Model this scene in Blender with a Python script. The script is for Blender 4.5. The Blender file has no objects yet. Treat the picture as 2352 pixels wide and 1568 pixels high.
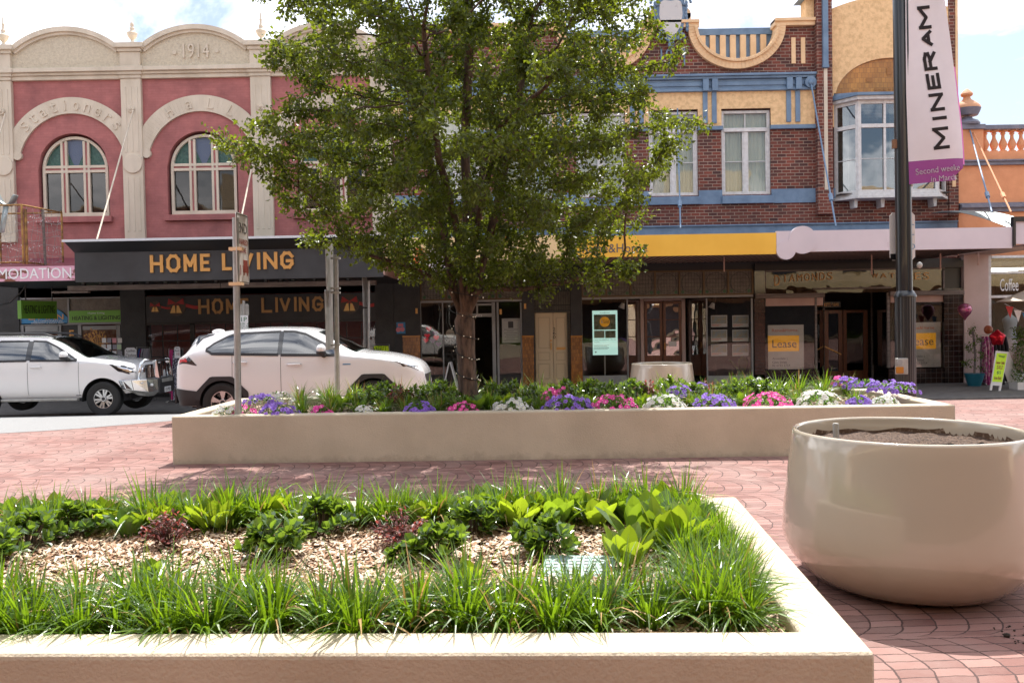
import bpy, bmesh, math, random
import numpy as np
from mathutils import Vector, Matrix, Euler
S = bpy.context.scene; COL = S.collection; R = math.radians
# ---------------------------------------------------------------- camera
CAM_H, FPX, PITCH, ROLL = 1.70, 1950.0, math.atan(49/1950), -0.018
cam = bpy.data.objects.new('camera', bpy.data.cameras.new('camera')); COL.objects.link(cam)
CM = Matrix.Rotation(R(90)-PITCH, 3, 'X') @ Matrix.Rotation(ROLL, 3, 'Z')
cam.matrix_world = Matrix.Translation((0, 0, CAM_H)) @ CM.to_4x4()
cam.data.lens = FPX/2352*36; cam.data.sensor_width = 36
cam.data.clip_start = .05; cam.data.clip_end = 3000
cam.data.dof.use_dof = True; cam.data.dof.focus_distance = 13; cam.data.dof.aperture_fstop = 10
S.camera = cam
# ---------------------------------------------------------------- sun and sky
SUN = Vector((.13, .50, 1.0)).normalized()
sun_el = math.asin(SUN.z); sun_az = math.atan2(SUN.x, SUN.y)
W = bpy.data.worlds.new('World'); S.world = W; W.use_nodes = True
nt = W.node_tree; nt.nodes.clear()
def nn(nt, t, **k):
    n = nt.nodes.new(t)
    for a, v in k.items(): setattr(n, a, v)
    return n
wo = nn(nt, 'ShaderNodeOutputWorld'); bg = nn(nt, 'ShaderNodeBackground'); bg.inputs[1].default_value = .11
sky = nn(nt, 'ShaderNodeTexSky', sky_type='NISHITA', sun_disc=False, sun_elevation=sun_el, sun_rotation=sun_az, air_density=1.0, dust_density=2.5, ozone_density=1.0)
tc = nn(nt, 'ShaderNodeTexCoord'); mp = nn(nt, 'ShaderNodeMapping'); mp.inputs['Scale'].default_value = (1, 1, 2.4); mp.inputs['Location'].default_value = (.55, .1, .2)
nz = nn(nt, 'ShaderNodeTexNoise'); nz.inputs['Scale'].default_value = 2.6; nz.inputs['Detail'].default_value = 9; nz.inputs['Roughness'].default_value = .58; nz.inputs['Distortion'].default_value = .3
rp = nn(nt, 'ShaderNodeValToRGB'); rp.color_ramp.elements[0].position = .45; rp.color_ramp.elements[1].position = .62
mx = nn(nt, 'ShaderNodeMixRGB'); mx.inputs[2].default_value = (15, 15, 15.4, 1)
for a, b in ((tc.outputs['Generated'], mp.inputs[0]), (mp.outputs[0], nz.inputs[0]), (nz.outputs[0], rp.inputs[0]), (rp.outputs[0], mx.inputs[0]), (sky.outputs[0], mx.inputs[1]), (mx.outputs[0], bg.inputs[0]), (bg.outputs[0], wo.inputs[0])):
    nt.links.new(a, b)
sd = bpy.data.lights.new('sun', 'SUN'); sd.energy = 4.8; sd.angle = R(.5); sd.color = (1, .965, .91)
so = bpy.data.objects.new('sun', sd); COL.objects.link(so); so.rotation_euler = SUN.to_track_quat('Z', 'Y').to_euler(); so.location = SUN*60
S.view_settings.view_transform = 'Standard'; S.view_settings.look = 'None'; S.view_settings.exposure = 0.84; S.view_settings.gamma = 1
S.render.engine = 'CYCLES'; S.cycles.max_bounces = 7; S.cycles.transparent_max_bounces = 10; S.cycles.caustics_reflective = False; S.cycles.caustics_refractive = False
S.render.resolution_x, S.render.resolution_y = 1024, 682
# ---------------------------------------------------------------- measuring: a sight line of the photograph met with a real plane
def ray(px, py): return CM @ Vector(((px-1176)/FPX, -(py-784)/FPX, -1))
def at(px, py, Y):
    d = ray(px, py); t = Y/d.y; return Vector((d.x*t, Y, CAM_H+d.z*t))
def gnd(px, py, z):
    d = ray(px, py); t = (z-CAM_H)/d.z; return Vector((d.x*t, d.y*t, z))
def rc(x0, y0, x1, y1, Y):
    my, mxx = (y0+y1)/2, (x0+x1)/2
    return at(x0, my, Y).x, at(x1, my, Y).x, at(mxx, y1, Y).z, at(mxx, y0, Y).z   # X0 X1 Z0 Z1
# ---------------------------------------------------------------- mesh helpers
ORG = {}
class MB:
    def __init__(s): s.v = []; s.f = []; s.m = []; s.c = []
    def pieces(s):
        c = s.c+[(len(s.v), len(s.f))]; return [(a[0], b[0], a[1], b[1]) for a, b in zip(c[:-1], c[1:]) if b[0] > a[0]]
    def add(s, vs, fs, mi=0):
        n = len(s.v); s.c.append((n, len(s.f))); s.v += [tuple(v) for v in vs]; s.f += [tuple(i+n for i in f) for f in fs]; s.m += [mi]*len(fs); return s
    def box(s, x0, x1, y0, y1, z0, z1, mi=0):
        if x0 > x1: x0, x1 = x1, x0
        if y0 > y1: y0, y1 = y1, y0
        if z0 > z1: z0, z1 = z1, z0
        return s.add([(x0,y0,z0),(x1,y0,z0),(x1,y1,z0),(x0,y1,z0),(x0,y0,z1),(x1,y0,z1),(x1,y1,z1),(x0,y1,z1)],
              [(0,3,2,1),(4,5,6,7),(0,1,5,4),(1,2,6,5),(2,3,7,6),(3,0,4,7)], mi)
    def pbox(s, px0, py0, px1, py1, Y, d, mi=0, back=0):     # a box whose front face lies on plane Y-d
        X0, X1, Z0, Z1 = rc(px0, py0, px1, py1, Y); return s.box(X0, X1, Y-d, Y+back, Z0, Z1, mi)
    def prism(s, poly, y0, y1, mi=0):                        # poly in XZ, extruded along Y
        n = len(poly); vs = [(x, y0, z) for x, z in poly]+[(x, y1, z) for x, z in poly]
        fs = [tuple(range(n)), tuple(range(2*n-1, n-1, -1))]+[(i, i+n, (i+1) % n+n, (i+1) % n) for i in range(n)]
        return s.add(vs, fs, mi)
    def prismz(s, poly, z0, z1, mi=0):
        n = len(poly); vs = [(x, y, z0) for x, y in poly]+[(x, y, z1) for x, y in poly]
        fs = [tuple(range(n-1, -1, -1)), tuple(range(n, 2*n))]+[(i, (i+1) % n, (i+1) % n+n, i+n) for i in range(n)]
        return s.add(vs, fs, mi)
    def cyl(s, a, b, r0, r1=None, n=12, mi=0, caps=True):
        r1 = r0 if r1 is None else r1; a = Vector(a); b = Vector(b); d = (b-a).normalized()
        u = d.orthogonal().normalized(); w = d.cross(u)
        vs = [a+(u*math.cos(t)+w*math.sin(t))*r0 for t in [2*math.pi*i/n for i in range(n)]]+[b+(u*math.cos(t)+w*math.sin(t))*r1 for t in [2*math.pi*i/n for i in range(n)]]
        fs = [(i, (i+1) % n, (i+1) % n+n, i+n) for i in range(n)]
        if caps: fs += [tuple(range(n-1, -1, -1)), tuple(range(n, 2*n))]
        return s.add(vs, fs, mi)
    def tube(s, pts, r, n=6, mi=0):
        pts = [Vector(p) for p in pts]; k = len(pts); rr = r if hasattr(r, '__len__') else [r]*k
        vs = []; u = None
        for i, p in enumerate(pts):
            d = (pts[min(i+1, k-1)]-pts[max(i-1, 0)]).normalized()
            u = (u-d*u.dot(d)) if u is not None else d.orthogonal()
            if u.length < 1e-5: u = d.orthogonal()
            u.normalize(); w = d.cross(u)
            vs += [p+(u*math.cos(2*math.pi*j/n)+w*math.sin(2*math.pi*j/n))*rr[i] for j in range(n)]
        fs = [(i*n+j, i*n+(j+1) % n, (i+1)*n+(j+1) % n, (i+1)*n+j) for i in range(k-1) for j in range(n)]
        fs += [tuple(range(n-1, -1, -1)), tuple(range((k-1)*n, k*n))]
        return s.add(vs, fs, mi)
    def lathe(s, prof, c=(0,0,0), n=32, mi=0):               # prof: (r,z)
        k = len(prof); vs = [(c[0]+r*math.cos(2*math.pi*j/n), c[1]+r*math.sin(2*math.pi*j/n), c[2]+z) for r, z in prof for j in range(n)]
        fs = [(i*n+j, i*n+(j+1) % n, (i+1)*n+(j+1) % n, (i+1)*n+j) for i in range(k-1) for j in range(n)]
        fs += [tuple(range(n-1, -1, -1)), tuple(range((k-1)*n, k*n))]
        return s.add(vs, fs, mi)
    def ell(s, c, rx, ry, rz, n=12, m=8, mi=0):
        vs = [(c[0]+rx*math.sin(math.pi*i/m)*math.cos(2*math.pi*j/n), c[1]+ry*math.sin(math.pi*i/m)*math.sin(2*math.pi*j/n), c[2]+rz*math.cos(math.pi*i/m)) for i in range(m+1) for j in range(n)]
        return s.add(vs, [(i*n+j, (i+1)*n+j, (i+1)*n+(j+1) % n, i*n+(j+1) % n) for i in range(m) for j in range(n)], mi)
    def disc(s, x, z, r, y0, y1, n=24, mi=0): return s.prism([(x+r*math.cos(2*math.pi*i/n), z+r*math.sin(2*math.pi*i/n)) for i in range(n)], y0, y1, mi)
    def ring(s, x, z, r0, r1, y0, y1, a0=0, a1=360, n=40, mi=0, xc=None):   # arc band in XZ, optional clip of x
        for i in range(n):
            t0, t1 = R(a0+(a1-a0)*i/n), R(a0+(a1-a0)*(i+1)/n)
            p = [(x+r0*math.cos(t0), z+r0*math.sin(t0)), (x+r1*math.cos(t0), z+r1*math.sin(t0)), (x+r1*math.cos(t1), z+r1*math.sin(t1)), (x+r0*math.cos(t1), z+r0*math.sin(t1))]
            if xc: p = [(min(max(a, xc[0]), xc[1]), b) for a, b in p]
            s.prism(p, y0, y1, mi)
        return s
    def grid(s, P, mi=0, close=False):                       # P[i][j] rows of points
        a, b = len(P), len(P[0]); vs = [p for r in P for p in r]
        return s.add(vs, [(i*b+j, i*b+j+1, (i+1)*b+j+1, (i+1)*b+j) for i in range(a-1) for j in range(b-1)], mi)
    def build(s, name, mat, parent=None, smooth=False, bevel=0, sub=0, solid=0, origin=None):
        off = Vector(origin) if origin is not None else ORG.get(parent.name, Vector()) if parent else Vector()
        me = bpy.data.meshes.new(name); me.from_pydata([(v[0]-off.x, v[1]-off.y, v[2]-off.z) for v in s.v], [], s.f)
        for m in (mat if isinstance(mat, (list, tuple)) else [mat]): me.materials.append(m)
        if isinstance(mat, (list, tuple)) and len(mat) > 1: me.polygons.foreach_set('material_index', s.m)
        if smooth: me.polygons.foreach_set('use_smooth', [True]*len(me.polygons))
        bm = bmesh.new(); bm.from_mesh(me); bmesh.ops.recalc_face_normals(bm, faces=bm.faces); bm.to_mesh(me); bm.free()
        if smooth and smooth != 'all':
            try: me.set_sharp_from_angle(angle=R(40))
            except Exception: pass
        o = bpy.data.objects.new(name, me); COL.objects.link(o)
        if parent: o.parent = parent
        elif origin is not None: o.location = off
        ORG[o.name] = off
        if solid: q = o.modifiers.new('s', 'SOLIDIFY'); q.thickness = solid
        if bevel: q = o.modifiers.new('b', 'BEVEL'); q.width = bevel; q.segments = 2; q.limit_method = 'ANGLE'
        if sub: q = o.modifiers.new('u', 'SUBSURF'); q.levels = sub; q.render_levels = sub
        return o
def build_each(mb, name, m, parent, bevel=0, smooth=False):      # every shape added to mb becomes a part of its own
    out = []
    for i0, i1, f0, f1 in mb.pieces():
        q = MB(); q.v = mb.v[i0:i1]; q.f = [tuple(i-i0 for i in f) for f in mb.f[f0:f1]]; q.m = mb.m[f0:f1]; out.append(q.build(name, m, parent, bevel=bevel, smooth=smooth))
    return out
def tag(o, label=None, cat=None, group=None, kind=None):
    for k, v in (('label', label), ('category', cat), ('group', group), ('kind', kind)):
        if v: o[k] = v
    return o
def empty(name, loc, label, cat, group=None, rz=0, local=False):
    o = bpy.data.objects.new(name, None); COL.objects.link(o); o.location = loc; o.rotation_euler.z = rz; o.empty_display_size = .1
    ORG[o.name] = Vector((0,0,0)) if local else Vector(loc); return tag(o, label, cat, group)
def copy_tree(o, loc=None, rz=None, sc=None, label=None, parent=None):
    c = o.copy(); COL.objects.link(c); c.parent = parent
    for ch in list(o.children): copy_tree(ch, parent=c)
    if loc is not None: c.location = loc
    if rz is not None: c.rotation_euler.z = rz
    if sc is not None: c.scale = sc if hasattr(sc, '__len__') else (sc, sc, sc)
    if label: c['label'] = label
    return c
ORD = 'first second third fourth fifth sixth seventh eighth ninth tenth eleventh twelfth thirteenth fourteenth fifteenth sixteenth seventeenth eighteenth nineteenth twentieth'.split()
def ordw(i): return ORD[i] if i < 20 else 'twenty-'+ORD[i-20] if i < 29 else ('thirtieth' if i == 29 else 'thirty-'+ORD[i-30])
# ---------------------------------------------------------------- materials
def grime(m, z0, z1, col, amt=.7, sc=6, streak=0):            # soil splash and drip stains: an irregular band of dirt between two heights
    t = m.node_tree; b = t.nodes['Principled BSDF']; l = b.inputs['Base Color'].links[0]; src = l.from_socket
    tcn = nn(t, 'ShaderNodeTexCoord'); sp = nn(t, 'ShaderNodeSeparateXYZ'); t.links.new(tcn.outputs['Object'], sp.inputs[0]); mpn = nn(t, 'ShaderNodeMapping'); mpn.inputs['Scale'].default_value = (1, 1, .18 if streak else 1); t.links.new(tcn.outputs['Object'], mpn.inputs[0])
    n = nn(t, 'ShaderNodeTexNoise'); n.inputs['Scale'].default_value = sc; n.inputs['Detail'].default_value = 8; n.inputs['Roughness'].default_value = .7; t.links.new(mpn.outputs[0], n.inputs[0])
    h = vmath(t, 'DIVIDE', vmath(t, 'SUBTRACT', sp.outputs[2], z0), z1-z0); f = vmath(t, 'MULTIPLY', vmath(t, 'SUBTRACT', vmath(t, 'MULTIPLY_ADD', n.outputs[0], 2.2, -.6), h), 2.0)
    cl = nn(t, 'ShaderNodeClamp'); t.links.new(f, cl.inputs[0]); mx = nn(t, 'ShaderNodeMixRGB'); mx.inputs[2].default_value = (*col, 1); t.links.new(vmath(t, 'MULTIPLY', cl.outputs[0], amt), mx.inputs[0]); t.links.new(src, mx.inputs[1]); t.links.new(mx.outputs[0], b.inputs['Base Color'])
def mat(name, col, rough=.6, metal=0., col2=None, scale=4, bump=0, bscale=60, lo=.35, hi=.65, emit=0, spec=.5, coat=0, island=0, detail=5, stretch=(1,1,1)):
    m = bpy.data.materials.new(name); m.use_nodes = True; t = m.node_tree; b = t.nodes['Principled BSDF']
    b.inputs['Base Color'].default_value = (*col, 1); b.inputs['Roughness'].default_value = rough; b.inputs['Metallic'].default_value = metal
    b.inputs['Specular IOR Level'].default_value = spec; b.inputs['Coat Weight'].default_value = coat; b.inputs['Coat Roughness'].default_value = .05
    tcn = nn(t, 'ShaderNodeTexCoord'); mpn = nn(t, 'ShaderNodeMapping'); mpn.inputs['Scale'].default_value = stretch; t.links.new(tcn.outputs['Object'], mpn.inputs[0])
    if col2:
        n = nn(t, 'ShaderNodeTexNoise'); n.inputs['Scale'].default_value = scale; n.inputs['Detail'].default_value = detail; n.inputs['Roughness'].default_value = .6
        r = nn(t, 'ShaderNodeValToRGB'); r.color_ramp.elements[0].position = lo; r.color_ramp.elements[1].position = hi
        r.color_ramp.elements[0].color = (*col, 1); r.color_ramp.elements[1].color = (*col2, 1)
        t.links.new(mpn.outputs[0], n.inputs[0]); t.links.new(n.outputs[0], r.inputs[0])
        out = r.outputs[0]
        if island:
            g = nn(t, 'ShaderNodeNewGeometry'); mm = nn(t, 'ShaderNodeMath', operation='MULTIPLY_ADD'); mm.inputs[1].default_value = island; mm.inputs[2].default_value = .5-island/2
            t.links.new(g.outputs['Random Per Island'], mm.inputs[0]); t.links.new(mm.outputs[0], r.inputs[0])
        t.links.new(out, b.inputs['Base Color'])
    if bump:
        n2 = nn(t, 'ShaderNodeTexNoise'); n2.inputs['Scale'].default_value = bscale; n2.inputs['Detail'].default_value = 6
        bu = nn(t, 'ShaderNodeBump'); bu.inputs['Strength'].default_value = bump; bu.inputs['Distance'].default_value = .02
        t.links.new(mpn.outputs[0], n2.inputs[0]); t.links.new(n2.outputs[0], bu.inputs['Height']); t.links.new(bu.outputs[0], b.inputs['Normal'])
    if emit: b.inputs['Emission Color'].default_value = (*col, 1); b.inputs['Emission Strength'].default_value = emit
    return m
def vmath(t, op, a, b=None, c=None):
    n = nn(t, 'ShaderNodeMath', operation=op)
    for i, v in enumerate((a, b, c)):
        if v is None: continue
        if isinstance(v, (int, float)): n.inputs[i].default_value = v
        else: t.links.new(v, n.inputs[i])
    return n.outputs[0]
def brick(name, c1, c2, mort, w=.23, h=.076, ms=.008, rough=.8, bump=.5, off=.5, bias=0, dirt=None):
    m = mat(name, c1, rough); t = m.node_tree; b = t.nodes['Principled BSDF']
    tcn = nn(t, 'ShaderNodeTexCoord'); sp = nn(t, 'ShaderNodeSeparateXYZ'); cb = nn(t, 'ShaderNodeCombineXYZ'); t.links.new(tcn.outputs['Object'], sp.inputs[0])
    t.links.new(vmath(t, 'ADD', sp.outputs[0], sp.outputs[1]), cb.inputs[0]); t.links.new(sp.outputs[2], cb.inputs[1])
    k = nn(t, 'ShaderNodeTexBrick'); k.offset = off; k.inputs['Scale'].default_value = 1; k.inputs['Brick Width'].default_value = w; k.inputs['Row Height'].default_value = h
    k.inputs['Mortar Size'].default_value = ms; k.inputs['Mortar Smooth'].default_value = .3; k.inputs['Bias'].default_value = bias
    k.inputs['Color1'].default_value = (*c1, 1); k.inputs['Color2'].default_value = (*c2, 1); k.inputs['Mortar'].default_value = (*mort, 1)
    t.links.new(cb.outputs[0], k.inputs[0])
    n = nn(t, 'ShaderNodeTexNoise'); n.inputs['Scale'].default_value = 1.3; n.inputs['Detail'].default_value = 8; n.inputs['Roughness'].default_value = .65; t.links.new(tcn.outputs['Object'], n.inputs[0])
    r = nn(t, 'ShaderNodeValToRGB'); r.color_ramp.elements[0].position = .35; r.color_ramp.elements[0].color = (.72, .72, .72, 1); r.color_ramp.elements[1].position = .65
    r.color_ramp.elements[1].color = (1.12, 1.1, 1.08, 1); t.links.new(n.outputs[0], r.inputs[0])
    mxn = nn(t, 'ShaderNodeMixRGB', blend_type='MULTIPLY'); mxn.inputs[0].default_value = 1; t.links.new(k.outputs[0], mxn.inputs[1]); t.links.new(r.outputs[0], mxn.inputs[2]); t.links.new(mxn.outputs[0], b.inputs['Base Color'])
    bu = nn(t, 'ShaderNodeBump'); bu.inputs['Strength'].default_value = bump; bu.inputs['Distance'].default_value = .012; bu.invert = True
    t.links.new(k.outputs['Fac'], bu.inputs['Height']); t.links.new(bu.outputs[0], b.inputs['Normal'])
    return m
def leafmat(name, ca, cb_, tl, rough=.35, trans=.45, spec=.5):
    m = bpy.data.materials.new(name); m.use_nodes = True; t = m.node_tree; b = t.nodes['Principled BSDF']; o = t.nodes['Material Output']
    g = nn(t, 'ShaderNodeNewGeometry'); r = nn(t, 'ShaderNodeValToRGB'); r.color_ramp.elements[0].color = (*ca, 1); r.color_ramp.elements[1].color = (*cb_, 1)
    t.links.new(g.outputs['Random Per Island'], r.inputs[0]); t.links.new(r.outputs[0], b.inputs['Base Color']); b.inputs['Roughness'].default_value = rough; b.inputs['Specular IOR Level'].default_value = spec
    tr = nn(t, 'ShaderNodeBsdfTranslucent'); r2 = nn(t, 'ShaderNodeMixRGB', blend_type='MULTIPLY'); r2.inputs[0].default_value = .0; r2.inputs[1].default_value = (*tl, 1)
    hs = nn(t, 'ShaderNodeHueSaturation'); hs.inputs['Color'].default_value = (*tl, 1); t.links.new(vmath(t, 'MULTIPLY_ADD', g.outputs['Random Per Island'], .6, .7), hs.inputs['Value']); t.links.new(hs.outputs[0], tr.inputs[0])
    ms = nn(t, 'ShaderNodeMixShader'); ms.inputs[0].default_value = trans; t.links.new(b.outputs[0], ms.inputs[1]); t.links.new(tr.outputs[0], ms.inputs[2]); t.links.new(ms.outputs[0], o.inputs[0])
    return m
def glassmat(name, tint, refl=.12, rough=0.0, wav=0, gcol=(1,1,1)):
    m = bpy.data.materials.new(name); m.use_nodes = True; t = m.node_tree; t.nodes.remove(t.nodes['Principled BSDF']); o = t.nodes['Material Output']
    tr = nn(t, 'ShaderNodeBsdfTransparent'); tr.inputs[0].default_value = (*tint, 1); gl = nn(t, 'ShaderNodeBsdfGlossy'); gl.inputs['Roughness'].default_value = rough; gl.inputs['Color'].default_value = (*gcol, 1)
    fr = nn(t, 'ShaderNodeLayerWeight'); fr.inputs[0].default_value = .35
    f = vmath(t, 'MULTIPLY_ADD', fr.outputs['Facing'], .6, refl)
    if wav:
        tcn = nn(t, 'ShaderNodeTexCoord'); n = nn(t, 'ShaderNodeTexNoise'); n.inputs['Scale'].default_value = 1.6; n.inputs['Detail'].default_value = 1; t.links.new(tcn.outputs['Object'], n.inputs[0])
        bu = nn(t, 'ShaderNodeBump'); bu.inputs['Strength'].default_value = wav; bu.inputs['Distance'].default_value = .05; t.links.new(n.outputs[0], bu.inputs['Height']); t.links.new(bu.outputs[0], gl.inputs['Normal'])
    ms = nn(t, 'ShaderNodeMixShader'); t.links.new(f, ms.inputs[0]); t.links.new(tr.outputs[0], ms.inputs[1]); t.links.new(gl.outputs[0], ms.inputs[2]); t.links.new(ms.outputs[0], o.inputs[0])
    return m
K = {}
def mk(key, *a, **k): K[key] = mat(key, *a, **k)
mk('cream', (.67,.59,.48), .75, col2=(.55,.48,.38), scale=2.2, bump=.25, bscale=30, stretch=(1,1,.35))
mk('cream_rough', (.60,.53,.41), .9, col2=(.45,.39,.30), scale=16, bump=1, bscale=22, lo=.4, hi=.8)
mk('sand_stucco', (.80,.55,.30), .9, col2=(.56,.36,.18), scale=9, bump=1.0, bscale=11, lo=.42, hi=.75)
mk('sand', (.80,.56,.33), .6, col2=(.70,.47,.26), scale=3)
mk('blue', (.16,.25,.37), .5, col2=(.11,.18,.28), scale=3, bump=.15, bscale=25)
mk('white_paint', (.66,.66,.66), .5, col2=(.48,.47,.46), scale=9, lo=.4, hi=.8)
mk('lilac_white', (.62,.57,.62), .35, col2=(.56,.52,.57), scale=1)
mk('yellow', (.83,.50,.06), .35, col2=(.76,.44,.045), scale=1)
mk('cream_sign', (.70,.55,.30), .5)
mk('orange_sign', (.70,.13,.03), .5)
mk('charcoal', (.022,.024,.026), .5, col2=(.04,.042,.046), scale=1.2)
mk('black_wall', (.016,.017,.018), .55, col2=(.03,.03,.03), scale=3, bump=.3, bscale=20)
mk('black', (.01,.01,.011), .35)
mk('gold', (.62,.33,.10), .4, metal=.3)
mk('gold_dim', (.42,.25,.10), .4, metal=.4)
mk('galv', (.42,.42,.40), .5, metal=.5, col2=(.30,.30,.28), scale=6)
mk('flash', (.62,.68,.74), .35, metal=.4)
mk('rust_pink', (.62,.34,.44), .6, col2=(.17,.06,.035), scale=3.2, lo=.57, hi=.60, detail=9, stretch=(.6,1,1.6))
mk('maroon', (.17,.035,.055), .5, col2=(.22,.05,.07), scale=2)
mk('orange_wall', (.72,.33,.17), .8, col2=(.62,.27,.13), scale=2, bump=.3, bscale=25)
mk('slate', (.13,.14,.19), .6, col2=(.2,.2,.25), scale=5)
mk('tin', (.36,.41,.41), .4, metal=.5, col2=(.26,.3,.3), scale=1.5)
mk('soffit', (.50,.35,.30), .7, col2=(.42,.28,.24), scale=2)
mk('pink_pier', (.55,.42,.39), .6, col2=(.50,.38,.34), scale=2)
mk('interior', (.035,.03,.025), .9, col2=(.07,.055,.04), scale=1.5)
mk('curtain', (.88,.84,.70), .9, col2=(.74,.70,.56), scale=3, stretch=(14,1,.2))
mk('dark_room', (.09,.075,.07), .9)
mk('grey_frame', (.30,.31,.31), .4, col2=(.24,.25,.25), scale=3)
mk('wood', (.18,.055,.022), .35, col2=(.10,.03,.012), scale=4, stretch=(6,6,.6))
mk('door_cream', (.62,.50,.32), .45)
mk('planter', (.56,.485,.365), .8, col2=(.45,.385,.285), scale=1.1, bump=.35, bscale=70, detail=9)
mk('coping', (.70,.62,.52), .8, col2=(.62,.54,.44), scale=3, bump=.35, bscale=70)
mk('pot', (.44,.385,.30), .17, col2=(.42,.37,.285), scale=1, coat=1)
mk('soil', (.035,.020,.013), .95, col2=(.12,.075,.05), scale=60, bump=1, bscale=50)
mk('soil_wall', (.10,.058,.034), .95, col2=(.40,.31,.22), scale=26, lo=.5, hi=.7)
mk('car_white', (.78,.78,.78), .25, coat=1.0)
mk('tyre', (.018,.018,.018), .8, bump=.3, bscale=40)
mk('alloy', (.55,.56,.57), .25, metal=.9)
mk('chrome', (.75,.77,.79), .08, metal=1)
mk('plastic', (.022,.022,.024), .55)
mk('red_lens', (.42,.01,.02), .12, coat=1, emit=.15)
mk('lamp_black', (.012,.012,.014), .15, coat=.8)
mk('pole_black', (.014,.015,.018), .3, coat=.4)
mk('paper', (.72,.73,.74), .6)
mk('violet', (.26,.045,.24), .6)
mk('ink', (.03,.018,.02), .6)
mk('banner_cloth', (.68,.64,.68), .7, col2=(.63,.59,.63), scale=2)
mk('sign_white', (.70,.68,.66), .4, col2=(.62,.60,.58), scale=3)
mk('sign_red', (.30,.05,.035), .5)
mk('green_ink', (.02,.16,.07), .5)
mk('green_sign', (.17,.42,.05), .5)
mk('blue_sign', (.03,.21,.42), .5)
mk('grey_text', (.10,.10,.11), .5)
mk('wood_old', (.22,.19,.17), .8, col2=(.12,.10,.09), scale=5, stretch=(.4,4,4))
mk('bark', (.14,.088,.060), .9, col2=(.045,.03,.022), scale=16, bump=1, bscale=22, stretch=(1,1,.22), lo=.4, hi=.62)
mk('twig', (.085,.06,.042), .9)
mk('wire', (.012,.014,.014), .6)
mk('bulb', (.9,.8,.6), .3, emit=.15)
mk('skin', (.42,.24,.17), .55)
mk('dark_cloth', (.03,.03,.035), .8)
mk('amber_tile', (.42,.17,.02), .25)
mk('concrete', (.17,.16,.15), .85, col2=(.11,.105,.10), scale=5, bump=.3, bscale=60)
mk('asphalt', (.20,.20,.20), .9, col2=(.29,.29,.285), scale=60, bump=.6, bscale=160)
mk('dirt_rock', (.03,.022,.016), .9)
mk('pink_cloth', (.45,.03,.16), .7); mk('grey_cloth', (.30,.29,.33), .8); mk('blue_cloth', (.03,.07,.25), .8); mk('leopard', (.5,.5,.58), .8, col2=(.03,.03,.06), scale=26, lo=.45, hi=.5)
mk('floral', (.42,.05,.22), .8, col2=(.62,.36,.42), scale=12, lo=.45, hi=.55)
mk('lime', (.62,.85,.03), .6); mk('balloon_red', (.55,.01,.03), .12, metal=.6); mk('balloon_pink', (.38,.06,.20), .12, metal=.6, col2=(.55,.25,.3), scale=6); mk('balloon_orange', (.32,.08,.03), .3)
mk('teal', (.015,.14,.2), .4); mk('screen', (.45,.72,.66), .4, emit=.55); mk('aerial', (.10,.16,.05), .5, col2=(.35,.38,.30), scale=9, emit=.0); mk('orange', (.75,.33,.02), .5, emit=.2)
mk('cover_green', (.16,.26,.24), .6, col2=(.3,.42,.4), scale=30)
mk('mulch', (.68,.53,.39), .8, col2=(.26,.14,.07), scale=1, island=1)
mk('reveal_red', (.17,.05,.045), .8)
mk('bell', (.62,.42,.16), .3, metal=.5); mk('bow_red', (.42,.03,.03), .5)
mk('terracotta', (.55,.28,.15), .7)
mk('opp_cream', (.62,.50,.34), .8, col2=(.55,.44,.30), scale=1.5); mk('opp_dark', (.05,.05,.06), .3)
grime(K['planter'], 0, .16, (.26,.21,.16), .45, 7); grime(K['pot'], 0, .12, (.25,.20,.155), .4, 8)
K['red_brick'] = brick('red_brick', (.20,.050,.032), (.048,.022,.022), (.33,.25,.20), w=.26, h=.095, ms=.0095, bump=.5, bias=-.12)
K['pink_brick'] = brick('pink_brick', (.42,.155,.150), (.38,.137,.133), (.37,.13,.125), bump=.35, ms=.006)
K['amber_brick'] = brick('amber_brick', (.42,.165,.02), (.22,.075,.008), (.12,.05,.015), w=.05, h=.11, ms=.004, rough=.2, bump=.3)
K['amber_arch'] = brick('amber_arch', (.50,.23,.045), (.38,.16,.03), (.22,.10,.03), w=.11, h=.15, ms=.005, rough=.3, bump=.3)
K['dark_tile'] = brick('dark_tile', (.035,.018,.014), (.02,.012,.01), (.10,.085,.07), w=.16, h=.16, ms=.005, rough=.12, bump=.3, off=0)
K['brown_tile'] = brick('brown_tile', (.075,.03,.02), (.045,.02,.014), (.02,.012,.01), w=.16, h=.10, ms=.005, rough=.15, bump=.3)
K['glass_shop'] = glassmat('glass_shop', (.86,.86,.83), .10, wav=.05)
K['glass_upper'] = glassmat('glass_upper', (.35,.35,.34), .05, rough=.02, wav=.10, gcol=(.55,.53,.52))
K['glass_bay'] = glassmat('glass_bay', (.55,.57,.57), .13, rough=.02, wav=.10)
K['glass_curtain'] = glassmat('glass_curtain', (.86,.88,.86), .05, rough=.02, wav=.10)
K['glass_dark'] = glassmat('glass_dark', (.16,.15,.13), .03, wav=.10)
K['glass_green'] = mat('glass_green', (.02,.07,.06), .25, bump=1, bscale=30, col2=(.05,.13,.10), scale=12)
K['glass_blue'] = mat('glass_blue', (.09,.12,.19), .2, bump=.6, bscale=40)
K['lead_glass'] = mat('lead_glass', (.10,.085,.07), .3, bump=.5, bscale=20, col2=(.16,.14,.11), scale=6)
K['car_glass'] = glassmat('car_glass', (.10,.12,.15), .10)
K['windscreen'] = glassmat('windscreen', (.30,.34,.32), .06)
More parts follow.
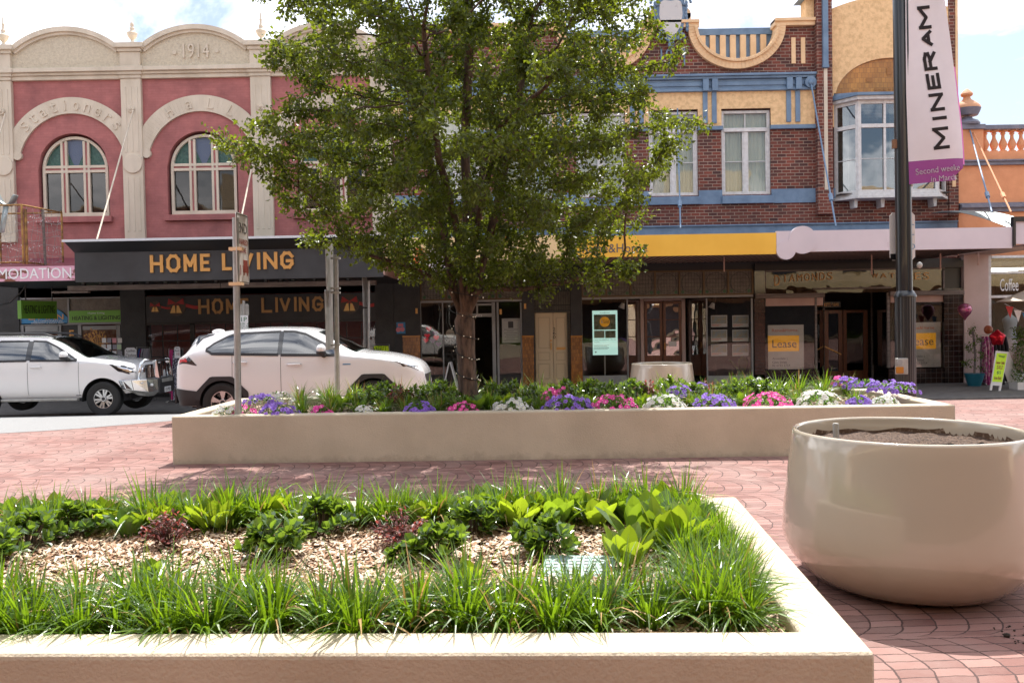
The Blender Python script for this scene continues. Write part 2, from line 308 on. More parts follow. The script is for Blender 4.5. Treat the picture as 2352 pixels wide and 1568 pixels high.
# ---------------------------------------------------------------- lettering
def textmesh(s, offset=0.0, shear=0.0):
    c = bpy.data.curves.new('t', 'FONT'); c.body = s; c.offset = 0; c.shear = shear; c.extrude = .5; c.resolution_u = 3
    o = bpy.data.objects.new('t', c); COL.objects.link(o); dg = bpy.context.evaluated_depsgraph_get()
    me = bpy.data.meshes.new_from_object(o.evaluated_get(dg)); bpy.data.objects.remove(o); bpy.data.curves.remove(c)
    v = np.empty(len(me.vertices)*3); me.vertices.foreach_get('co', v); v = v.reshape(-1, 3)
    f = [tuple(p.vertices) for p in me.polygons]; bpy.data.meshes.remove(me)
    v[:, :2] -= v[:, :2].min(0); v[:, :2] /= v[:, :2].max(0); return v, f            # unit box, depth -.5..+.5
def put_text(mb, s, o, ux, uz, w, h, d=.01, offset=0, shear=0, mi=0):   # o lower-left corner, ux/uz unit axes, depth towards the reader
    v, f = textmesh(s, offset, shear); o = Vector(o); ux = Vector(ux); uz = Vector(uz); n = ux.cross(uz)   # towards reader
    mb.add([o+ux*(a*w)+uz*(b*h)+n*((c+.5)*d) for a, b, c in v], f, mi); return mb
def ptext(mb, s, x0, y0, x1, y1, Y, d=.01, offset=0, mi=0, shear=0):    # fills the photograph rectangle on plane Y (front)
    X0, X1, Z0, Z1 = rc(x0, y0, x1, y1, Y); return put_text(mb, s, (X0, Y, Z0), (1,0,0), (0,0,1), X1-X0, Z1-Z0, d, offset, shear, mi)
OCT = [(.28,0),(.72,0),(1,.25),(1,.75),(.72,1),(.28,1),(0,.75),(0,.25),(.28,0)]
STK = {'H': [[(0,0),(0,1)],[(1,0),(1,1)],[(0,.5),(1,.5)]], 'O': [OCT], 'M': [[(0,0),(0,1)],[(0,1),(.5,.28)],[(.5,.28),(1,1)],[(1,1),(1,0)]], 'E': [[(0,0),(0,1)],[(0,1),(1,1)],[(0,0),(1,0)],[(0,.5),(.85,.5)]],
 'L': [[(0,1),(0,0)],[(0,0),(1,0)]], 'I': [[(.5,0),(.5,1)]], 'V': [[(0,1),(.5,0)],[(.5,0),(1,1)]], 'N': [[(0,0),(0,1)],[(0,1),(1,0)],[(1,0),(1,1)]], 'A': [[(0,0),(.5,1)],[(.5,1),(1,0)],[(.2,.33),(.8,.33)]],
 'G': [[(1,.78),(.72,1),(.28,1),(0,.75),(0,.25),(.28,0),(.72,0),(1,.25),(1,.45),(.55,.45)]], 'R': [[(0,0),(0,1)],[(0,1),(.7,1),(1,.85),(1,.62),(.7,.48),(0,.48)],[(.5,.48),(1,0)]]}
def stroke_letter(mb, ch, o, ux, uz, w, h, s, d=.01):       # cut-out sign letter of straight strokes s wide
    o = Vector(o); ux = Vector(ux); uz = Vector(uz); n = ux.cross(uz); k = 0
    for L in STK[ch]:
        P = [Vector((s/2+a*(w-s) if ch != 'I' else w/2, s/2+b*(h-s))) for a, b in L]
        for i, (p, q) in enumerate(zip(P[:-1], P[1:])):
            e = (q-p).normalized(); t = Vector((-e.y, e.x)); ext = s/2 if ch not in 'VAMN' or abs(e.x) < .01 or abs(e.y) < .01 else s*.2
            a, b = p-e*ext, q+e*ext; c4 = [a-t*s/2, b-t*s/2, b+t*s/2, a+t*s/2]; dd = d+.0006*k; k += 1
            f = [o+ux*c.x+uz*c.y+n*dd for c in c4]; bk = [o+ux*c.x+uz*c.y for c in c4]; mb.add(bk+f, [(0,3,2,1), (4,5,6,7), (0,1,5,4), (1,2,6,5), (2,3,7,6), (3,0,4,7)])
def sletters(mb, items, Y, s, d=.03):
    for ch, x0, y0, x1, y1 in items: X0, X1, Z0, Z1 = rc(x0, y0, x1, y1, Y); stroke_letter(mb, ch, (X0, Y, Z0), (1,0,0), (0,0,1), X1-X0, Z1-Z0, s, d)
# ---------------------------------------------------------------- ground
def G(y):
    return float(np.interp(y, [-80, 13, 15.1, 17, 19.1, 20.9, 21.1, 400], [0, 0, -.04, -.12, -.28, -.49, -.5, -.5]))
ys = [-80, -20, 0, 4, 8, 13, 14, 15.1, 16, 17, 18, 19.1, 20, 20.9, 21.3, 40, 400]
def pavemat():
    m = mat('fan_paving', (.36,.17,.14), .85); t = m.node_tree; b = t.nodes['Principled BSDF']
    tcn = nn(t, 'ShaderNodeTexCoord'); sp = nn(t, 'ShaderNodeSeparateXYZ'); t.links.new(tcn.outputs['Object'], sp.inputs[0])
    nj = nn(t, 'ShaderNodeTexNoise'); nj.inputs['Scale'].default_value = 9; nj.inputs['Detail'].default_value = 3; t.links.new(tcn.outputs['Object'], nj.inputs[0])
    sj = nn(t, 'ShaderNodeSeparateXYZ'); t.links.new(nj.outputs['Color'], sj.inputs[0])
    x = vmath(t, 'MULTIPLY_ADD', sj.outputs[0], .035, sp.outputs[0]); y = vmath(t, 'MULTIPLY_ADD', sj.outputs[1], .03, sp.outputs[1])
    P = .74
    fy = vmath(t, 'MULTIPLY_ADD', vmath(t, 'FRACT', vmath(t, 'DIVIDE', y, P)), 2, -1)
    arc = vmath(t, 'SQRT', vmath(t, 'MAXIMUM', vmath(t, 'SUBTRACT', 1.0, vmath(t, 'MULTIPLY', fy, fy)), .001))
    u = vmath(t, 'MULTIPLY_ADD', arc, -.24, x)
    row = vmath(t, 'FLOOR', vmath(t, 'DIVIDE', y, P))
    u = vmath(t, 'MULTIPLY_ADD', row, .37, u)
    def line(c, per, w):
        f = vmath(t, 'FRACT', vmath(t, 'DIVIDE', c, per)); dd = vmath(t, 'ABSOLUTE', vmath(t, 'SUBTRACT', f, .5)); return vmath(t, 'GREATER_THAN', dd, .5-w/per/2)
    v_ = vmath(t, 'MULTIPLY_ADD', vmath(t, 'SINE', vmath(t, 'MULTIPLY', x, 1.3)), .03, y)
    l = vmath(t, 'MAXIMUM', line(u, .18, .011), line(v_, .092, .008))
    iu = vmath(t, 'FLOOR', vmath(t, 'DIVIDE', u, .18)); iv = vmath(t, 'FLOOR', vmath(t, 'DIVIDE', v_, .092))
    cb = nn(t, 'ShaderNodeCombineXYZ'); t.links.new(iu, cb.inputs[0]); t.links.new(iv, cb.inputs[1])
    wn = nn(t, 'ShaderNodeTexWhiteNoise', noise_dimensions='2D'); t.links.new(cb.outputs[0], wn.inputs['Vector'])
    r = nn(t, 'ShaderNodeValToRGB'); e = r.color_ramp.elements; e[0].color = (.15,.065,.054,1); e[1].color = (.30,.155,.130,1); t.links.new(wn.outputs['Value'], r.inputs[0])
    n = nn(t, 'ShaderNodeTexNoise'); n.inputs['Scale'].default_value = .9; n.inputs['Detail'].default_value = 8; n.inputs['Roughness'].default_value = .7; t.links.new(tcn.outputs['Object'], n.inputs[0])
    r3 = nn(t, 'ShaderNodeValToRGB'); r3.color_ramp.elements[0].position = .42; r3.color_ramp.elements[1].position = .72; t.links.new(n.outputs[0], r3.inputs[0])
    mg = nn(t, 'ShaderNodeMixRGB'); mg.inputs[2].default_value = (.29,.205,.18,1); t.links.new(vmath(t, 'MULTIPLY', r3.outputs[0], .8), mg.inputs[0]); t.links.new(r.outputs[0], mg.inputs[1])
    mj = nn(t, 'ShaderNodeMixRGB'); mj.inputs[2].default_value = (.06,.03,.026,1); t.links.new(l, mj.inputs[0]); t.links.new(mg.outputs[0], mj.inputs[1]); t.links.new(mj.outputs[0], b.inputs['Base Color'])
    n2 = nn(t, 'ShaderNodeTexNoise'); n2.inputs['Scale'].default_value = 90; n2.inputs['Detail'].default_value = 4; t.links.new(tcn.outputs['Object'], n2.inputs[0])
    hh = vmath(t, 'MULTIPLY_ADD', l, -1.2, vmath(t, 'MULTIPLY', n2.outputs[0], .5))
    bu = nn(t, 'ShaderNodeBump'); bu.inputs['Strength'].default_value = .6; bu.inputs['Distance'].default_value = .012; t.links.new(hh, bu.inputs['Height']); t.links.new(bu.outputs[0], b.inputs['Normal'])
    return m
K['paving'] = pavemat()
mb = MB(); mb.grid([[(x, y, G(y)) for x in (-250, -40, -12, 0, 12, 40, 250)] for y in ys]); tag(mb.build('ground', K['paving']), kind='structure')
mb = MB()
def edge(y): return float(np.interp(y, [13.2, 13.6, 14.4, 15.2, 15.9, 17, 20.96], [-30, -9.3, -7.6, -6.8, -6.4, -6.0, -5.7]))
yr = list(np.linspace(13.2, 20.96, 30))
mb.grid([[(x, y, G(y)+.004) for x in (-80, -40, edge(y))] for y in yr]); tag(mb.build('road', K['asphalt']), kind='structure')
mb = MB(); mb.box(-80, 60, 21.12, 40, -.7, -.42); tag(mb.build('footpath', K['concrete']), kind='structure')
mb = MB(); mb.box(-80, 60, 20.98, 21.117, -.7, -.415); tag(mb.build('kerb', K['concrete'], bevel=.02), kind='structure')
mb = MB(); mb.box(5.0, 60, 20.3, 20.42, G(20.36)-.05, G(20.36)+.004); tag(mb.build('gutter', K['coping']), kind='structure')
# ---------------------------------------------------------------- PINK BUILDING
YW = 25.5; YF = 21.2
def zz(py, Y=YW, px=1176): return at(px, py, Y).z
def colwall(mb, x0, x1, z0, z1, holes, yf, yb, mi=0):
    """wall of vertical strips; hole = (xa, xb, za, zb, zspring or None for square heads)"""
    xs = {x0, x1}
    for h in holes:
        xs |= {h[0], h[1]}
        if h[4] is not None: xs |= {h[0]+(h[1]-h[0])*i/20 for i in range(21)}
    xs = sorted(x for x in xs if x0 <= x <= x1)
    for a, b in zip(xs[:-1], xs[1:]):
        if b-a < 1e-5: continue
        m_ = (a+b)/2; hs = [h for h in holes if h[0] < m_ < h[1]]
        cuts = []
        for h in hs:
            if h[4] is None: ta = tb = h[3]
            else:
                r = (h[1]-h[0])/2; c = (h[0]+h[1])/2; k = (h[3]-h[4])/r
                ta = h[4]+k*math.sqrt(max(0, r*r-(a-c)**2)); tb = h[4]+k*math.sqrt(max(0, r*r-(b-c)**2))
            cuts.append((h[2], ta, tb))
        cuts.sort(); lo = (z0, z0)
        for zb_, ta, tb in cuts:
            mb.prism([(a, lo[0]), (b, lo[1]), (b, zb_), (a, zb_)], yf, yb, mi); lo = (ta, tb)
        mb.prism([(a, lo[0]), (b, lo[1]), (b, z1), (a, z1)], yf, yb, mi)
pink = empty('pink_building', (-9, YW, -.42), 'two-storey pink brick building with cream arched parapets, cream pilasters and a black ground floor', 'building')
pcx = [12, 306, 606, 900]           # pilaster centres in the photograph
pX = [at(x, 350, YW).x for x in pcx]; pX = [pX[0]+(pX[3]-pX[0])*i/3 for i in range(4)]
XL, XR = pX[0]-4.2, pX[3]
zTop = zz(170, px=300); zAw = 2.6
wins = []
for i in range(3):
    c = (pX[i]+pX[i+1])/2+.10; r = .985; zs = zz(388, px=170); wins.append((c, r, zz(497, px=170), zs))
mb = MB(); colwall(mb, XL, XR-.02, zAw, zTop, [(c-r-.07, c+r+.07, z0, zs+r+.07, zs) for c, r, z0, zs in wins], YW, YW+.35)
mb.box(XL, XR-.02, YW+.36, YW+14, 2.7, zTop); mb.box(XL, XR, YW+1.2, YW+14, -.4, 2.69)
mb.build('wall', K['pink_brick'], pink)
zc0, zc1 = zz(183, px=300), zz(158, px=300)
mb = MB()
for i, (a, b) in enumerate([(XL, pX[0]), (pX[0], pX[1]), (pX[1], pX[2]), (pX[2], pX[3])]):
    mb.box(a, b, YW-.10, YW+.02, zc0, zc0+.12); mb.box(a, b, YW-.16, YW+.02, zc0+.12, zc0+.2); mb.box(a, b, YW-.24, YW+.02, zc0+.2, zc1)
mb.build('cornice', K['cream'], pink, bevel=.015)
mbp = mba = None
zsp = zz(110, px=300); rise = (zz(61, px=450)-zsp)
for i in range(-1, 3):
    a, b = (pX[i]+.3, pX[i+1]-.3) if i >= 0 else (pX[0]-3.92+.3, pX[0]-.3)
    c, hw = (a+b)/2, (b-a)/2; Rr = (hw*hw+rise*rise)/(2*rise); cz = zsp+rise-Rr; th = math.degrees(math.asin(min(1, hw/Rr)))
    mbp = MB(); mba = MB(); n = 24; pts = [(c+Rr*math.sin(R(-th+2*th*j/n)), cz+Rr*math.cos(R(-th+2*th*j/n))) for j in range(n+1)]
    for (xa, za), (xb, zb) in zip(pts[:-1], pts[1:]): mbp.prism([(xa, zc1-.02), (xb, zc1-.02), (xb, zb-.1), (xa, za-.1)], YW-.02, YW+.33)
    mba.ring(c, cz, Rr-.2, Rr-.12, YW-.09, YW+.3, 90-th, 90+th, 24); mba.ring(c, cz, Rr-.12, Rr+.02, YW-.16, YW+.36, 90-th, 90+th, 24)
    mbp.build('parapet_panel', K['cream_rough'], pink); mba.build('parapet_moulding', K['cream'], pink)
mb = MB(); ptext(mb, '1914', 421, 101, 481, 134, YW-.02, .05, .012)
mb.disc(*[at(402, 122, YW).x, at(402, 122, YW).z], .06, YW-.06, YW); mb.disc(at(499, 118, YW).x, at(499, 118, YW).z, .06, YW-.06, YW)
mb.build('date_relief', K['cream'], pink)
for i, x in enumerate(pX[:4]):
    mb = MB(); w = .30; zb = zz(552, px=300)
    if i == 3: x -= .3
    mb.box(x-w, x+w, YW-.12, YW+.05, zb, zc0-.001)
    for g in (-.17, 0, .17): mb.box(x+g-.035, x+g+.035, YW-.135, YW-.1, zb+.25, zz(408, px=300)); mb.box(x+g-.035, x+g+.035, YW-.135, YW-.1, zz(352, px=300), zc0-.25)
    for (e, za, zb2) in ((.02, zc0, zc0+.1), (.07, zc0+.1, zc0+.19), (.13, zc0+.19, zc1+.004)): mb.box(x-w-e, x+w+e, YW-.14-e, YW+.04, za, zb2)
    z2 = zz(122, px=300); z3 = zz(103, px=300)
    mb.box(x-w, x+w, YW-.12, YW+.4, zc1+.004, z2); mb.box(x-w-.05, x+w+.05, YW-.17, YW+.42, z2, z2+.1); mb.box(x-w-.13, x+w+.13, YW-.25, YW+.45, z2+.1, z3)
    p = mb.build('pilaster', K['cream'], pink, bevel=.012)
    mb = MB(); mb.disc(x+.01, zz(378, px=300), .29, YW-.17, YW-.1, 32); mb.build('roundel', K['cream'], p, bevel=.02)
    zr = zz(254, px=300); mb = MB()
    for k in range(8): mb.ell((x+.07*math.cos(k*.785), YW-.15, zr+.07*math.sin(k*.785)), .045, .04, .045, 8, 6)
    mb.ell((x, YW-.17, zr), .05, .06, .05, 10, 6); mb.build('rosette', K['cream'], p)
    mb = MB(); tall = 1.0 if i in (0, 2) else .62
    pr = [(.2, 0), (.2, .07), (.11, .1), (.06, .16), (.05, .22), (.12, .30), (.17, .40), (.18, .46), (.19, .5), (.1, .56), (.07, .62), (.085, .7), (.05, .76)]
    pr += [(.04, .9), (.055, .95), (.03, 1.0), (.025, 1.18), (.005, 1.3)] if tall > .9 else [(.07, .82), (.06, .9), (.01, .96)]
    pr = [(a*.82, b*.74) for a, b in pr]
    mb.lathe(pr, (x, YW+.1, z3), 20); u = mb.build('finial', K['cream'], p, smooth=True)
    mb = MB(); mb.lathe([(.085, .26), (.133, .30), (.146, .345), (.14, .36)], (x, YW+.1, z3), 20); mb.build('urn_band', K['pink_cloth'] if 0 else mat('urn_pink', (.5,.14,.13), .6), u, smooth=True)
def arcletters(mb, s, cx, cz, r, a0, a1, h, Y):
    n = len(s)
    for k, ch in enumerate(s):
        a = R(a0+(a1-a0)*k/(n-1)); up = Vector((math.cos(a), 0, math.sin(a))); rt = Vector((math.sin(a), 0, -math.cos(a)))
        w = h*(.62 if ch not in 'iI' else .18); hh = h*(1.0 if ch.isupper() or ch in 'tlhi' else .82)
        o = Vector((cx, Y, cz))+up*(r-h/2)-rt*(w/2); put_text(mb, ch, o, rt, up, w, hh, .03, -.004)
for i, (c, r, z0, zs) in enumerate(wins):
    xc = (pX[i]+.29, pX[i+1]-.29)
    mb = MB(); mb.ring(c, zs+.03, 1.60, 2.08, YW-.07, YW+.02, 14, 166, 44, xc=xc)
    for sg in (-1, 1):
        mb.disc(c+sg*1.62, zs+.40, .13, YW-.09, YW+.02, 20); mb.disc(c+sg*1.74, zs+.55, .13, YW-.066, YW+.02, 20)
    ab = mb.build('arch_band', K['cream'], pink, bevel=.01)
    mb = MB(); s = ['Stationers', 'HaLL', 'House'][i]; sp = 48 if i == 0 else 30
    arcletters(mb, s, c, zs+.03, 1.84, 90+sp, 90-sp, .30, YW-.07); mb.build('relief_lettering', K['cream'], ab)
    fr = MB(); y0, y1 = YW+.10, YW+.2
    fr.ring(c, zs, r-.085, r, y0, y1, 0, 180, 30)
    fr.box(c-r, c-r+.085, y0, y1, z0, zs); fr.box(c+r-.085, c+r, y0, y1, z0, zs); fr.box(c-r+.085, c+r-.085, y0, y1, z0, z0+.12)
    fr.box(c-r+.085, c+r-.085, y0+.003, y1, zs-.10, zs-.02); fr.box(c-r+.085, c+r-.085, y0+.003, y1, zs+.04, zs+.12)
    for sg in (-1, 1):
        xx = c+sg*.335; zt = zs+math.sqrt((r-.08)**2-.335**2)
        fr.box(xx-.10, xx-.03, y0+.004, y1, z0+.12, zt); fr.box(xx+.03, xx+.10, y0+.004, y1, z0+.12, zt)
    w = fr.build('window', K['cream'], pink, bevel=.006)
    mb = MB(); mb.box(c-r+.08, c+r-.08, y0+.03, y1-.01, zs-.021, zs+.041)
    for sg in (-1, 1): mb.box(c+sg*.335-.031, c+sg*.335+.031, y0+.02, y1-.01, z0+.12, zs+.8)
    mb.build('mullion', K['reveal_red'] if 0 else K['pink_brick'], w)
    mb = MB(); mb.box(c-r+.05, c+r-.05, y1-.02, y1-.01, z0+.05, zs); mb.build('pane', K['glass_upper'], w)
    mb = MB(); mb.ring(c, zs, 0.001, r-.05, y1-.02, y1-.01, 65, 115, 10); mb.build('top_pane', K['glass_blue'], w)
    mb = MB(); mb.ring(c, zs, 0.001, r-.05, y1-.019, y1-.009, 2, 64, 12); mb.ring(c, zs, .001, r-.05, y1-.019, y1-.009, 116, 178, 12); mb.build('side_light', K['glass_green'], w)
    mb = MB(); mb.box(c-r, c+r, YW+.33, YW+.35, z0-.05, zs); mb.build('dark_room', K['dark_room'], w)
    if i == 1:
        mb = MB(); mb.box(c-r+.1, c+r-.1, y1+.02, y1+.03, z0+.22, z0+.42); mb.build('white_blind', K['paper'], w)
    mb = MB(); mb.box(c-1.14, c+1.14, YW-.12, YW+.09, z0-.19, z0-.02); mb.build('sill', K['pink_brick'], pink, bevel=.01)
# tie rods
for k, (x0, y0, x1, y1) in enumerate(((306, 254, 222, 552), (606, 250, 556, 490), (12, 262, -60, 520))):
    a = at(x0, y0, YW-.2); b = at(x1, y1, YF+.3) if k != 1 else at(545, 545, YF+.3)
    mb = MB(); mb.cyl(a, b, .022, n=8); mb.build('tie_rod', K['cream'], pink, smooth=True)
# black awning of the shop
def fascia(par, nm, px0, px1, yt0, yt1, yb0, yb1, Y, m, th=.06, back=0):
    """board in the photograph: left edge yt0..yb0, right edge yt1..yb1"""
    X0, X1 = at(px0, (yt0+yb0)/2, Y).x, at(px1, (yt1+yb1)/2, Y).x
    zt = (at(px0, yt0, Y).z+at(px1, yt1, Y).z)/2; zb = (at(px0, yb0, Y).z+at(px1, yb1, Y).z)/2
    mb = MB(); mb.box(X0, X1, Y, Y+th, zb, zt); return mb.build(nm, m, par), (X0, X1, zb, zt)
aw, (hx0, hx1, hzb, hzt) = fascia(pink, 'awning_fascia', 172, 880, 580, 569, 648, 636, YF, K['charcoal'])
mb = MB(); xl2 = hx0-.08; mb.prism([(0, 0)]*3, 0, 0) if 0 else None
mb.add([(hx0, YF, hzt), (hx1, YF, hzt), (hx1+.05, YF-.28, hzt+.24), (hx0-.1, YF-.28, hzt+.24), (hx0, YF+.1, hzt), (hx1, YF+.1, hzt), (hx1+.05, YF+.1, hzt+.24), (hx0-.1, YF+.1, hzt+.24)],
       [(0,1,2,3), (3,2,6,7), (0,3,7,4), (1,5,6,2), (4,7,6,5)])
mb.build('awning_eave', K['black'], aw)
mb = MB(); mb.box(hx0-.13, hx1+.07, YF-.34, YF+.2, hzt+.242, hzt+.30); mb.build('flashing', K['flash'], aw)
mb = MB(); mb.box(hx0, hx1, YF+.061, YW-.01, hzb+.02, hzb+.10); mb.box(hx0, hx1, YF+.061, YW-.01, hzt+.05, hzt+.23); mb.build('soffit', K['black_wall'], aw)
mb = MB(); sletters(mb, [('H',346,586,376,626),('O',384,585,415,625),('M',423,584,453,624),('E',461,583,483,623),('L',511,582,533,621),('I',536,581,552,620) if 0 else ('I',536,581,546,620),('V',551,580,583,620),('I',590,580,600,619),('N',606,579,638,618),('G',645,578,675,617)], YF, .078, .045); mb.build('gold_lettering', K['gold'], aw)
mb = MB(); e0 = at(880, 600, YF); mb.box(hx1+.001, hx1+.03, YF+.0, YW-.6, hzb+.05, hzt-.05); mb.build('end_panel', K['soffit'], aw)
# pink rusty board, sloping maroon roof
bd, (bx0, bx1, bzb, bzt) = fascia(pink, 'pink_fascia', -140, 171.5, 614, 612, 650, 643, YF+.02, K['rust_pink'])
mb = MB(); ptext(mb, 'ACCOMMODATION', -122, 617, 164, 641, YF+.02, .012, .02); mb.build('white_lettering', K['paper'], bd)
mb = MB(); mb.add([(bx0, YF+.1, bzt-.05), (bx1, YF+.1, bzt-.05), (bx1, YW, bzt+.55), (bx0, YW, bzt+.55), (bx0, YF+.1, bzt-.12), (bx1, YF+.1, bzt-.12), (bx1, YW, bzt+.45), (bx0, YW, bzt+.45)], [(0,1,2,3), (4,7,6,5), (0,4,5,1), (1,5,6,2), (2,6,7,3), (3,7,4,0)]); mb.build('awning_roof', K['maroon'], bd)
mb = MB(); mb.box(bx0, bx1, YF+.09, YW, bzb, bzb+.05); mb.build('soffit', K['black_wall'], bd)
# ground floor shopfronts, plane YS
YS = YW-.02; zG = -.42
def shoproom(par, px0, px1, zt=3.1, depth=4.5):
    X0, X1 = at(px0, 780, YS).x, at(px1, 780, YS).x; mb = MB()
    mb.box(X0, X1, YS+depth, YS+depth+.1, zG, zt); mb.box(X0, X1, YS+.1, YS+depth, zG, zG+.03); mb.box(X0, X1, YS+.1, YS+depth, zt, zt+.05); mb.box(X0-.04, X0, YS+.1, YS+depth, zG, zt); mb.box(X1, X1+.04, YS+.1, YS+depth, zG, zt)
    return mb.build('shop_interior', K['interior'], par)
ZC = 3.25
def pier(par, px0, px1, py0=640, m='black_wall', nm='pier', d=.10, z0=None, Y=None):
    Y = Y or YS; X0, X1, _, Z1 = rc(px0, py0, px1, 800, Y); mb = MB(); mb.box(X0, X1, Y-d, Y+.3, zG if z0 is None else z0, Z1); return mb.build(nm, K[m], par, bevel=.006)
mb = MB(); mb.box(XL, at(868, 660, YS).x, YS+.02, YS+.3, zz(678, YS, 400), 3.3); mb.build('shop_wall', K['black_wall'], pink)
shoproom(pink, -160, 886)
pier(pink, -160, 48); pier(pink, 280, 337); pier(pink, 863, 905)
# transom band left shop
mb = MB()
for a in ((48, 683, 281, 686), (48, 741, 281, 746), (48, 683, 51, 746), (157, 686, 161, 741), (278, 683, 281, 746)): mb.pbox(*a, YS, .05)
for a in ((48, 746, 60, 960), (138, 746, 146, 960), (184, 746, 192, 960), (272, 746, 281, 960), (60, 748, 138, 762), (192, 748, 272, 757)): mb.pbox(*a, YS, .06)
tf = mb.build('shopfront_frame', K['grey_frame'], pink, bevel=.004)
mb = MB(); mb.pbox(51, 686, 278, 741, YS, .005); mb.build('leadlight', K['lead_glass'], tf)
mb = MB(); mb.pbox(146, 746, 184, 960, YS, .02); mb.build('door_panel', K['black_wall'], tf)
mb = MB(); mb.pbox(60, 762, 138, 960, YS, -.0); mb.pbox(192, 757, 272, 960, YS, .0); build_each(mb, 'door_pane', K['glass_shop'], tf)
mb = MB(); cx, cz = at(104, 745, YS).x, at(104, 745, YS).z; r = .70
mb.prism([(at(51, 745, YS).x, cz), (at(157, 745, YS).x, cz), (at(157, 728, YS).x, at(157, 728, YS).z)]+[(cx+.69*math.cos(R(a)), cz+.1+.42*math.sin(R(a))) for a in range(20, 170, 12)]+[(at(51, 725, YS).x, at(51, 725, YS).z)], YS-.05, YS-.02); bs = mb.build('blue_sign', K['blue_sign'], pink)
mb = MB(); ptext(mb, 'LIV-INN', 66, 722, 146, 734, YS-.05, .012, .04); mb.build('gold_lettering', K['gold'], bs)
mb = MB(); ptext(mb, 'ACCOMMODATION', 77, 735, 143, 739, YS-.05, .006, .02); ptext(mb, 'OVERNIGHT & SHORT TERM', 72, 740, 147, 743.5, YS-.05, .006, .01); mb.build('white_lettering', K['paper'], bs)
mb = MB(); mb.pbox(161.5, 713, 280, 740, YS, .07); gs = mb.build('green_sign', K['green_sign'], pink)
mb = MB(); ptext(mb, 'HEATING & LIGHTING', 166, 725, 276, 734.5, YS-.07, .006, .012); mb.build('black_lettering', K['black'], gs)
mb = MB(); ptext(mb, 'Home Living', 202, 716.5, 240, 722, YS-.07, .006, .012); mb.build('white_lettering', K['paper'], gs)
mb = MB(); ptext(mb, 'F', 160, 758, 170, 782, YS-.02, .02, .02); mb.build('door_letter', K['gold'], tf)
# hung green sign
g0 = at(49, 715, YF+1.4); g1 = at(131, 715, YF+2.6)
def plate(nm, a, b, zt, zb, m, par, th=.05):
    a = Vector(a); b = Vector(b); d = (b-a).normalized(); n = Vector((d.y, -d.x, 0)); mb = MB()
    p = [a, b, b-n*th, a-n*th]; mb.prismz([(q.x, q.y) for q in p], zb, zt); return mb.build(nm, m, par), d, n
hs = empty('hanging_sign', ((g0.x+g1.x)/2, (g0.y+g1.y)/2, 2.2), 'green box sign reading HEATING & LIGHTING hanging edge-out under the pink awning', 'sign')
zt, zb = at(49, 690, g0.y).z, at(49, 732, g0.y).z
bo, d, n = plate('sign_box', g0, g1, zt, zb, K['green_sign'], hs, .12)
mb = MB(); put_text(mb, 'HEATING & LIGHTING', g0+d*.08+Vector((0,0,zb+.14-g0.z))+n*.0, d, (0,0,1), (g1-g0).length-.16, .22, .006, .02); mb.build('black_lettering', K['black'], bo)
mb = MB(); mb.cyl((g0.x+.1, g0.y+.05, zt), (g0.x+.1, g0.y+.05, bzb), .015); mb.cyl((g1.x-.1, g1.y-.05, zt), (g1.x-.1, g1.y-.05, bzb), .015); mb.build('hanger', K['black'], hs)
# HOME LIVING inner panel + windows
mb = MB(); mb.pbox(337, 676, 868, 737, YS, .08, back=.2); hp = mb.build('shop_sign_panel', K['charcoal'], pink, bevel=.01)
mb = MB(); sletters(mb, [('H',456,687,482,721),('O',488,686,513,720),('M',520,686,545,720),('E',551,685,571,719),('L',601,684,625,718),('I',631,683,641,717),('V',643,683,668,716),('I',675,682,683,715),('N',687,682,711,715),('G',718,681,743,714)], YS-.08, .078, .035); mb.build('gold_lettering', K['gold_dim'], hp)
def bells(px, py, r, tail):
    c = at(px, py, YS-.08); mb = MB(); mb.disc(c.x, c.z, r, c.y-.02, c.y, 28); bq = mb.build('bell_picture', mat('bell_disc', (.06,.04,.03), .3), hp)
    mb = MB()
    for sg in (-1, 1):
        mb.prism([(c.x, c.z+.3*r), (c.x+sg*.75*r, c.z+.8*r), (c.x+sg*.85*r, c.z+.15*r)], c.y-.035, c.y-.02)
        mb.prism([(c.x, c.z+.25*r), (c.x+sg*.25*r, c.z+.1*r), (c.x+sg*.55*r, c.z-.35*r), (c.x+sg*.3*r, c.z-.3*r)], c.y-.033, c.y-.02)
    if tail: mb.add([(c.x+r*a, c.y-.025, c.z+r*(.12*math.sin(a*2.2)+e)) for a in [1+.22*k for k in range(8)] for e in (-.22, .12)], [(2*k, 2*k+1, 2*k+3, 2*k+2) for k in range(7)])
    mb.build('bow', K['bow_red'], bq)
    mb = MB()
    for sg in (-1, 1):
        b0 = (c.x+sg*.2*r, c.z+.05*r); mb.prism([(b0[0]-.1*r, b0[1]), (b0[0]+.1*r, b0[1]), (b0[0]+sg*.12*r+.28*r, b0[1]-.75*r), (b0[0]+sg*.12*r-.28*r, b0[1]-.75*r)], c.y-.045, c.y-.03)
    mb.build('bells', K['bell'], bq)
bells(405, 703, .29, 1); bells(357, 706, .18, 1); bells(803, 698, .29, 1)
mb = MB()
for a in ((337, 737, 868, 742), (337, 742, 342, 990), (441, 742, 451, 990), (548, 742, 556, 990), (655, 742, 664, 990), (760, 742, 766, 990), (864, 742, 868, 990), (337, 778, 868, 780), (337, 814, 868, 816)): mb.pbox(*a, YS, .06)
for x in (376, 410, 486, 520, 590, 624, 696, 730, 798, 832): mb.pbox(x, 742, x+1.5, 960, YS, .04)
mb.pbox(337, 900, 868, 990, YS, .03); hf = mb.build('shopfront_frame', K['black'], pink)
mb = MB(); mb.pbox(341, 742, 866, 900, YS, .0); mb.build('shop_pane', K['glass_shop'], hf)
mb = MB()
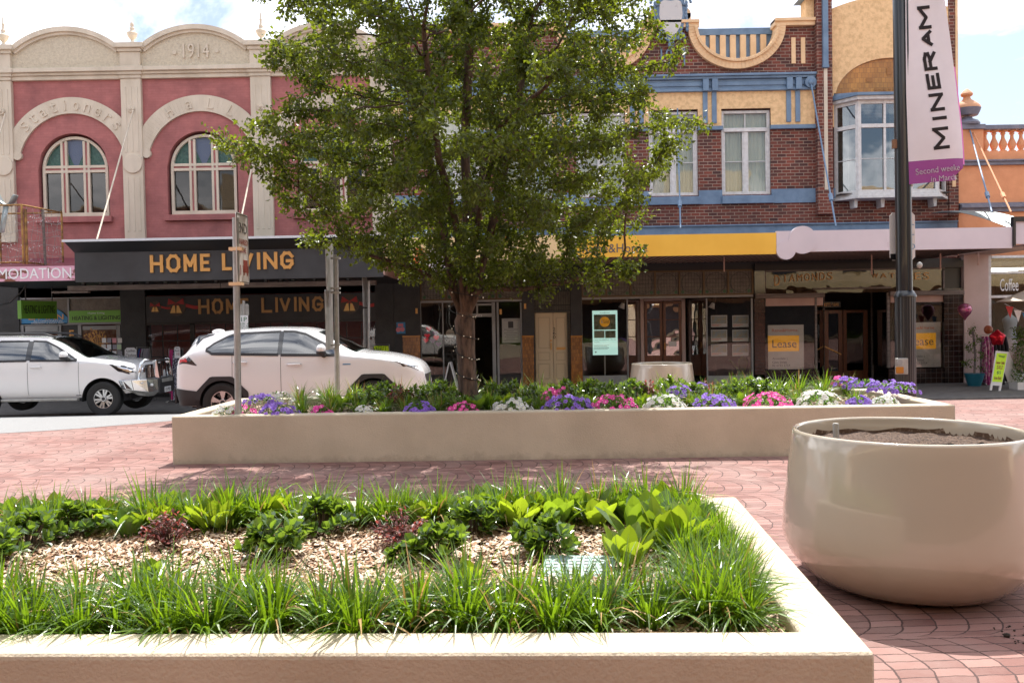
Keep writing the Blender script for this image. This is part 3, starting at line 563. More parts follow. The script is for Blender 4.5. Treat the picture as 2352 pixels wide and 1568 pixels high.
for x0, y0, x1, y1 in ((358, 800, 372, 850), (420, 760, 440, 772), (600, 760, 640, 800), (680, 770, 700, 790), (715, 750, 740, 780)): mb.pbox(x0, y0, x1, y1, YS+1.6, .02)
build_each(mb, 'window_display', K['grey_cloth'], hf)
# plank shelf with hanging pots under the black awning
sh = empty('hanging_shelf', (at(500, 665, 22).x, 22, at(500, 665, 22).z), 'long weathered plank shelf hung below the black awning', 'shelf')
X0, X1, Z0, Z1 = rc(115, 660, 862, 669, 22.0); z_s = (at(115, 668, 22).z+at(862, 648, 22).z)/2
mb = MB(); xs = [X0, X0+.35, X0+4.2, X1]
mb.box(X0, X0+.95, 22.05, 22.2, z_s-.1, z_s-.05); mb.box(X0+.45, X0+4.4, 22, 22.25, z_s-.04, z_s+.08); mb.box(X0+4.42, X1, 22, 22.25, z_s-.035, z_s+.085); build_each(mb, 'plank', K['wood_old'], sh)
mb = MB()
for k in range(6): x = X0+.8+k*(X1-X0-1.2)/5; mb.cyl((x, 22.12, z_s+.0), (x, 22.12, hzb+.05), .008, n=6)
build_each(mb, 'hanger', K['black'], sh)
SHELF = (X0, X1, z_s)
# rows: street number at door, small white security box, cable
mb = MB(); mb.pbox(160, 776, 172, 784, YS, .04); mb.build('notice', K['grey_frame'], tf)
mb = MB(); mb.pbox(161, 776, 175, 790, YS-.02, .035) if 0 else mb.pbox(161, 659, 172, 668, YS, .1); mb.build('alarm_box', K['grey_frame'], pink)
mb = MB(); mb.tube([at(0, 700, 23), at(22, 695, 23), at(48, 672, 23), at(62, 652, 23)], .02); mb.build('cable', K['black'], pink)
# poster on dark wall
mb = MB(); mb.pbox(911, 740, 931, 766, YS-.101, .012); po = tag(mb.build('poster', K['blue_sign'], None, origin=at(921, 766, YS-.1)), 'small pale blue and pink poster taped to the black wall right of the black shopfront', 'poster')
mb = MB(); mb.pbox(914, 743, 926, 750, YS-.113, .004); mb.disc(at(916, 757, YS).x, at(916, 757, YS).z, .07, YS-.117, YS-.113); mb.disc(at(925, 756, YS).x, at(925, 756, YS).z, .07, YS-.117, YS-.113); mb.build('poster_picture', mat('poster_pink', (.6,.2,.25), .6), po)
# ---------------------------------------------------------------- BRICK BUILDING
brk = empty('brick_building', (4, YW, -.42), 'two-storey dark red brick building with blue trim, scooped cream parapet and amber tiled arch', 'building')
bX0, bX1 = XR+.02, at(2199, 300, YW).x
def X(px, py=400): return at(px, py, YW).x
def Z(py, px=1700): return at(px, py, YW).z
zBt = Z(45); bxr = X(1872)
cs = X(1543)                                      # symmetry axis below the crest
W2 = (X(1658), X(1771)); W1 = (X(1491), X(1604)); sp = W2[0]-W1[0]
wl = [W2, W1]+[(W1[0]-sp*k, W1[1]-sp*k) for k in (1, 2, 3)]
wz0, wz1 = Z(447), Z(250)
mb = MB(); colwall(mb, bX0, X(1907), 3.33, Z(209), [(a, b, wz0, wz1, None) for a, b in wl], YW, YW+.3)
mb.box(bX0, bX1, YW+.9, YW+14, 3.35, Z(60)); mb.box(bX0, bX1, YW+5.5, YW+14, -.4, 3.34); bw = mb.build('wall', K['red_brick'], brk)
# parapet with scoops
zp0 = Z(174); scs = [(X(1694), 1.36), (2*cs-X(1694), 1.36)]; zflat = Z(68, 1800); zfl = Z(66, 1600)
mb = MB(); N = 40; xs = [bX0+(bxr-bX0)*i/160 for i in range(161)]
def ptop(x, hw=1.40, dep=1.22):
    for c, _ in scs:
        if abs(x-c) < hw: return Z(62)-dep*math.sqrt(max(0, 1-((x-c)/hw)**2))
    return Z(62)
for a, b in zip(xs[:-1], xs[1:]): mb.prism([(a, zp0), (b, zp0), (b, ptop(b)), (a, ptop(a))], YW, YW+.3)
mb.build('parapet', K['red_brick'], brk)
mb = MB(); ztp = Z(48)
for c, _ in scs:
    n = 36; P = []
    for k in range(n):
        t0, t1 = math.pi+math.pi*k/n, math.pi+math.pi*(k+1)/n
        def q(h, dd, t): return (c+h*math.cos(t), Z(62)+dd*math.sin(t))
        mb.prism([q(1.17, .98, t0), q(1.17, .98, t1), q(1.45, 1.27, t1), q(1.45, 1.27, t0)], YW-.13, YW+.3)
        mb.prism([q(1.17, .98, t0), q(1.17, .98, t1), q(1.26, 1.07, t1), q(1.26, 1.07, t0)], YW-.2, YW-.12)
    for sg in (-1, 1): mb.prism([(c+sg*1.17, Z(62)), (c+sg*1.45, Z(62)), (c+sg*1.30, ztp), (c+sg*1.12, ztp)], YW-.13, YW+.3)
edges = sorted([bX0]+[c+sg*1.12 for c, _ in scs for sg in (-1, 1)]+[bxr])
for a, b in zip(edges[::2], edges[1::2]): mb.box(a, b, YW-.14, YW+.31, Z(64), ztp); mb.box(a, b, YW-.2, YW+.32, ztp-.09, ztp+.004)
mb.build('coping', K['sand'], brk, bevel=.012)
for c, _ in scs:
    mb = MB(); mb.box(c-1.25, c+1.25, YW+.34, YW+.6, Z(71), Z(56)); mb.box(c-1.25, c+1.25, YW+.42, YW+.44, Z(160), Z(71)); sc = mb.build('screen_rail', K['blue'], brk)
    mb = MB()
    for k in range(-3, 4): mb.box(c+k*.305-.085, c+k*.305+.085, YW+.33, YW+.419, Z(150), Z(72))
    build_each(mb, 'slat', K['sand'], sc)
# crest
c0 = at(1543, 50, YW); mb = MB(); mb.box(cs-.62, cs+.62, YW-.05, YW+.3, ztp, Z(30)); mb.disc(cs-.4, Z(32), .22, YW-.05, YW+.3); mb.disc(cs+.4, Z(32), .22, YW-.05, YW+.3); blk = mb.build('crest_block', K['sand'], brk)
def shield(s, y0, y1):
    P = [(-.34, .48), (-.2, .56), (0, .52), (.2, .56), (.34, .48), (.36, .1), (.3, -.25), (.14, -.5), (0, -.58), (-.14, -.5), (-.3, -.25), (-.36, .1)]
    mb = MB(); mb.prism([(cs+a*s, c0.z+.04+b*s) for a, b in P], y0, y1); return mb
shield(1.22, YW-.16, YW-.05).build('scroll_frame', K['blue'], blk, bevel=.02)
sh2 = shield(.95, YW-.20, YW-.161).build('blank_shield', mat('shield_white', (.55,.54,.54), .8, col2=(.2,.19,.18), scale=5, lo=.6, hi=.75, stretch=(3,1,1)), blk)
mb = MB()
for sg in (-1, 1):
    for k in range(16): t = k*.42; rr = .16-.0085*k; mb.ell((cs+sg*(.43+rr*math.cos(t)), YW-.18, c0.z+.50+rr*math.sin(t)), .045, .05, .045, 8, 5)
    for k in range(12): t = k*.5; rr = .13-.009*k; mb.ell((cs+sg*(.27+rr*math.cos(t)), YW-.17, c0.z-.52+rr*math.sin(t)), .05, .05, .05, 8, 5)
    for k in range(8): mb.ell((cs+sg*(.47-.02*math.sin(k*.8)), YW-.15, c0.z+.4-.1*k), .05, .05, .07, 8, 5)
mb.ell((cs, YW-.17, c0.z+.68), .13, .07, .07); mb.ell((cs, YW-.17, c0.z-.72), .1, .07, .14)
mb.build('scrolls', K['blue'], blk, smooth='all')
mb = MB(); ptext(mb, '1911', 1517, 113, 1573, 153, YW-.001, .05, .01); mb.build('date_numerals', K['blue'], brk)
mb = MB()
for a in ((1817, 87, 1827, 147), (1839, 87, 1849, 147)): mb.pbox(*a, YW, .04)
build_each(mb, 'raised_bar', K['sand'], brk, .012)
# frieze, stucco band, strips, mouldings
mb = MB(); f0, f1 = Z(211), Z(174)
for (a, b, d) in ((f0, f0+.08, .13), (f0+.08, f1-.12, .07), (f0+.16, f1-.2, .10), (f1-.12, f1-.05, .16), (f1-.05, f1+.02, .22)): mb.box(bX0, bxr, YW-d, YW+.02, a, b) if d != .10 else mb.box(bX0, bxr, YW-.10, YW-.071, a, b)
frz = mb.build('frieze', K['blue'], brk, bevel=.01)
zs0 = Z(291)
mb = MB(); xs2 = sorted([bX0, bxr]+[v for w in wl for v in w if bX0 < v])
for a, b in zip(xs2[::2], xs2[1::2]): mb.box(a, b, YW-.03, YW+.02, zs0, f0)
for a, b in wl: mb.box(a, b, YW-.03, YW+.02, wz1, f0)
mb.build('stucco_band', K['sand_stucco'], brk)
mb = MB(); m2 = MB(); m3 = MB()
for a, b in zip(xs2[::2], xs2[1::2]):
    mb.box(a-.03, b+.03, YW-.11, YW-.0, Z(299), Z(290)); m3.box(a, b, YW-.035, YW+.0, Z(468), Z(436))
    gc = (a+b)/2 if b-a < 1.5 else a+.72 if b > X(1830) else b-.7
    if b > X(1830): gc = X(1822)
    for sg in (-1, 1): m2.box(gc+sg*.135-.07, gc+sg*.135+.07, YW-.075, YW-.031, zs0+.1, f0); m2.box(gc+sg*.135-.085, gc+sg*.135+.085, YW-.2, YW-.101, f0-.0, f1-.13)
build_each(mb, 'pier_moulding', K['blue'], brk, .01); build_each(m2, 'strip', K['blue'], brk, .006); build_each(m3, 'blue_band', K['blue'], brk)
for a, b in wl:
    y0, y1 = YW+.08, YW+.18; fr = MB(); c = (a+b)/2; zt = Z(296)
    fr.box(a, a+.09, y0, y1, wz0, wz1-.04); fr.box(b-.09, b, y0, y1, wz0, wz1-.04); fr.box(a+.09, b-.09, y0, y1, wz1-.12, wz1-.04); fr.box(a+.09, b-.09, y0, y1, wz0, wz0+.1)
    fr.box(a+.09, b-.09, y0-.02, y1, zt-.07, zt+.04); fr.box(c-.05, c+.05, y0+.01, y1, wz0+.1, zt-.07); fr.box(c-.015, c+.015, y0+.02, y1, zt+.04, wz1-.12)
    zm = Z(370); fr.box(a+.09, b-.09, y0+.03, y1, zm-.012, zm+.012)
    for (u, v) in ((a+.09, c-.05), (c+.05, b-.09)): fr.box(u, u+.04, y0+.02, y1, wz0+.1, zt-.07); fr.box(v-.04, v, y0+.02, y1, wz0+.1, zt-.07)
    w = fr.build('window', K['white_paint'], brk, bevel=.005)
    mb = MB(); mb.box(a+.02, b-.02, y1-.03, y1-.02, wz0, wz1); mb.build('pane', K['glass_curtain'], w)
    mb = MB(); n = 28; P = [[(a+(b-a)*k/n, y1+.05+.02*(k % 2), z) for z in (wz0, wz1)] for k in range(n+1)]; mb.grid(P); mb.build('curtain', K['curtain'], w)
    mb = MB(); mb.box(a-.02, b+.04, YW-.13, YW+.1, Z(468), Z(452)); mb.add([(a-.02, YW-.13, Z(452)), (b+.04, YW-.13, Z(452)), (b+.04, YW+.1, wz0+.01), (a-.02, YW+.1, wz0+.01), (a-.02, YW+.1, Z(452)), (b+.04, YW+.1, Z(452))], [(0,1,2,3), (0,3,4), (1,5,2), (0,4,5,1)])
    mb.build('sill', K['blue'], brk)
mb = MB(); mb.box(bX0, X(2196), YW-.06, YW+.01, Z(537), Z(517)); mb.box(bX0, X(2196), YW-.12, YW+.01, Z(519), Z(516)); mb.build('base_band', K['blue'], brk)
# pier with pipes
mb = MB(); mb.box(bxr, X(1907), YW-.24, YW+.5, Z(497), Z(-60)); pr_ = mb.build('pier', K['red_brick'], brk)
mb = MB(); mb.box(X(1884), X(1896), YW-.33, YW-.241, Z(164), Z(-60)); mb.box(X(1883), X(1897), YW-.34, YW-.24, Z(166), Z(160)); mb.build('downpipe', K['blue'], pr_)
mb = MB(); mb.box(X(1887), X(1895), YW-.26, YW-.241, Z(442), Z(167)); mb.build('cream_strip', K['cream'], pr_)
mb = MB(); mb.box(X(1853), bxr-.01, YW-.06, YW+.4, ztp+.005, Z(2)); blk2 = mb.build('end_block', K['sand_stucco'], brk)
mb = MB(); mb.prism([(X(1853)-.2, Z(2)), (bxr+.6, Z(2)), (bxr+.5, Z(-12)), (X(1853), Z(-12))], YW-.3, YW+.5); mb.build('blue_cap', K['blue'], blk2)
# stucco gable with amber arch and bay window
gx0, gx1 = X(1907), bX1-.08; gc = X(2044, 300); zspr = Z(228, 2044); ah, aw_ = Z(134, 2044)-zspr, (X(2171)-X(1917))/2
mb = MB(); n = 44
def gtop(x):
    u = (x-X(2044))/2.05; return Z(-8, 2044)-.50*u*u if abs(u) < 1 else Z(30, 2044)
bayL, bayR = X(1907), X(2182)
def bot(x):
    u = (x-gc)/aw_; return zspr+ah*math.sqrt(max(0, 1-u*u)) if abs(u) < 1 else Z(290, 2044)
xs3 = [gx0+(gx1-gx0)*k/70 for k in range(71)]
for a, b in zip(xs3[:-1], xs3[1:]):
    ba, bb = bot(a), bot(b)
    if abs(ba-bb) > .5: ba = bb = max(ba, bb)
    mb.prism([(a, ba), (b, bb), (b, gtop(b)), (a, gtop(a))], YW-.05, YW+.5)
mb.build('stucco_gable', K['sand_stucco'], brk)
mb = MB(); mb.prism([(gc+aw_*math.cos(R(t))*.995, zspr+ah*math.sin(R(t))*.995) for t in range(0, 181, 6)], YW+.03, YW+.1); ar = mb.build('tiled_arch', K['amber_arch'], brk)
mb = MB()
for u, v, w_, h_ in ((0, .68, .14, .2), (-.36, .48, .2, .12), (.36, .48, .2, .12), (-.62, .2, .2, .12), (.62, .2, .2, .12)): mb.box(gc+u*aw_-w_/2, gc+u*aw_+w_/2, YW+.015, YW+.028, zspr+v*ah-h_/2, zspr+v*ah+h_/2)
for k in range(13): mb.box(gc-.45+k*.14, gc-.36+k*.14, YW+.015, YW+.028, zspr+.22*ah, zspr+.27*ah)
mb.build('relief_tile', mat('relief_tile', (.30,.12,.02), .3), ar)
mb = MB(); colwall(mb, X(1907), bX1, 3.33, Z(289, 2044), [(bayL+.1, bayR-.1, Z(455, 2044), Z(228, 2044), None)], YW, YW+.3); mb.box(X(2178), bX1, YW-.06, YW-.001, Z(497, 2180), Z(-60, 2180)); mb.build('bay_wall', K['red_brick'], brk)
mb = MB(); mb.box(bX1-.085, bX1-.02, YW-.09, YW-.061, Z(290, 2190), Z(-60)); mb.box(X(2184), X(2192), YW-.09, YW-.061, Z(430, 2190), Z(380, 2190)); mb.build('corner_strip', K['sand'], brk)
bz0, bz1 = Z(448, 2044), Z(240, 2044); pj = .55
bp = [(bayL+.12, YW), (bayL+.62, YW-pj), (bayR-.62, YW-pj), (bayR-.12, YW)]
def offp(k): return [(bp[0][0]-k, YW+.05), (bp[1][0]-k*.5, YW-pj-k), (bp[2][0]+k*.5, YW-pj-k), (bp[3][0]+k, YW+.05)]
mb = MB(); mb.prismz(offp(.14), bz1, bz1+.1); mb.prismz(offp(.02), bz0-.08, bz0); mb.prismz(offp(.1), bz0-.16, bz0-.081)
for t in (.25, .42, .75): x = bp[1][0]+(bp[2][0]-bp[1][0])*(t-.25)/.5; mb.prism([(x-.06, bz0-.16), (x+.06, bz0-.16), (x+.04, bz0-.4), (x-.04, bz0-.4)], YW-.35, YW-.0)
def seg(mb, a, b, z0, z1, t=.07, d0=0):   # bar along a->b
    a = Vector((*a, 0)); b = Vector((*b, 0)); d = (b-a).normalized(); n_ = Vector((d.y, -d.x, 0)); p = [a+n_*d0, b+n_*d0, b-n_*t, a-n_*t]; mb.prismz([(q.x, q.y) for q in p], z0, z1)
ztr = Z(297, 2044)
for a, b, nn_ in ((bp[0], bp[1], 1), (bp[1], bp[2], 2), (bp[2], bp[3], 1)):
    A = Vector(a); B = Vector(b); L = (B-A).length; d = (B-A)/L
    for (t0, t1) in [(0, .09), (L-.09, L)]+([(L*k/3-.035, L*k/3+.035) for k in (1, 2)] if nn_ == 2 else []): seg(mb, A+d*t0, A+d*t1, bz0, bz1)
    seg(mb, A+d*.09, B-d*.09, bz0, bz0+.09, d0=-.01); seg(mb, A+d*.09, B-d*.09, ztr-.06, ztr+.05, d0=.012); seg(mb, A+d*.09, B-d*.09, bz1-.1, bz1, d0=-.01); seg(mb, A+d*.09, B-d*.09, Z(371, 2044)-.01, Z(371, 2044)+.01, .05, -.02)
bay = mb.build('bay_window', K['white_paint'], brk, bevel=.004)
mb = MB()
for a, b in ((bp[0], bp[1]), (bp[1], bp[2]), (bp[2], bp[3])): seg(mb, a, b, bz0, bz1, .055, -.05)
mb.build('pane', K['glass_bay'], bay)
mb = MB(); k0, k1 = offp(.24), offp(.0)
mb.prismz(offp(.22), bz1+.101, bz1+.18); mb.add([(x, y, bz1+.181) for x, y in offp(.22)]+[(x, YW+.02, bz1+.34) for x in (bp[0][0], bp[1][0]+.1, bp[2][0]-.1, bp[3][0])], [(0,1,5,4), (1,2,6,5), (2,3,7,6), (0,3,2,1)]); mb.build('bay_roof', K['blue'], bay)
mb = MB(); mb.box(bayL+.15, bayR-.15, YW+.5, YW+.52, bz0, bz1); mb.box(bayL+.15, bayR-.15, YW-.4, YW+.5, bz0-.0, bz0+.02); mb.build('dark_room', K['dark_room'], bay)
mb = MB()
for x in (bayL+.25, bp[1][0]+1.05): mb.box(x, x+.3, YW-.25 if x > bp[1][0] else YW-.05, YW-.2 if x > bp[1][0] else YW, bz0+.1, bz1-.1)
build_each(mb, 'curtain', K['curtain'], bay)
mb = MB(); mb.pbox(1907, 433, 1918, 460, YW, .04); mb.pbox(2136, 423, 2152, 452, YW, .04); build_each(mb, 'blue_quoin', K['blue'], brk)
# tie rods
for (x0, y0, x1, y1) in ((1863, 192, 1920, 520), (1556, 250, 1563, 524), (1230, 200, 1240, 540)):
    a = at(x0, y0, YW-.2); b = at(x1, y1, YF+.5); mb = MB(); mb.cyl(a, b, .022, n=8)
    m_ = a.lerp(b, .82); e = (b-a).normalized(); mb.cyl(m_-e*.12, m_+e*.12, .055, n=8); tr = mb.build('tie_rod', K['blue'], brk, smooth=True)
    mb = MB()
    if y0 < 220: mb.disc(a.x, a.z+.05, .17, YW-.2, YW-.1); mb.ell((a.x, YW-.2, a.z+.03), .09, .08, .09); mb.build('rosette', K['blue'], tr)
# awning
cr, (a0, a1, ab, atp) = fascia(brk, 'cream_fascia', 885, 1324, 547, 539, 601, 593, YF, K['cream_sign'])
ye, (y0_, y1_, yb_, yt_) = fascia(brk, 'yellow_fascia', 1324.5, 1783, 543, 534, 592, 583, YF, K['yellow'])
wh, (w0_, w1_, wb_, wt_) = fascia(brk, 'white_fascia', 1783.5, 2325, 533, 519, 582, 567, YF, K['lilac_white'], .08)
mb = MB(); ptext(mb, 'Raine&Horne', 1338, 560, 1486, 580, YF, .01, .03); ptext(mb, '.', 1487, 576, 1489, 578, YF, .01); mb.build('lettering', K['grey_text'], ye)
mb = MB(); ptext(mb, 'the', 2036, 550, 2073, 568, YF, .004); mb.build('faded_lettering', mat('faded', (.57,.51,.56), .4), wh)
mb = MB(); c = at(1843, 551, YF); mb.disc(c.x, c.z, .345, YF-.03, YF+.079, 40); c = at(1805, 574, YF); mb.disc(c.x, c.z, .24, YF-.028, YF+.077, 36); c = at(1005, 596, YF); mb.disc(c.x, c.z, .3, YF-.03, YF+.05, 36); build_each(mb, 'round_panel', K['lilac_white'], wh)
mb = MB(); c = at(963, 590, YF)
for (u, v, r) in ((0, .12, .12), (.08, -.05, .13), (-.1, -.1, .09), (.02, -.24, .1)): mb.disc(c.x+u, c.z+v, r, YF-.03-abs(u)*.1, YF)
for px, py in ((1168, 548),):
    c = at(px, py, YF); mb.disc(c.x, c.z, .09, YF-.02, YF)
ptext(mb, 'pottery', 1030, 556, 1160, 590, YF, .02, .03) if 0 else None
mb.build('orange_emblem', K['orange_sign'], cr)
mb = MB(); mb.box(a0, w1_, YF+.081, YW-.1, wb_+.05, wb_+.11); mb.box(a0, w1_, YF+.0815, YF+.18, wb_+.0, wb_+.06)
mb.build('soffit', brick('soffit_boards', (.34,.22,.18), (.28,.18,.15), (.06,.04,.03), w=90, h=.12, ms=.012) if 0 else K['soffit'], wh)
sb = MB()
k = a0+.2
while k < w1_: sb.box(k, k+.012, YF+.2, YW-.1, wb_+.035, wb_+.049); k += .16
sb.build('soffit_joint', K['black_wall'], wh)
mb = MB(); mb.box(a0, w1_, YF+.085, YW-.3, wt_-.12, wt_-.06); mb.build('awning_roof', K['slate'], wh)
for px, L in ((1663, .35), (2002, .5), (2247, .3), (2160, .4)):
    p = at(px, 596, 23.3); mb = MB(); mb.cyl((p.x, 23.3, wb_+.04), (p.x, 23.3, wb_-L), .02, n=6); mb.build('hook', K['soffit'], wh)
# shops: pottery | 260 | agent | jeweller
ws = MB(); ws.box(X(884), X(2206), YS+.02, YS+.3, Z(622), 3.32); ws.box(X(1226), X(1311), YS+.02, YS+.3, Z(662), Z(622)-.001); ws.box(X(2166), X(2206), YS+.021, YS+.3, Z(700), Z(622)-.002); ws.build('lintel', K['black'], brk)
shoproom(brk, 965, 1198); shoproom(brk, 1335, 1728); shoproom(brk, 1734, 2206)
pier(brk, 905, 966, 620); pier(brk, 1199, 1227, 620); pier(brk, 1310, 1336, 620)
for a, b in ((927, 967), (1200, 1226), (1311, 1337)):
    t_ = MB(); X0, X1, _, Z1 = rc(a, 774, b, 870, YS); t_.box(X0, X1, YS-.135, YS-.101, zG, Z1); ti = t_.build('tiled_dado', K['amber_brick'], brk)
    t_ = MB(); t_.box(X0-.01, X1+.01, YS-.15, YS-.1, Z1+.001, Z1+.05); t_.build('dado_cap', K['amber_tile'], ti)
for px, py in ((957, 714), (1206, 703), (1150, 716)):
    mb = MB(); mb.pbox(px-2.5, py-6, px+2.5, py+6, YS-.1, .05); mb.build('brass_light', K['gold'], brk)
def leadlight(px0, px1, py0, py1, n, par, cp='wood_old'):
    X0, X1, Z0, Z1 = rc(px0, py0, px1, py1, YS); mb = MB(); mb.box(X0, X1, YS+.01, YS+.02, Z0, Z1); w = mb.build('leadlight', K['lead_glass'], par)
    mb = MB(); pw = (X1-X0)/n
    for k in range(n+1): mb.box(X0+k*pw-.025, X0+k*pw+.025, YS-.04, YS+.0, Z0, Z1)
    mb.box(X0, X1, YS-.045, YS+.0, Z0-.03, Z0+.02); mb.box(X0, X1, YS-.045, YS+.0, Z1-.02, Z1+.03); mb.build('frame', K['bell'] if 0 else mat('bronze', (.11,.07,.03), .4, metal=.3), w)
    mb = MB()
    for k in range(n):
        c = X0+(k+.5)*pw; h = (Z1-Z0)/2; zc = (Z0+Z1)/2
        for j in range(-3, 4): mb.box(c+j*pw*.12-.004, c+j*pw*.12+.004, YS-.0, YS+.009, Z0+.02, Z1-.02)
        for j in range(-2, 3): mb.box(c-pw*.45, c+pw*.45, YS-.0005, YS+.0085, zc+j*h*.32-.004, zc+j*h*.32+.004)
        mb.ring(c, zc, pw*.40, pw*.40+.012, YS-.004, YS+.008, 0, 360, 28)
    mb.build('lead', K['black'], w)
    mb = MB()
    for k in range(n):
        c = X0+(k+.5)*pw
        for sg in (-1, 1): mb.disc(c+sg*pw*.36, Z0+.09, .05, YS-.006, YS+.007, 12)
    mb.build('green_glass', mat('gg', (.02,.09,.03), .3), w)
    return w
leadlight(966, 1198, 632, 688, 4, brk); leadlight(1336, 1728, 624, 678, 7, brk)
# pottery front
mb = MB()
for a in ((966, 689, 1200, 694), (966, 694, 969, 900), (1017, 694, 1020, 900), (1131, 694, 1139, 900), (1142, 694, 1147, 900), (1196, 694, 1200, 900), (1050, 697, 1131, 702), (1050, 720, 1131, 728), (1094, 702, 1098, 720), (1050, 702, 1056, 900)): mb.pbox(*a, YS, .05)
pf = mb.build('shopfront_frame', K['grey_frame'], brk, bevel=.004)
mb = MB(); mb.pbox(969, 694, 1017, 860, YS, 0); mb.pbox(1020, 694, 1050, 860, YS, 0); mb.pbox(1147, 694, 1196, 860, YS, 0); mb.pbox(1056, 702, 1131, 720, YS, 0); build_each(mb, 'shop_pane', K['glass_shop'], pf)
mb = MB(); mb.pbox(1093, 723, 1107, 727, YS-.05, .004); nb = mb.build('number_plate', K['paper'], pf)
mb = MB(); ptext(mb, '258', 1095, 724, 1105, 726.7, YS-.054, .004, .02); mb.build('numerals', K['black'], nb)
mb = MB(); mb.pbox(966, 860, 1050, 900, YS, .04); mb.pbox(1139, 860, 1200, 900, YS, .04); build_each(mb, 'stall_riser', K['black_wall'], pf)
def sheet(px0, py0, px1, py1, Y, label, cat='poster', col='paper', nm='poster'):
    mb = MB(); mb.pbox(px0, py0, px1, py1, Y, .012); return tag(mb.build(nm, K[col], None, origin=at((px0+px1)/2, py1, Y)), label, cat)
cp = sheet(1153, 731, 1195, 787, YS+.1, 'white pottery class notice with a small picture in the window left of door 260')
mb = MB(); ptext(mb, 'Glen Innes Pottery Club Classes', 1157, 734, 1191, 736.5, YS+.088, .003, .02)
for k, (u, v) in enumerate(((1158, 1190), (1164, 1180), (1158, 1188), (1162, 1186), (1160, 1189), (1163, 1183), (1158, 1189))): mb.pbox(u, 756+k*4.2, v, 756.8+k*4.2, YS+.088, .003)
mb.pbox(1167, 738, 1179, 753, YS+.088, .003); mb.build('print', K['grey_text'], cp)
mb = MB(); mb.pbox(1149, 860, 1189, 900, YS+.5, .4) if 0 else None
# hearts in the window
hearts = [(985, 755, 'balloon_red'), (981, 771, 'balloon_red'), (978, 781, 'balloon_red'), (1002, 775, 'balloon_red'), (994, 782, 'violet'), (1007, 790, 'violet'), (1000, 765, 'violet')]
for k, (px, py, m) in enumerate(hearts):
    p = at(px, py, YS+.3); s = .09; mb = MB(); pts = [(p.x+s*(16*math.sin(t)**3)/16, p.z+s*(13*math.cos(t)-5*math.cos(2*t)-2*math.cos(3*t)-math.cos(4*t))/16) for t in [i*.393 for i in range(16)]]
    mb.prism(pts, YS+.3, YS+.33); o = mb.build('paper_heart', K[m], None, origin=p); o['group'] = 'paper hearts hung in the pottery shop window'
    tag(o, ('red' if m != 'violet' else 'magenta')+' paper heart in the left pottery window, '+ORD[k]+' in its cluster from the top', 'decoration')
op = sheet(1020, 775, 1046, 796, YS+.12, 'dark OPEN COME IN card hung in the pottery shop window', 'sign', 'grey_text', 'open_sign')
mb = MB(); ptext(mb, 'OPEN', 1023, 778, 1043, 785, YS+.108, .003, .03); ptext(mb, 'COME IN', 1023, 788, 1043, 793, YS+.108, .003, .02); mb.build('lettering', K['paper'], op)
ov = MB(); c = at(1034, 766, YS+.1); ov.disc(c.x, c.z, .13, YS+.088, YS+.1); ov = tag(ov.build('open_sign', K['cream'], None, origin=c), 'round cream OPEN badge above the dark card in the pottery shop window', 'sign')
mb = MB(); ptext(mb, 'OPEN', 1027, 764, 1041, 768.5, YS+.088, .003, .02); mb.build('lettering', K['grey_text'], ov)
# a-frame in doorway
af = empty('sandwich_board', at(1035, 870, 24.6), 'small white-edged dark sandwich board standing edge-on before the pottery shop', 'sign')
mb = MB(); b = at(1035, 870, 24.6); zt = at(1035, 831, 24.6).z; zb = -.42
for sg in (-1, 1): mb.add([(b.x, 24.3, zt), (b.x+.03*sg, 24.3, zt), (b.x+sg*.27, 24.3, zb), (b.x+sg*.23, 24.3, zb), (b.x, 24.9, zt), (b.x+.03*sg, 24.9, zt), (b.x+sg*.27, 24.9, zb), (b.x+sg*.23, 24.9, zb)], [(0,1,2,3), (4,7,6,5), (0,4,5,1), (1,5,6,2), (2,6,7,3), (0,3,7,4)])
mb.build('frame', K['paper'], af)
mb = MB(); mb.add([(b.x, 24.5, zt-.06), (b.x+.22, 24.5, zb+.1), (b.x-.22, 24.5, zb+.1)], [(0,1,2)]); mb.build('board', K['black'], af, solid=.02)
# door 260
mb = MB(); mb.pbox(1226, 716, 1311, 900, YS+.1, .0, back=.06); mb.build('door_surround', K['door_cream'], brk)
dr = empty('x', (0,0,0), None, None) if 0 else None
mb = MB(); mb.pbox(1230, 718, 1270.5, 880, YS+.08, .05); mb.pbox(1271.5, 718, 1303, 880, YS+.08, .05); door = mb.build('door', K['door_cream'], brk, bevel=.006)
mb = MB()
for a in ((1236, 728, 1264, 800), (1277, 728, 1299, 800), (1236, 808, 1264, 828), (1277, 808, 1299, 828), (1236, 834, 1264, 870), (1277, 834, 1299, 870)):
    X0, X1, Z0, Z1 = rc(*a, YS+.03)
    for q in ((X0, X1, Z0, Z0+.03), (X0, X1, Z1-.03, Z1), (X0, X0+.03, Z0+.031, Z1-.031), (X1-.03, X1, Z0+.031, Z1-.031)): mb.box(q[0], q[1], YS+.015, YS+.03, q[2], q[3])
mb.build('panel_moulding', mat('door_shade', (.50,.40,.26), .5), door)
mb = MB()
for k, ch in enumerate('260'): ptext(mb, ch, 1270, 752+k*9, 1276, 759.5+k*9, YS+.03, .01, .02)
mb.build('numerals', K['black'], door)
mb = MB(); mb.pbox(1264.5, 787, 1267, 803, YS+.03, .06); mb.pbox(1278, 797, 1299, 803, YS+.03, .02); mb.disc(at(1265.5, 782, YS).x, at(1265.5, 782, YS).z, .03, YS, YS+.03); mb.build('handle', K['gold'], door)
mb = MB(); mb.pbox(1226, 660, 1311, 711, YS, -.05, back=.1); fl = mb.build('fanlight', K['lead_glass'], brk)
mb = MB()
for k in range(16): mb.pbox(1228+k*5.4, 662, 1229+k*5.4, 715, YS, .05)
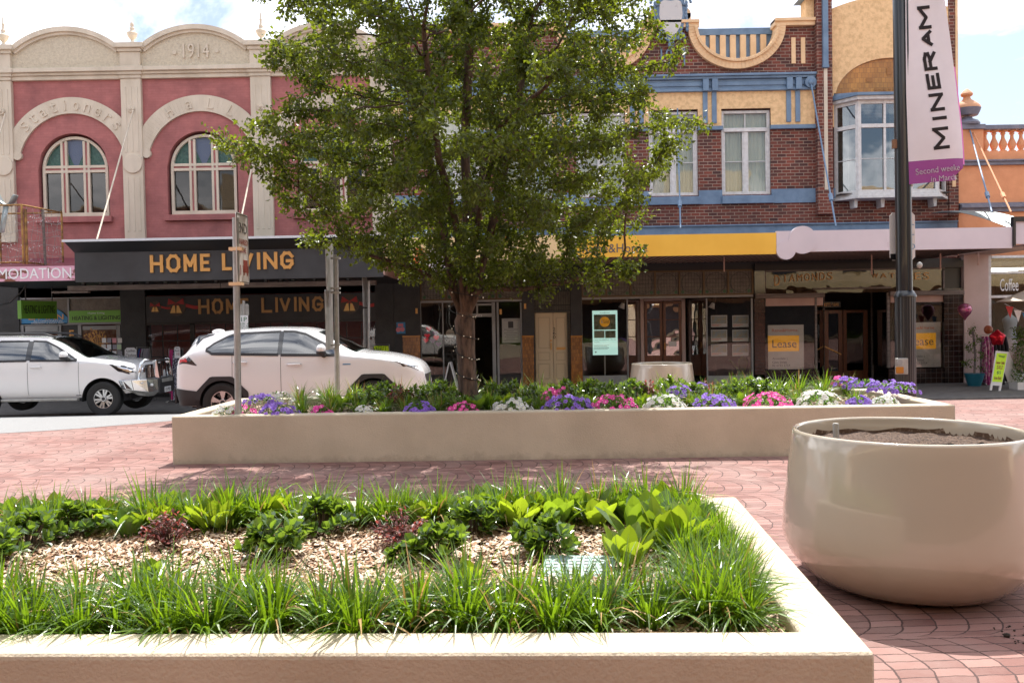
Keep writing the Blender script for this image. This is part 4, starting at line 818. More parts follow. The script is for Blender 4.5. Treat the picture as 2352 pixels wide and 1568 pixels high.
mb.pbox(1226, 700, 1311, 702, YS, .052); mb.pbox(1226, 664, 1311, 666, YS, .052); mb.pbox(1224, 712, 1313, 717, YS, .08); mb.build('grille', K['black'], fl)
mb = MB()
for k in range(5): mb.pbox(1304+k*1.6, 718, 1304.8+k*1.6, 880, YS, .06-.01*k)
mb.build('folded_gate', K['black'], brk)
# agent shop
mb = MB()
for a in ((1335, 680, 1729, 685), (1335, 685, 1338, 900), (1440, 685, 1443, 900), (1622, 685, 1625, 900), (1725, 685, 1729, 900), (1338, 862, 1440, 900), (1625, 862, 1725, 900)): mb.pbox(*a, YS, .05)
sf = mb.build('shopfront_frame', K['grey_frame'], brk, bevel=.004)
YD = YS+1.0
mb = MB(); mb.pbox(1338, 685, 1440, 862, YS, 0); mb.pbox(1625, 685, 1725, 862, YS, 0)
for sA, sB in ((1442, 1472), (1624, 1577)):
    A = at(sA, 780, YS); B = at(sB, 780, YD); mb.add([(A.x, A.y, Z(862)), (B.x, B.y, Z(862)), (B.x, B.y, Z(684)), (A.x, A.y, Z(684))], [(0,1,2,3)])
build_each(mb, 'shop_pane', K['glass_shop'], sf)
mb = MB(); mb.pbox(1471, 686, 1479, 900, YD, .06); mb.pbox(1566, 686, 1574, 900, YD, .06); mb.pbox(1479, 686, 1566, 691, YD, .06); dsr = mb.build('door_surround', K['pink_pier'], brk)
dd = MB()
for a, b in ((1480, 1521), (1523, 1565)):
    for q in ((a, 692, b, 698), (a, 816, b, 900), (a, 698, a+6, 816), (b-6, 698, b, 816), (a+6, 733, b-6, 735), (a+6, 772, b-6, 774)): dd.pbox(*q, YD, .05)
dw = dd.build('door', K['wood'], brk, bevel=.004)
mb = MB(); mb.pbox(1486, 698, 1515, 816, YD, .02); mb.pbox(1529, 698, 1559, 816, YD, .02); build_each(mb, 'pane', glassmat('glass_mirror', (.3,.25,.2), .45, wav=.3), dw)
mb = MB(); mb.pbox(1525, 787, 1527, 802, YD, .09); mb.build('handle', K['gold'], dw); mb = MB(); mb.pbox(1536, 784, 1553, 795, YD, .056); mb.build('notice', K['paper'], dw)
# screen
sc = empty('display_screen', at(1389, 857, YS+.4), 'tall lit display screen showing a sold house, on a stand in the agent window', 'screen')
mb = MB(); mb.pbox(1359, 711, 1420, 816, YS+.4, .03); bz = mb.build('bezel', K['black'], sc); YSC = YS+.369
mb = MB(); mb.pbox(1361, 713, 1418.5, 815, YSC, .002); fc = mb.build('screen_face', K['screen'], sc)
mb = MB(); mb.pbox(1364, 722, 1414, 757, YSC-.002, .002); mb.pbox(1390, 759, 1414, 776, YSC-.002, .002); mb.build('aerial_picture', K['aerial'], fc); mb = MB(); mb.pbox(1364.5, 759, 1388.5, 776, YSC-.002, .002); mb.build('room_picture', mat('room', (.38,.45,.32), .5), fc)
mb = MB(); c = at(1389, 739, YSC-.004); mb.disc(c.x, c.z, .155, c.y-.003, c.y); sd_ = mb.build('sold_disc', K['orange'], fc)
mb = MB(); ptext(mb, 'Sold', 1386, 734, 1398, 742, YSC-.007, .002, .01); ptext(mb, 'Raine&Horne', 1378, 717, 1400, 719.5, YSC-.002, .002, .02); ptext(mb, '1 Phillip Street, ARMIDALE', 1364, 779, 1398, 782, YSC-.002, .002); ptext(mb, '3 Bed 1 Bath', 1402, 778.5, 1414, 780.5, YSC-.002, .002)
for k, (v, w) in enumerate(((785.5, 1377), (792.5, 1399), (794.5, 1394), (797, 1398), (799, 1399), (801, 1396))): mb.pbox(1364.5, v, w, v+.6, YSC-.002, .002)
mb.pbox(1367, 807, 1370, 810, YSC-.002, .002); mb.build('screen_text', K['grey_text'], fc); mb = MB(); ptext(mb, '&', 1380, 734, 1385.5, 742, YSC-.007, .002, .03); mb.build('ampersand', K['paper'], sd_)
mb = MB(); mb.pbox(1388, 816, 1391, 880, YS+.42, .02); mb.build('stand', K['galv'], sc)
for i in range(3):
    for j in range(2):
        a = 1633+j*49; b = 724+i*33; o = sheet(a, b, a+37, b+27, YS+.25, 'illuminated property card in the agent window, %s row, %s column' % (ORD[i], ('left', 'right')[j]), 'card', nm='property_card'); o['group'] = 'property cards in the agent window'
        mb = MB(); mb.pbox(a+1.5, b+2, a+35.5, b+19, YS+.238, .004); mb.build('house_picture', mat('house%d%d' % (i, j), (.45,.40,.25), .5, col2=(.32,.42,.5), scale=7+i), o)
        mb = MB(); mb.pbox(a+2, b+21, a+24, b+22, YS+.238, .003); mb.pbox(a+2, b+23.5, a+18, b+24.2, YS+.238, .003); mb.build('caption', K['orange_sign'], o)
for px in (1427, 1634):
    o = empty('spotlight', at(px, 700, YS+.3), 'white spotlight inside the agent window, %s of the wooden doors' % ('left' if px < 1500 else 'right'), 'lamp', 'spotlights in the agent window'); c = at(px, 700, YS+.3)
    mb = MB(); mb.cyl((c.x, c.y, c.z-.1), (c.x+.06, c.y, c.z+.05), .1, .05, 14); mb.build('lamp_shade', K['paper'], o); mb = MB(); mb.cyl((c.x+.06, c.y, c.z+.05), (c.x+.12, c.y, c.z+.24), .04); mb.build('bracket', K['black'], o)
# jeweller
def pb(nm, rects, Y, m, par, d=.05, bevel=0):
    mb = MB()
    for a in rects: mb.pbox(*a, Y, d)
    if len(rects) < 5 and nm != 'window_head' or 'pane' in nm: return build_each(mb, nm, K[m], par, bevel)[0]
    return mb.build(nm, K[m], par, bevel=bevel)
pb('black_fascia', [(1731, 602, 2208, 618)], YS, 'black', brk, .12)
pb('brown_tile_pier', [(1732, 680, 1756, 860)], YS, 'brown_tile', brk, .06)
pb('upper_pier', [(1732, 618, 1756, 680)], YS, 'lamp_black', brk, .05)
pb('dark_tile_pier', [(2166, 662, 2209, 890)], YS, 'dark_tile', brk, .08); pb('stall_riser', [(1756, 850, 1880, 900), (2040, 846, 2166, 900)], YS, 'dark_tile', brk, .05)
tr = pb('transom_pane', [(1758, 621, 2164, 672)], YS, 'glass_dark', brk, .005)
mb = MB()
for a in ((1756, 618, 2168, 621), (1756, 621, 1758, 675), (2164, 621, 2168, 672), (1866, 660, 2045, 664)): mb.pbox(*a, YS, .06)
mb.pbox(1733, 674, 1890, 684, YS, .16); mb.pbox(2040, 668, 2209, 678, YS, .16)
jf = mb.build('shopfront_frame', K['wood_old'], brk, bevel=.005)
mb = MB(); s = 'DIAMONDS'
for k, ch in enumerate(s): x = 1778+k*17.3; ptext(mb, ch, x+(0 if ch != 'I' else 6), 632-k*1.0, x+(12.5 if ch != 'I' else 8.5), (656 if k == 0 else 648-k*.8), YS-.005, .03, .0)
s = 'WATCHES'
for k, ch in enumerate(s): x = 2002+k*19.6; ptext(mb, ch, x, 628-k*.4, x+14, (638 if k < 3 else 643-k*.2), YS-.005, .03, .0)
mb.build('gold_lettering', K['gold_dim'], tr)
pb('window_head', [(1758, 684, 1890, 702), (2045, 678, 2166, 694)], YS, 'soffit', jf, .02)
jp = pb('shop_pane', [(1758, 684, 1872, 849), (2045, 678, 2164, 843)], YS, 'glass_shop', jf, .0)
mb = MB(); A = at(1873, 780, YS); B = at(1893, 780, YS+1.8); C_ = at(2040, 780, YS); D_ = at(2003, 780, YS+1.8)
for P, Q in ((A, B), (D_, C_)): mb.add([(P.x, P.y, Z(850)), (Q.x, Q.y, Z(850)), (Q.x, Q.y, Z(664)), (P.x, P.y, Z(664))], [(0,1,2,3)])
build_each(mb, 'return_pane', K['glass_dark'], jf)
mb = MB(); mb.box(A.x-.02, A.x+.04, YS-.04, YS+.03, Z(850), Z(684)); mb.box(C_.x-.04, C_.x+.04, YS-.04, YS+.03, Z(850), Z(678)); mb.box(B.x-.03, B.x+.03, B.y-.03, B.y+.03, zG, Z(664)); mb.box(D_.x-.03, D_.x+.03, D_.y-.03, D_.y+.03, zG, Z(664)); build_each(mb, 'corner_post', K['wood_old'], jf)
YJ = YS+1.8; jd = pb('door', [(1893, 712, 1902, 900), (1925, 712, 1934, 900), (1902, 712, 1925, 720), (1902, 852, 1925, 900), (1936, 712, 1944, 900), (1982, 712, 1992, 900), (1944, 712, 1982, 718), (1944, 850, 1982, 900)], YJ, 'wood', brk, .05, .004)
pb('pane', [(1902, 720, 1925, 852), (1944, 718, 1982, 850)], YJ, 'glass_dark', jd, .02)
mb = MB(); c = [at(1894, 794, YJ-.06), at(1932, 812, YJ-.06), at(1932, 815, YJ-.06), at(1894, 797, YJ-.06)]; mb.prism([(p.x, p.z) for p in c], YJ-.08, YJ-.06); mb.build('push_bar', K['gold'], jd)
es = pb('established_sign', [(1888, 693, 1930, 706)], YJ-.05, 'lamp_black', jd, .03); mb = MB(); ptext(mb, 'ESTD 1870', 1893, 696, 1926, 703, YJ-.08, .01, .01); mb.build('gold_lettering', K['gold'], es)
def lease(px0, py0, px1, py1, label, cut=0):
    Y = YS+.15; o = sheet(px0, py0, px1, py1, Y, label, 'sign', 'sign_white', 'lease_board'); w = px1-px0; h = py1-py0; f = Y-.012
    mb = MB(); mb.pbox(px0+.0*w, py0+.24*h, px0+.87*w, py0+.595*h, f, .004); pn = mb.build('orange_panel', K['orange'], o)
    mb = MB(); ptext(mb, 'Raine&Horne.', px0+.11*w, py0+.085*h, px0+.85*w, py0+.155*h, f, .004, .02); mb.build('orange_lettering', K['orange_sign'], o)
    mb = MB(); ptext(mb, 'Lease', px0+.12*w, py0+.335*h, px0+.80*w, py0+.51*h, f-.004, .004, .0); ptext(mb, 'Armidale |', px0+.12*w, py0+.735*h, px0+.54*w, py0+.79*h, f, .004); ptext(mb, 'Glen Innes', px0+.12*w, py0+.81*h, px0+.53*w, py0+.865*h, f, .004); ptext(mb, '02 6732 3754', px0+.12*w, py0+.885*h, px0+.62*w, py0+.935*h, f, .004, .01); mb.build('grey_lettering', K['grey_text'], o)
lease(1764, 746, 1846, 848, 'white and orange Lease board in the left window of the jeweller shop')
lease(2080, 740, 2160, 843, 'white and orange Lease board partly hidden behind the black lamp post')
# ---------------------------------------------------------------- ORANGE BUILDING
org = empty('orange_building', (12, YW, -.42), 'single-storey orange rendered shop with a balustraded parapet, slate mouldings and pink pier', 'building')
oX0, oX1 = bX1+.02, bX1+9
mb = MB(); mb.box(oX0, oX1, YW, YW+.35, Z(522, 2260), Z(380, 2260)); mb.box(oX0, X(2256), YW-.08, YW+.35, Z(372, 2260), Z(299, 2220)); mb.box(X(2256), oX1, YW-.02, YW+.3, Z(372, 2300), Z(348, 2300)); mb.box(oX0, oX1, YW+.4, YW+12, 3.35, Z(375, 2300)); mb.box(oX0, oX1, YW+5.5, YW+12, -.4, 3.34); mb.build('wall', K['orange_wall'], org)
mb = MB()
for a, b, d in ((372, 368, .16), (380, 372, .1), (487, 466, .1), (478, 470, .2)): mb.box(oX0, oX1, YW-d, YW+.31, Z(a, 2290), Z(b, 2290)+.001*d)
mb.box(oX0, X(2258), YW-.16, YW+.4, Z(299, 2220), Z(288, 2220)); mb.box(X(2258), oX1, YW-.1, YW+.35, Z(298, 2300), Z(288, 2300)); mb.build('moulding', K['slate'], org, bevel=.01)
mb = MB(); zb0, zb1 = Z(348, 2300), Z(298, 2300); h = zb1-zb0
prf = [(.11, 0), (.11, .06*h), (.06, .1*h), (.10, .25*h), (.12, .36*h), (.09, .5*h), (.05, .64*h), (.045, .78*h), (.08, .86*h), (.05, .9*h), (.11, .94*h), (.11, h)]
for k in range(24):
    mb = MB(); mb.lathe([(a*1.0, b) for a, b in prf], (X(2268)+k*.27, YW+.13, zb0), 12); mb.build('baluster', K['orange_wall'], org, smooth=True)
mb = MB(); fz = Z(288, 2225); fx = X(2225, 290)
mb.lathe([(.34, 0), (.36, .06), (.30, .14), (.16, .2), (.14, .26)], (fx, YW+.1, fz), 20); mb.lathe([(.30, .30), (.36, .42), (.385, .50)], (fx, YW+.1, fz), 20); fn = mb.build('finial', K['slate'], org, smooth=True)
mb = MB(); mb.lathe([(.384, .50), (.36, .58), (.26, .68), (.12, .78), (.09, .86), (.16, .9), (.17, .95), (.12, 1.02), (.03, 1.1)], (fx, YW+.1, fz), 20); mb.build('finial_top', K['terracotta'], fn, smooth=True)
# curved tin verandah
mb = MB(); P = []
x0, x1 = X(2202), at(2330, 505, YF).x
for i in range(25):
    x = x0+(x1-x0)*i/24; row = []
    for j in range(8):
        t = j/7; y = YF+.3+(YW-YF-.4)*t; z = at(2270, 522, YF+.3).z+ (Z(489, 2270)-at(2270, 522, YF+.3).z)*math.sin(t*1.57)+.02*(i % 2); row.append((x, y, z))
    P.append(row)
mb.grid(P); mb.build('tin_roof', K['tin'], org, solid=.01)
fz2, (q0, q1, qb, qt) = fascia(org, 'fascia', 2331, 2500, 510, 505, 562, 556, YF, K['lilac_white'])
mb = MB(); mb.box(q0, q1, YF-.05, YF+.1, qt+.001, qt+.12); mb.box(q0-.06, q0-.002, YF-.05, YF+.08, qb-.05, qt+.12); mb.build('fascia_edge', K['black'], fz2)
mb = MB(); mb.box(oX0, q1, YF+.1, YW, qb+.03, qb+.08); mb.build('soffit', K['soffit'], org)
pier(org, 2209.5, 2266, 584, 'pink_pier', d=.12)
mb = MB()
for a in ((2266, 586, 2275, 900), (2275, 586, 2440, 592), (2275, 623, 2440, 628), (2275, 677, 2440, 683), (2275, 858, 2440, 900)): mb.pbox(*a, YS, .05)
of = mb.build('shopfront_frame', K['white_paint'], org, bevel=.004)
pb('shop_pane', [(2275, 592, 2440, 858)], YS, 'glass_shop', of, 0)
mb = MB(); ptext(mb, 'Coffee', 2297, 640, 2339, 668, YS-.001, .004, .0); mb.build('lettering', K['paper'], of)
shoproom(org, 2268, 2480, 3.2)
mb = MB()
for k in range(6): mb.box(X(2275), X(2440), YS+.6+k*.55, YS+.66+k*.55, 3.0, 3.03)
mb.build('ceiling_tube', mat('tube_light', (1,.97,.9), .5, emit=2.0), of)
for (x0, y0, x1, y1, m) in ((2228, 300, 2278, 486, 'blue'), (2236, 305, 2322, 487, 'orange_wall')):
    a = at(x0, y0, YW-.1); b = at(x1, y1, YF+.4); mb = MB(); mb.cyl(a, b, .022, n=8); m_ = a.lerp(b, .82); e = (b-a).normalized(); mb.cyl(m_-e*.12, m_+e*.12, .055, n=8); mb.build('tie_rod', K[m], org)
# far roof lines and the street behind the camera (seen only in reflections and as bounce)
ob = empty('opposite_building', (0, -5.5, 0), 'cream rendered two-storey shop row across the street, seen only as reflections in the shop windows', 'building')
mb = MB(); mb.box(-70, 3, -17, -5.5, 0, 9.6); mb.box(3.01, 70, -17, -5.5, 0, 9.9); mb.box(-19, -11, -17, -5.3, 9.6, 11.6); mb.box(-2, 1, -17, -5.3, 9.6, 11.0); mb.box(10, 16, -17, -5.3, 9.9, 11.2); build_each(mb, 'wall', K['opp_cream'], ob)
mb = MB(); mb.box(-40, 3, -5.55, -5.495, 4.0, 9.5); mb.build('brick_front', brick('opp_brick', (.22,.10,.07), (.15,.07,.05), (.3,.25,.2)), ob)
mb = MB()
for k in range(11): mb.box(-24+k*4.6, -22.4+k*4.6, -5.49, -5.4, 4.4, 6.4)
mb.box(-25, 25, -5.49, -5.4, .3, 2.7); mb.build('window', K['opp_dark'], ob)
mb = MB(); mb.box(-40, 40, -5.4, -1.2, 3.2, 3.6); mb.build('awning', K['cream_sign'], ob)
# ---------------------------------------------------------------- VEHICLES  (local frame: x forward from the rear bumper, z up, near side is -y)
def curve(P):
    xs = [p[0] for p in P]; vs = [p[1] for p in P]
    def f(x):
        if x <= xs[0]: return vs[0]
        if x >= xs[-1]: return vs[-1]
        i = max(k for k in range(len(xs)) if xs[k] <= x); i = min(i, len(xs)-2)
        def m(k):
            if k == 0 or k == len(xs)-1: j0, j1 = max(0, k-1), min(len(xs)-1, k+1); return (vs[j1]-vs[j0])/(xs[j1]-xs[j0])
            a = (vs[k]-vs[k-1])/(xs[k]-xs[k-1]); b = (vs[k+1]-vs[k])/(xs[k+1]-xs[k]); return 0 if a*b <= 0 else 2*a*b/(a+b)
        h = xs[i+1]-xs[i]; t = (x-xs[i])/h; m0, m1 = m(i)*h, m(i+1)*h
        return (2*t**3-3*t*t+1)*vs[i]+(t**3-2*t*t+t)*m0+(-2*t**3+3*t*t)*vs[i+1]+(t**3-t*t)*m1
    return f
def inpoly(x, z, P):
    c = False; j = len(P)-1
    for i in range(len(P)):
        if (P[i][1] > z) != (P[j][1] > z) and x < (P[j][0]-P[i][0])*(z-P[i][1])/(P[j][1]-P[i][1])+P[i][0]: c = not c
        j = i
    return c
def car(name, sp, loc, label, cat='car'):
    root = empty(name, loc, label, cat, local=True)
    T, B, SI, Wf, Wt = (curve(sp[k]) for k in ('top', 'belt', 'sill', 'wid', 'wtop'))
    hubs, Ra, hz = sp['hubs'], sp['arch'], sp['hz']
    def zlow(x):
        z = SI(x)
        for h in hubs:
            if abs(x-h) < Ra: z = max(z, hz+math.sqrt(Ra*Ra-(x-h)**2))
        return z
    def zb(x): return min(B(x), T(x)-.035)
    def wid(x, z):
        w = Wf(x); b = zb(x); s = SI(x)
        if z <= b:
            t = (z-s)/(b-s) if b > s else 1; return w*(1-.045*(1-t)**2*1.0-.035*t**3 - (.05 if z < s+.12 else 0)*(s+.12-z)/.12)
        e = T(x)-.03; wt = Wt(x); t = min(1, (z-b)/max(.02, e-b)); w0 = w*.965
        return w0+(wt-w0)*(t**1.25)
    x0, x1 = sp['top'][0][0], sp['top'][-1][0]
    xs = set(np.round(np.linspace(x0, x1, 110), 4))
    for h in hubs: xs |= {round(h+Ra*math.cos(a), 4) for a in np.linspace(0, math.pi, 25)} | {round(h+sg*(Ra+.004), 4) for sg in (-1, 1)}
    xs = sorted(x for x in xs if x0 <= x <= x1)
    NB, NG, NR = 10, 9, 6
    def section(x):
        lo, b, e = zlow(x), zb(x), T(x)-.03; row = []
        for k in range(NB): z = lo+(b-lo)*k/(NB-1); row.append((z, wid(x, z)))
        for k in range(1, NG): z = b+(e-b)*k/(NG-1); row.append((z, wid(x, z)))
        w = row[-1][1]
        for k in range(1, NR+1): t = k/NR; row.append((e+.03*math.sin(t*1.5708)+(T(x)-e-.03), w*(1-t)))
        return row
    secs = [section(x) for x in xs]; holes = sp['glass']
    for sg in (-1, 1):
        mb = MB(); vs = []; n = len(secs[0])
        for x, r in zip(xs, secs): vs += [(x, sg*w, z) for z, w in r]
        fs = []
        for i in range(len(xs)-1):
            for j in range(n-1):
                xc = (xs[i]+xs[i+1])/2; zc = (secs[i][j][0]+secs[i][j+1][0]+secs[i+1][j][0]+secs[i+1][j+1][0])/4
                if any(inpoly(xc, zc, P) for P in holes) and j >= NB-2 and j < NB+NG-2: continue
                if sp['ws'][0]+.04 < xc < sp['ws'][1]-.05 and j >= NB+NG-2+1: continue
                fs.append((i*n+j, i*n+j+1, (i+1)*n+j+1, (i+1)*n+j))
        fs += [tuple(range(n)), tuple(range((len(xs)-1)*n, len(xs)*n))]
        if sg == -1: A = (vs, fs)
        else: C2 = (vs, fs)
    mb = MB(); mb.add(*A); mb.add(*C2); body = mb.build('body', K['car_white'], root, smooth=True)
    bm = bmesh.new(); bm.from_mesh(body.data); bmesh.ops.remove_doubles(bm, verts=bm.verts, dist=.0005); bmesh.ops.recalc_face_normals(bm, faces=bm.faces); bm.to_mesh(body.data); bm.free()
    def panel(nm, m, x0_, x1_, zl, zh, off=.008, nx=18, nz=5, sides=(-1, 1), par=root, sm=True, solid=0):
        out = []
        for sg in sides:
            mb = MB(); P = []
            for i in range(nx+1):
                x = x0_+(x1_-x0_)*i/nx; a = zl(x) if callable(zl) else zl; b = zh(x) if callable(zh) else zh
                P.append([(x, sg*(wid(x, a+(b-a)*k/nz)+off), a+(b-a)*k/nz) for k in range(nz+1)])
            mb.grid(P); out.append(mb.build(nm, m, par, smooth='all' if sm else False, solid=solid))
        return out
    for P in holes:                                        # window panes and their dark frames
        xs_ = [p[0] for p in P]
        def lohi(x, P=P):
            z = []
            for i in range(len(P)):
                a, b = P[i], P[(i+1) % len(P)]
                if (a[0]-x)*(b[0]-x) <= 0 and abs(a[0]-b[0]) > 1e-6: z.append(a[1]+(b[1]-a[1])*(x-a[0])/(b[0]-a[0]))
            return (min(z), max(z)) if z else (P[0][1], P[0][1])
        g = lambda e: (lambda x: lohi(min(max(x, min(xs_)+.001), max(xs_)-.001))[e])
        panel('side_window', K['car_glass'], min(xs_), max(xs_), g(0), g(1), .006, 22, 4)
        panel('window_trim', K['plastic'], min(xs_)-.02, max(xs_)+.02, lambda x: g(0)(x)-.035, lambda x: g(0)(x)+.012, .010, 22, 1)
        panel('window_trim', K['plastic'], min(xs_)-.02, max(xs_)+.02, lambda x: g(1)(x)-.012, lambda x: g(1)(x)+.025, .010, 22, 1)
    for a, b, c, d in sp.get('pillars', []): panel('pillar', K['lamp_black'], a, b, c, d, .009, 6, 4)
    # windscreen on the top surface
    wx0, wx1 = sp['ws']; P = []
    for i in range(15):
        x = wx0+(wx1-wx0)*i/14; w = wid(x, T(x)-.03)*.97; P.append([(x, w*t, T(x)-.03+.03*math.cos(t*1.5708)+.008) for t in np.linspace(-1, 1, 11)])
    mb = MB(); mb.grid(P); mb.build('windscreen', K['windscreen'], root, smooth='all')
    for h in hubs:
        for sg in (-1, 1):
            mb = MB(); w = Wf(h); P = []
            for a in np.linspace(-.12, math.pi+.12, 22): P.append([(h+Ra*math.cos(a)*1.0, sg*(w-.03), hz+Ra*math.sin(a)), (h+Ra*math.cos(a)*.99, sg*(w-.5), hz+Ra*math.sin(a)*.99)])
            mb.grid(P); mb.add([(p[1][0], p[1][1], p[1][2]) for p in P], [tuple(range(len(P)))]); mb.build('wheel_arch', K['plastic'], root)
    mb = MB(); mb.box(x0+.25, x1-.3, -.62, .62, sp['clear'], .62); mb.build('underbody', K['plastic'], root)
    # seats
    for y in (-.38, .38):
        for x in sp['seats']:
            mb = MB(); mb.ell((x-.12, y, 1.0), .1, .22, .36); mb.ell((x-.2, y, 1.42 if sp['seatz'] else 1.36), .07, .13, .12); mb.box(x-.1, x+.4, y-.22, y+.22, .62, .78); mb.build('seat', K['dark_cloth'], root)
    mb = MB(); mb.box(sp['ws'][1]-.55, sp['ws'][1]-.15, -.66, .66, .85, B(3.0)-.06); mb.build('dashboard', K['plastic'], root, bevel=.04)
    # wheels
    for h in hubs:
        for sg in (-1, 1):
            rt, rr, tw = sp['hz'], sp['rim'], .24; yo = sg*(Wf(h)-.02); yi = yo-sg*tw
            w = empty('wheel', (h, (yo+yi)/2, hz), None, None, local=True); w.parent = root
            mb = MB(); n = 40
            prof = [(rr, -tw/2), (rt-.03, -tw/2), (rt, -tw/2+.03), (rt, tw/2-.03), (rt-.03, tw/2), (rr, tw/2), (rr-.03, tw/2-.02), (rr-.03, -tw/2+.02)]
            vs = [(r*math.cos(2*math.pi*j/n), yy, r*math.sin(2*math.pi*j/n)) for r, yy in prof for j in range(n)]; kk = len(prof)
            mb.add(vs, [(i*n+j, i*n+(j+1) % n, ((i+1) % kk)*n+(j+1) % n, ((i+1) % kk)*n+j) for i in range(kk) for j in range(n)]); mb.build('tyre', K['tyre'], w, smooth=True)
            mb = MB(); f = sg*(tw/2-.03); ns = sp['spokes']
            def ry(a, r, y): return (r*math.cos(a), y, r*math.sin(a))
            for k in range(ns):
                a = 2*math.pi*k/ns+.3; da = math.pi/ns*sp['spw']
                for s2 in ((-1, 1) if sp['twin'] else (0,)):
                    ac = a+s2*da*.75; dd = da*.42 if sp['twin'] else da
                    ring_ = [ry(a+s2*.10, .05, f-sg*.02), ry(ac-dd, rr-.035, f), ry(ac+dd, rr-.035, f), ry(a+s2*.10+.12, .06, f-sg*.02)]
                    ring_[0] = ry(a+s2*.18-.28, .07, f-sg*.015); ring_[3] = ry(a+s2*.18+.28, .07, f-sg*.015)
                    back = [(p[0], p[1]-sg*.035, p[2]) for p in ring_]
                    mb.add(ring_+back, [(0,1,2,3), (4,7,6,5), (0,4,5,1), (1,5,6,2), (2,6,7,3), (3,7,4,0)])
            nn2 = 36; vs = [ry(2*math.pi*j/nn2, r, y) for r, y in ((rr-.005, f+sg*.012), (rr-.04, f+sg*.005), (rr-.045, f-sg*.12), (rr-.005, f-sg*.12)) for j in range(nn2)]
            mb.add(vs, [(i*nn2+j, i*nn2+(j+1) % nn2, ((i+1) % 4)*nn2+(j+1) % nn2, ((i+1) % 4)*nn2+j) for i in range(4) for j in range(nn2)])
            mb.cyl((0, f-sg*.03, 0), (0, f+sg*.005, 0), .075, .06, 20); mb.build('rim', K['alloy'], w, smooth=True)
            mb = MB(); mb.cyl((0, f-sg*.13, 0), (0, f-sg*.11, 0), rr-.045, n=28); mb.build('brake', K['lamp_black'], w)
            mb = MB(); mb.cyl((0, f, 0), (0, f+sg*.008, 0), .04, n=16)
            mb.build('hub_cap', K['plastic'], w)
    # door seams, handles, mirrors
    for x, dx in sp['seams']:
        panel('door_seam', K['black'], x-.004, x+.004, lambda x_: max(zlow(x_), sp['cladz'])+.02, lambda x_: zb(x_)-.02, .002, 1, 10)
    for x, z in sp['handles']:
        for sg in (-1, 1):
            y = sg*(wid(x, z)); mb = MB(); mb.tube([(x-.12, y+sg*.005, z), (x-.1, y+sg*.035, z+.002), (x+.1, y+sg*.035, z+.004), (x+.12, y+sg*.005, z+.004)], .016, 8); mb.build('door_handle', K['car_white'], root, smooth='all')
    mx_, mz_ = sp['mirror']
    for sg in (-1, 1):
        y = sg*(wid(mx_, mz_)+.13); mb = MB(); mb.ell((mx_, y, mz_+.06), .085, .12, .085, 16, 10); mi = mb.build('mirror', K['car_white'], root, smooth='all')
        mb = MB(); mb.tube([(mx_+.03, y-sg*.12, mz_-.07), (mx_+.02, y-sg*.02, mz_-.04), (mx_, y+sg*.02, mz_-.0)], .04, 8); mb.ell((mx_, y, mz_), .088, .115, .05, 14, 8); mb.build('mirror_base', K['plastic'], mi, smooth='all')
    return root, panel, wid, T, body, zlow, zb
# moving SUV --------------------------------------------------
YN = 15.0; rh = at(509, 925, YN); zg = rh.z-.355
hub0 = .985
rav = dict(top=[(.10,.62),(.13,.95),(.17,1.10),(.30,1.30),(.42,1.47),(.48,1.55),(.60,1.585),(1.0,1.645),(1.7,1.685),(2.3,1.67),(2.62,1.61),(2.95,1.44),(3.25,1.27),(3.42,1.215),(3.8,1.175),(4.2,1.09),(4.42,1.0),(4.54,.86),(4.58,.62)],
    belt=[(0,1.12),(.5,1.20),(1.0,1.21),(2.0,1.165),(3.0,1.14),(3.5,1.10),(4.2,.98),(4.58,.8)], sill=[(.1,.42),(.3,.30),(1.5,.27),(3.2,.27),(4.3,.27),(4.58,.38)],
    wid=[(.10,.70),(.16,.80),(.3,.87),(.7,.92),(1.5,.925),(3.4,.925),(4.0,.90),(4.3,.82),(4.48,.68),(4.58,.52)],
    wtop=[(.1,.66),(.45,.60),(1,.62),(2.3,.62),(2.7,.62),(3.3,.76),(3.5,.80),(4.2,.74),(4.58,.45)], hubs=(hub0, hub0+2.69), hz=.355, arch=.40, rim=.235, spokes=5, spw=.42, twin=False,
    glass=[[(.82,1.235),(.72,1.30),(.80,1.38),(1.08,1.53),(1.22,1.565),(1.98,1.59),(1.98,1.20)], [(2.06,1.195),(2.06,1.59),(2.25,1.585),(2.45,1.535),(2.98,1.27),(3.0,1.175)]],
    pillars=[(1.98,2.06,lambda x: 1.19,lambda x: 1.60),(1.20,1.25,lambda x: 1.22,lambda x: 1.57)], ws=(2.66,3.36), seats=(2.3, 1.4), seatz=0, clear=.25, seams=[(2.04,0),(3.06,0),(1.18,0)], cladz=.42, handles=[(1.32,1.06),(2.28,1.01)], mirror=(2.78,1.22))
r1, pn, wid, T, body, zlow, zb = car('white_suv', rav, (rh.x-hub0, YN+.925, zg), 'white SUV driving right behind the planter, driver in sunglasses at the wheel')
for h in rav['hubs']:
    for sg in (-1, 1):
        mb = MB(); P = []
        for a in np.linspace(-.25, math.pi+.25, 40):
            ca, sa = math.cos(a), math.sin(a); k = .475/max(abs(ca), abs(sa)*1.02, (abs(ca)+abs(sa))*.72); k = max(k, .425)
            row = []
            for t in (0, .5, 1): r = .395+(k-.395)*t; x, z = h+r*ca, .355+r*sa; row.append((x, sg*(wid(x, max(z, .3))+.018), z))
            P.append(row)
        mb.grid(P); mb.build('arch_cladding', K['plastic'], r1, solid=.012)
pn('sill_cladding', K['plastic'], hub0+.42, hub0+2.27, .26, .43, .015, 20, 3)
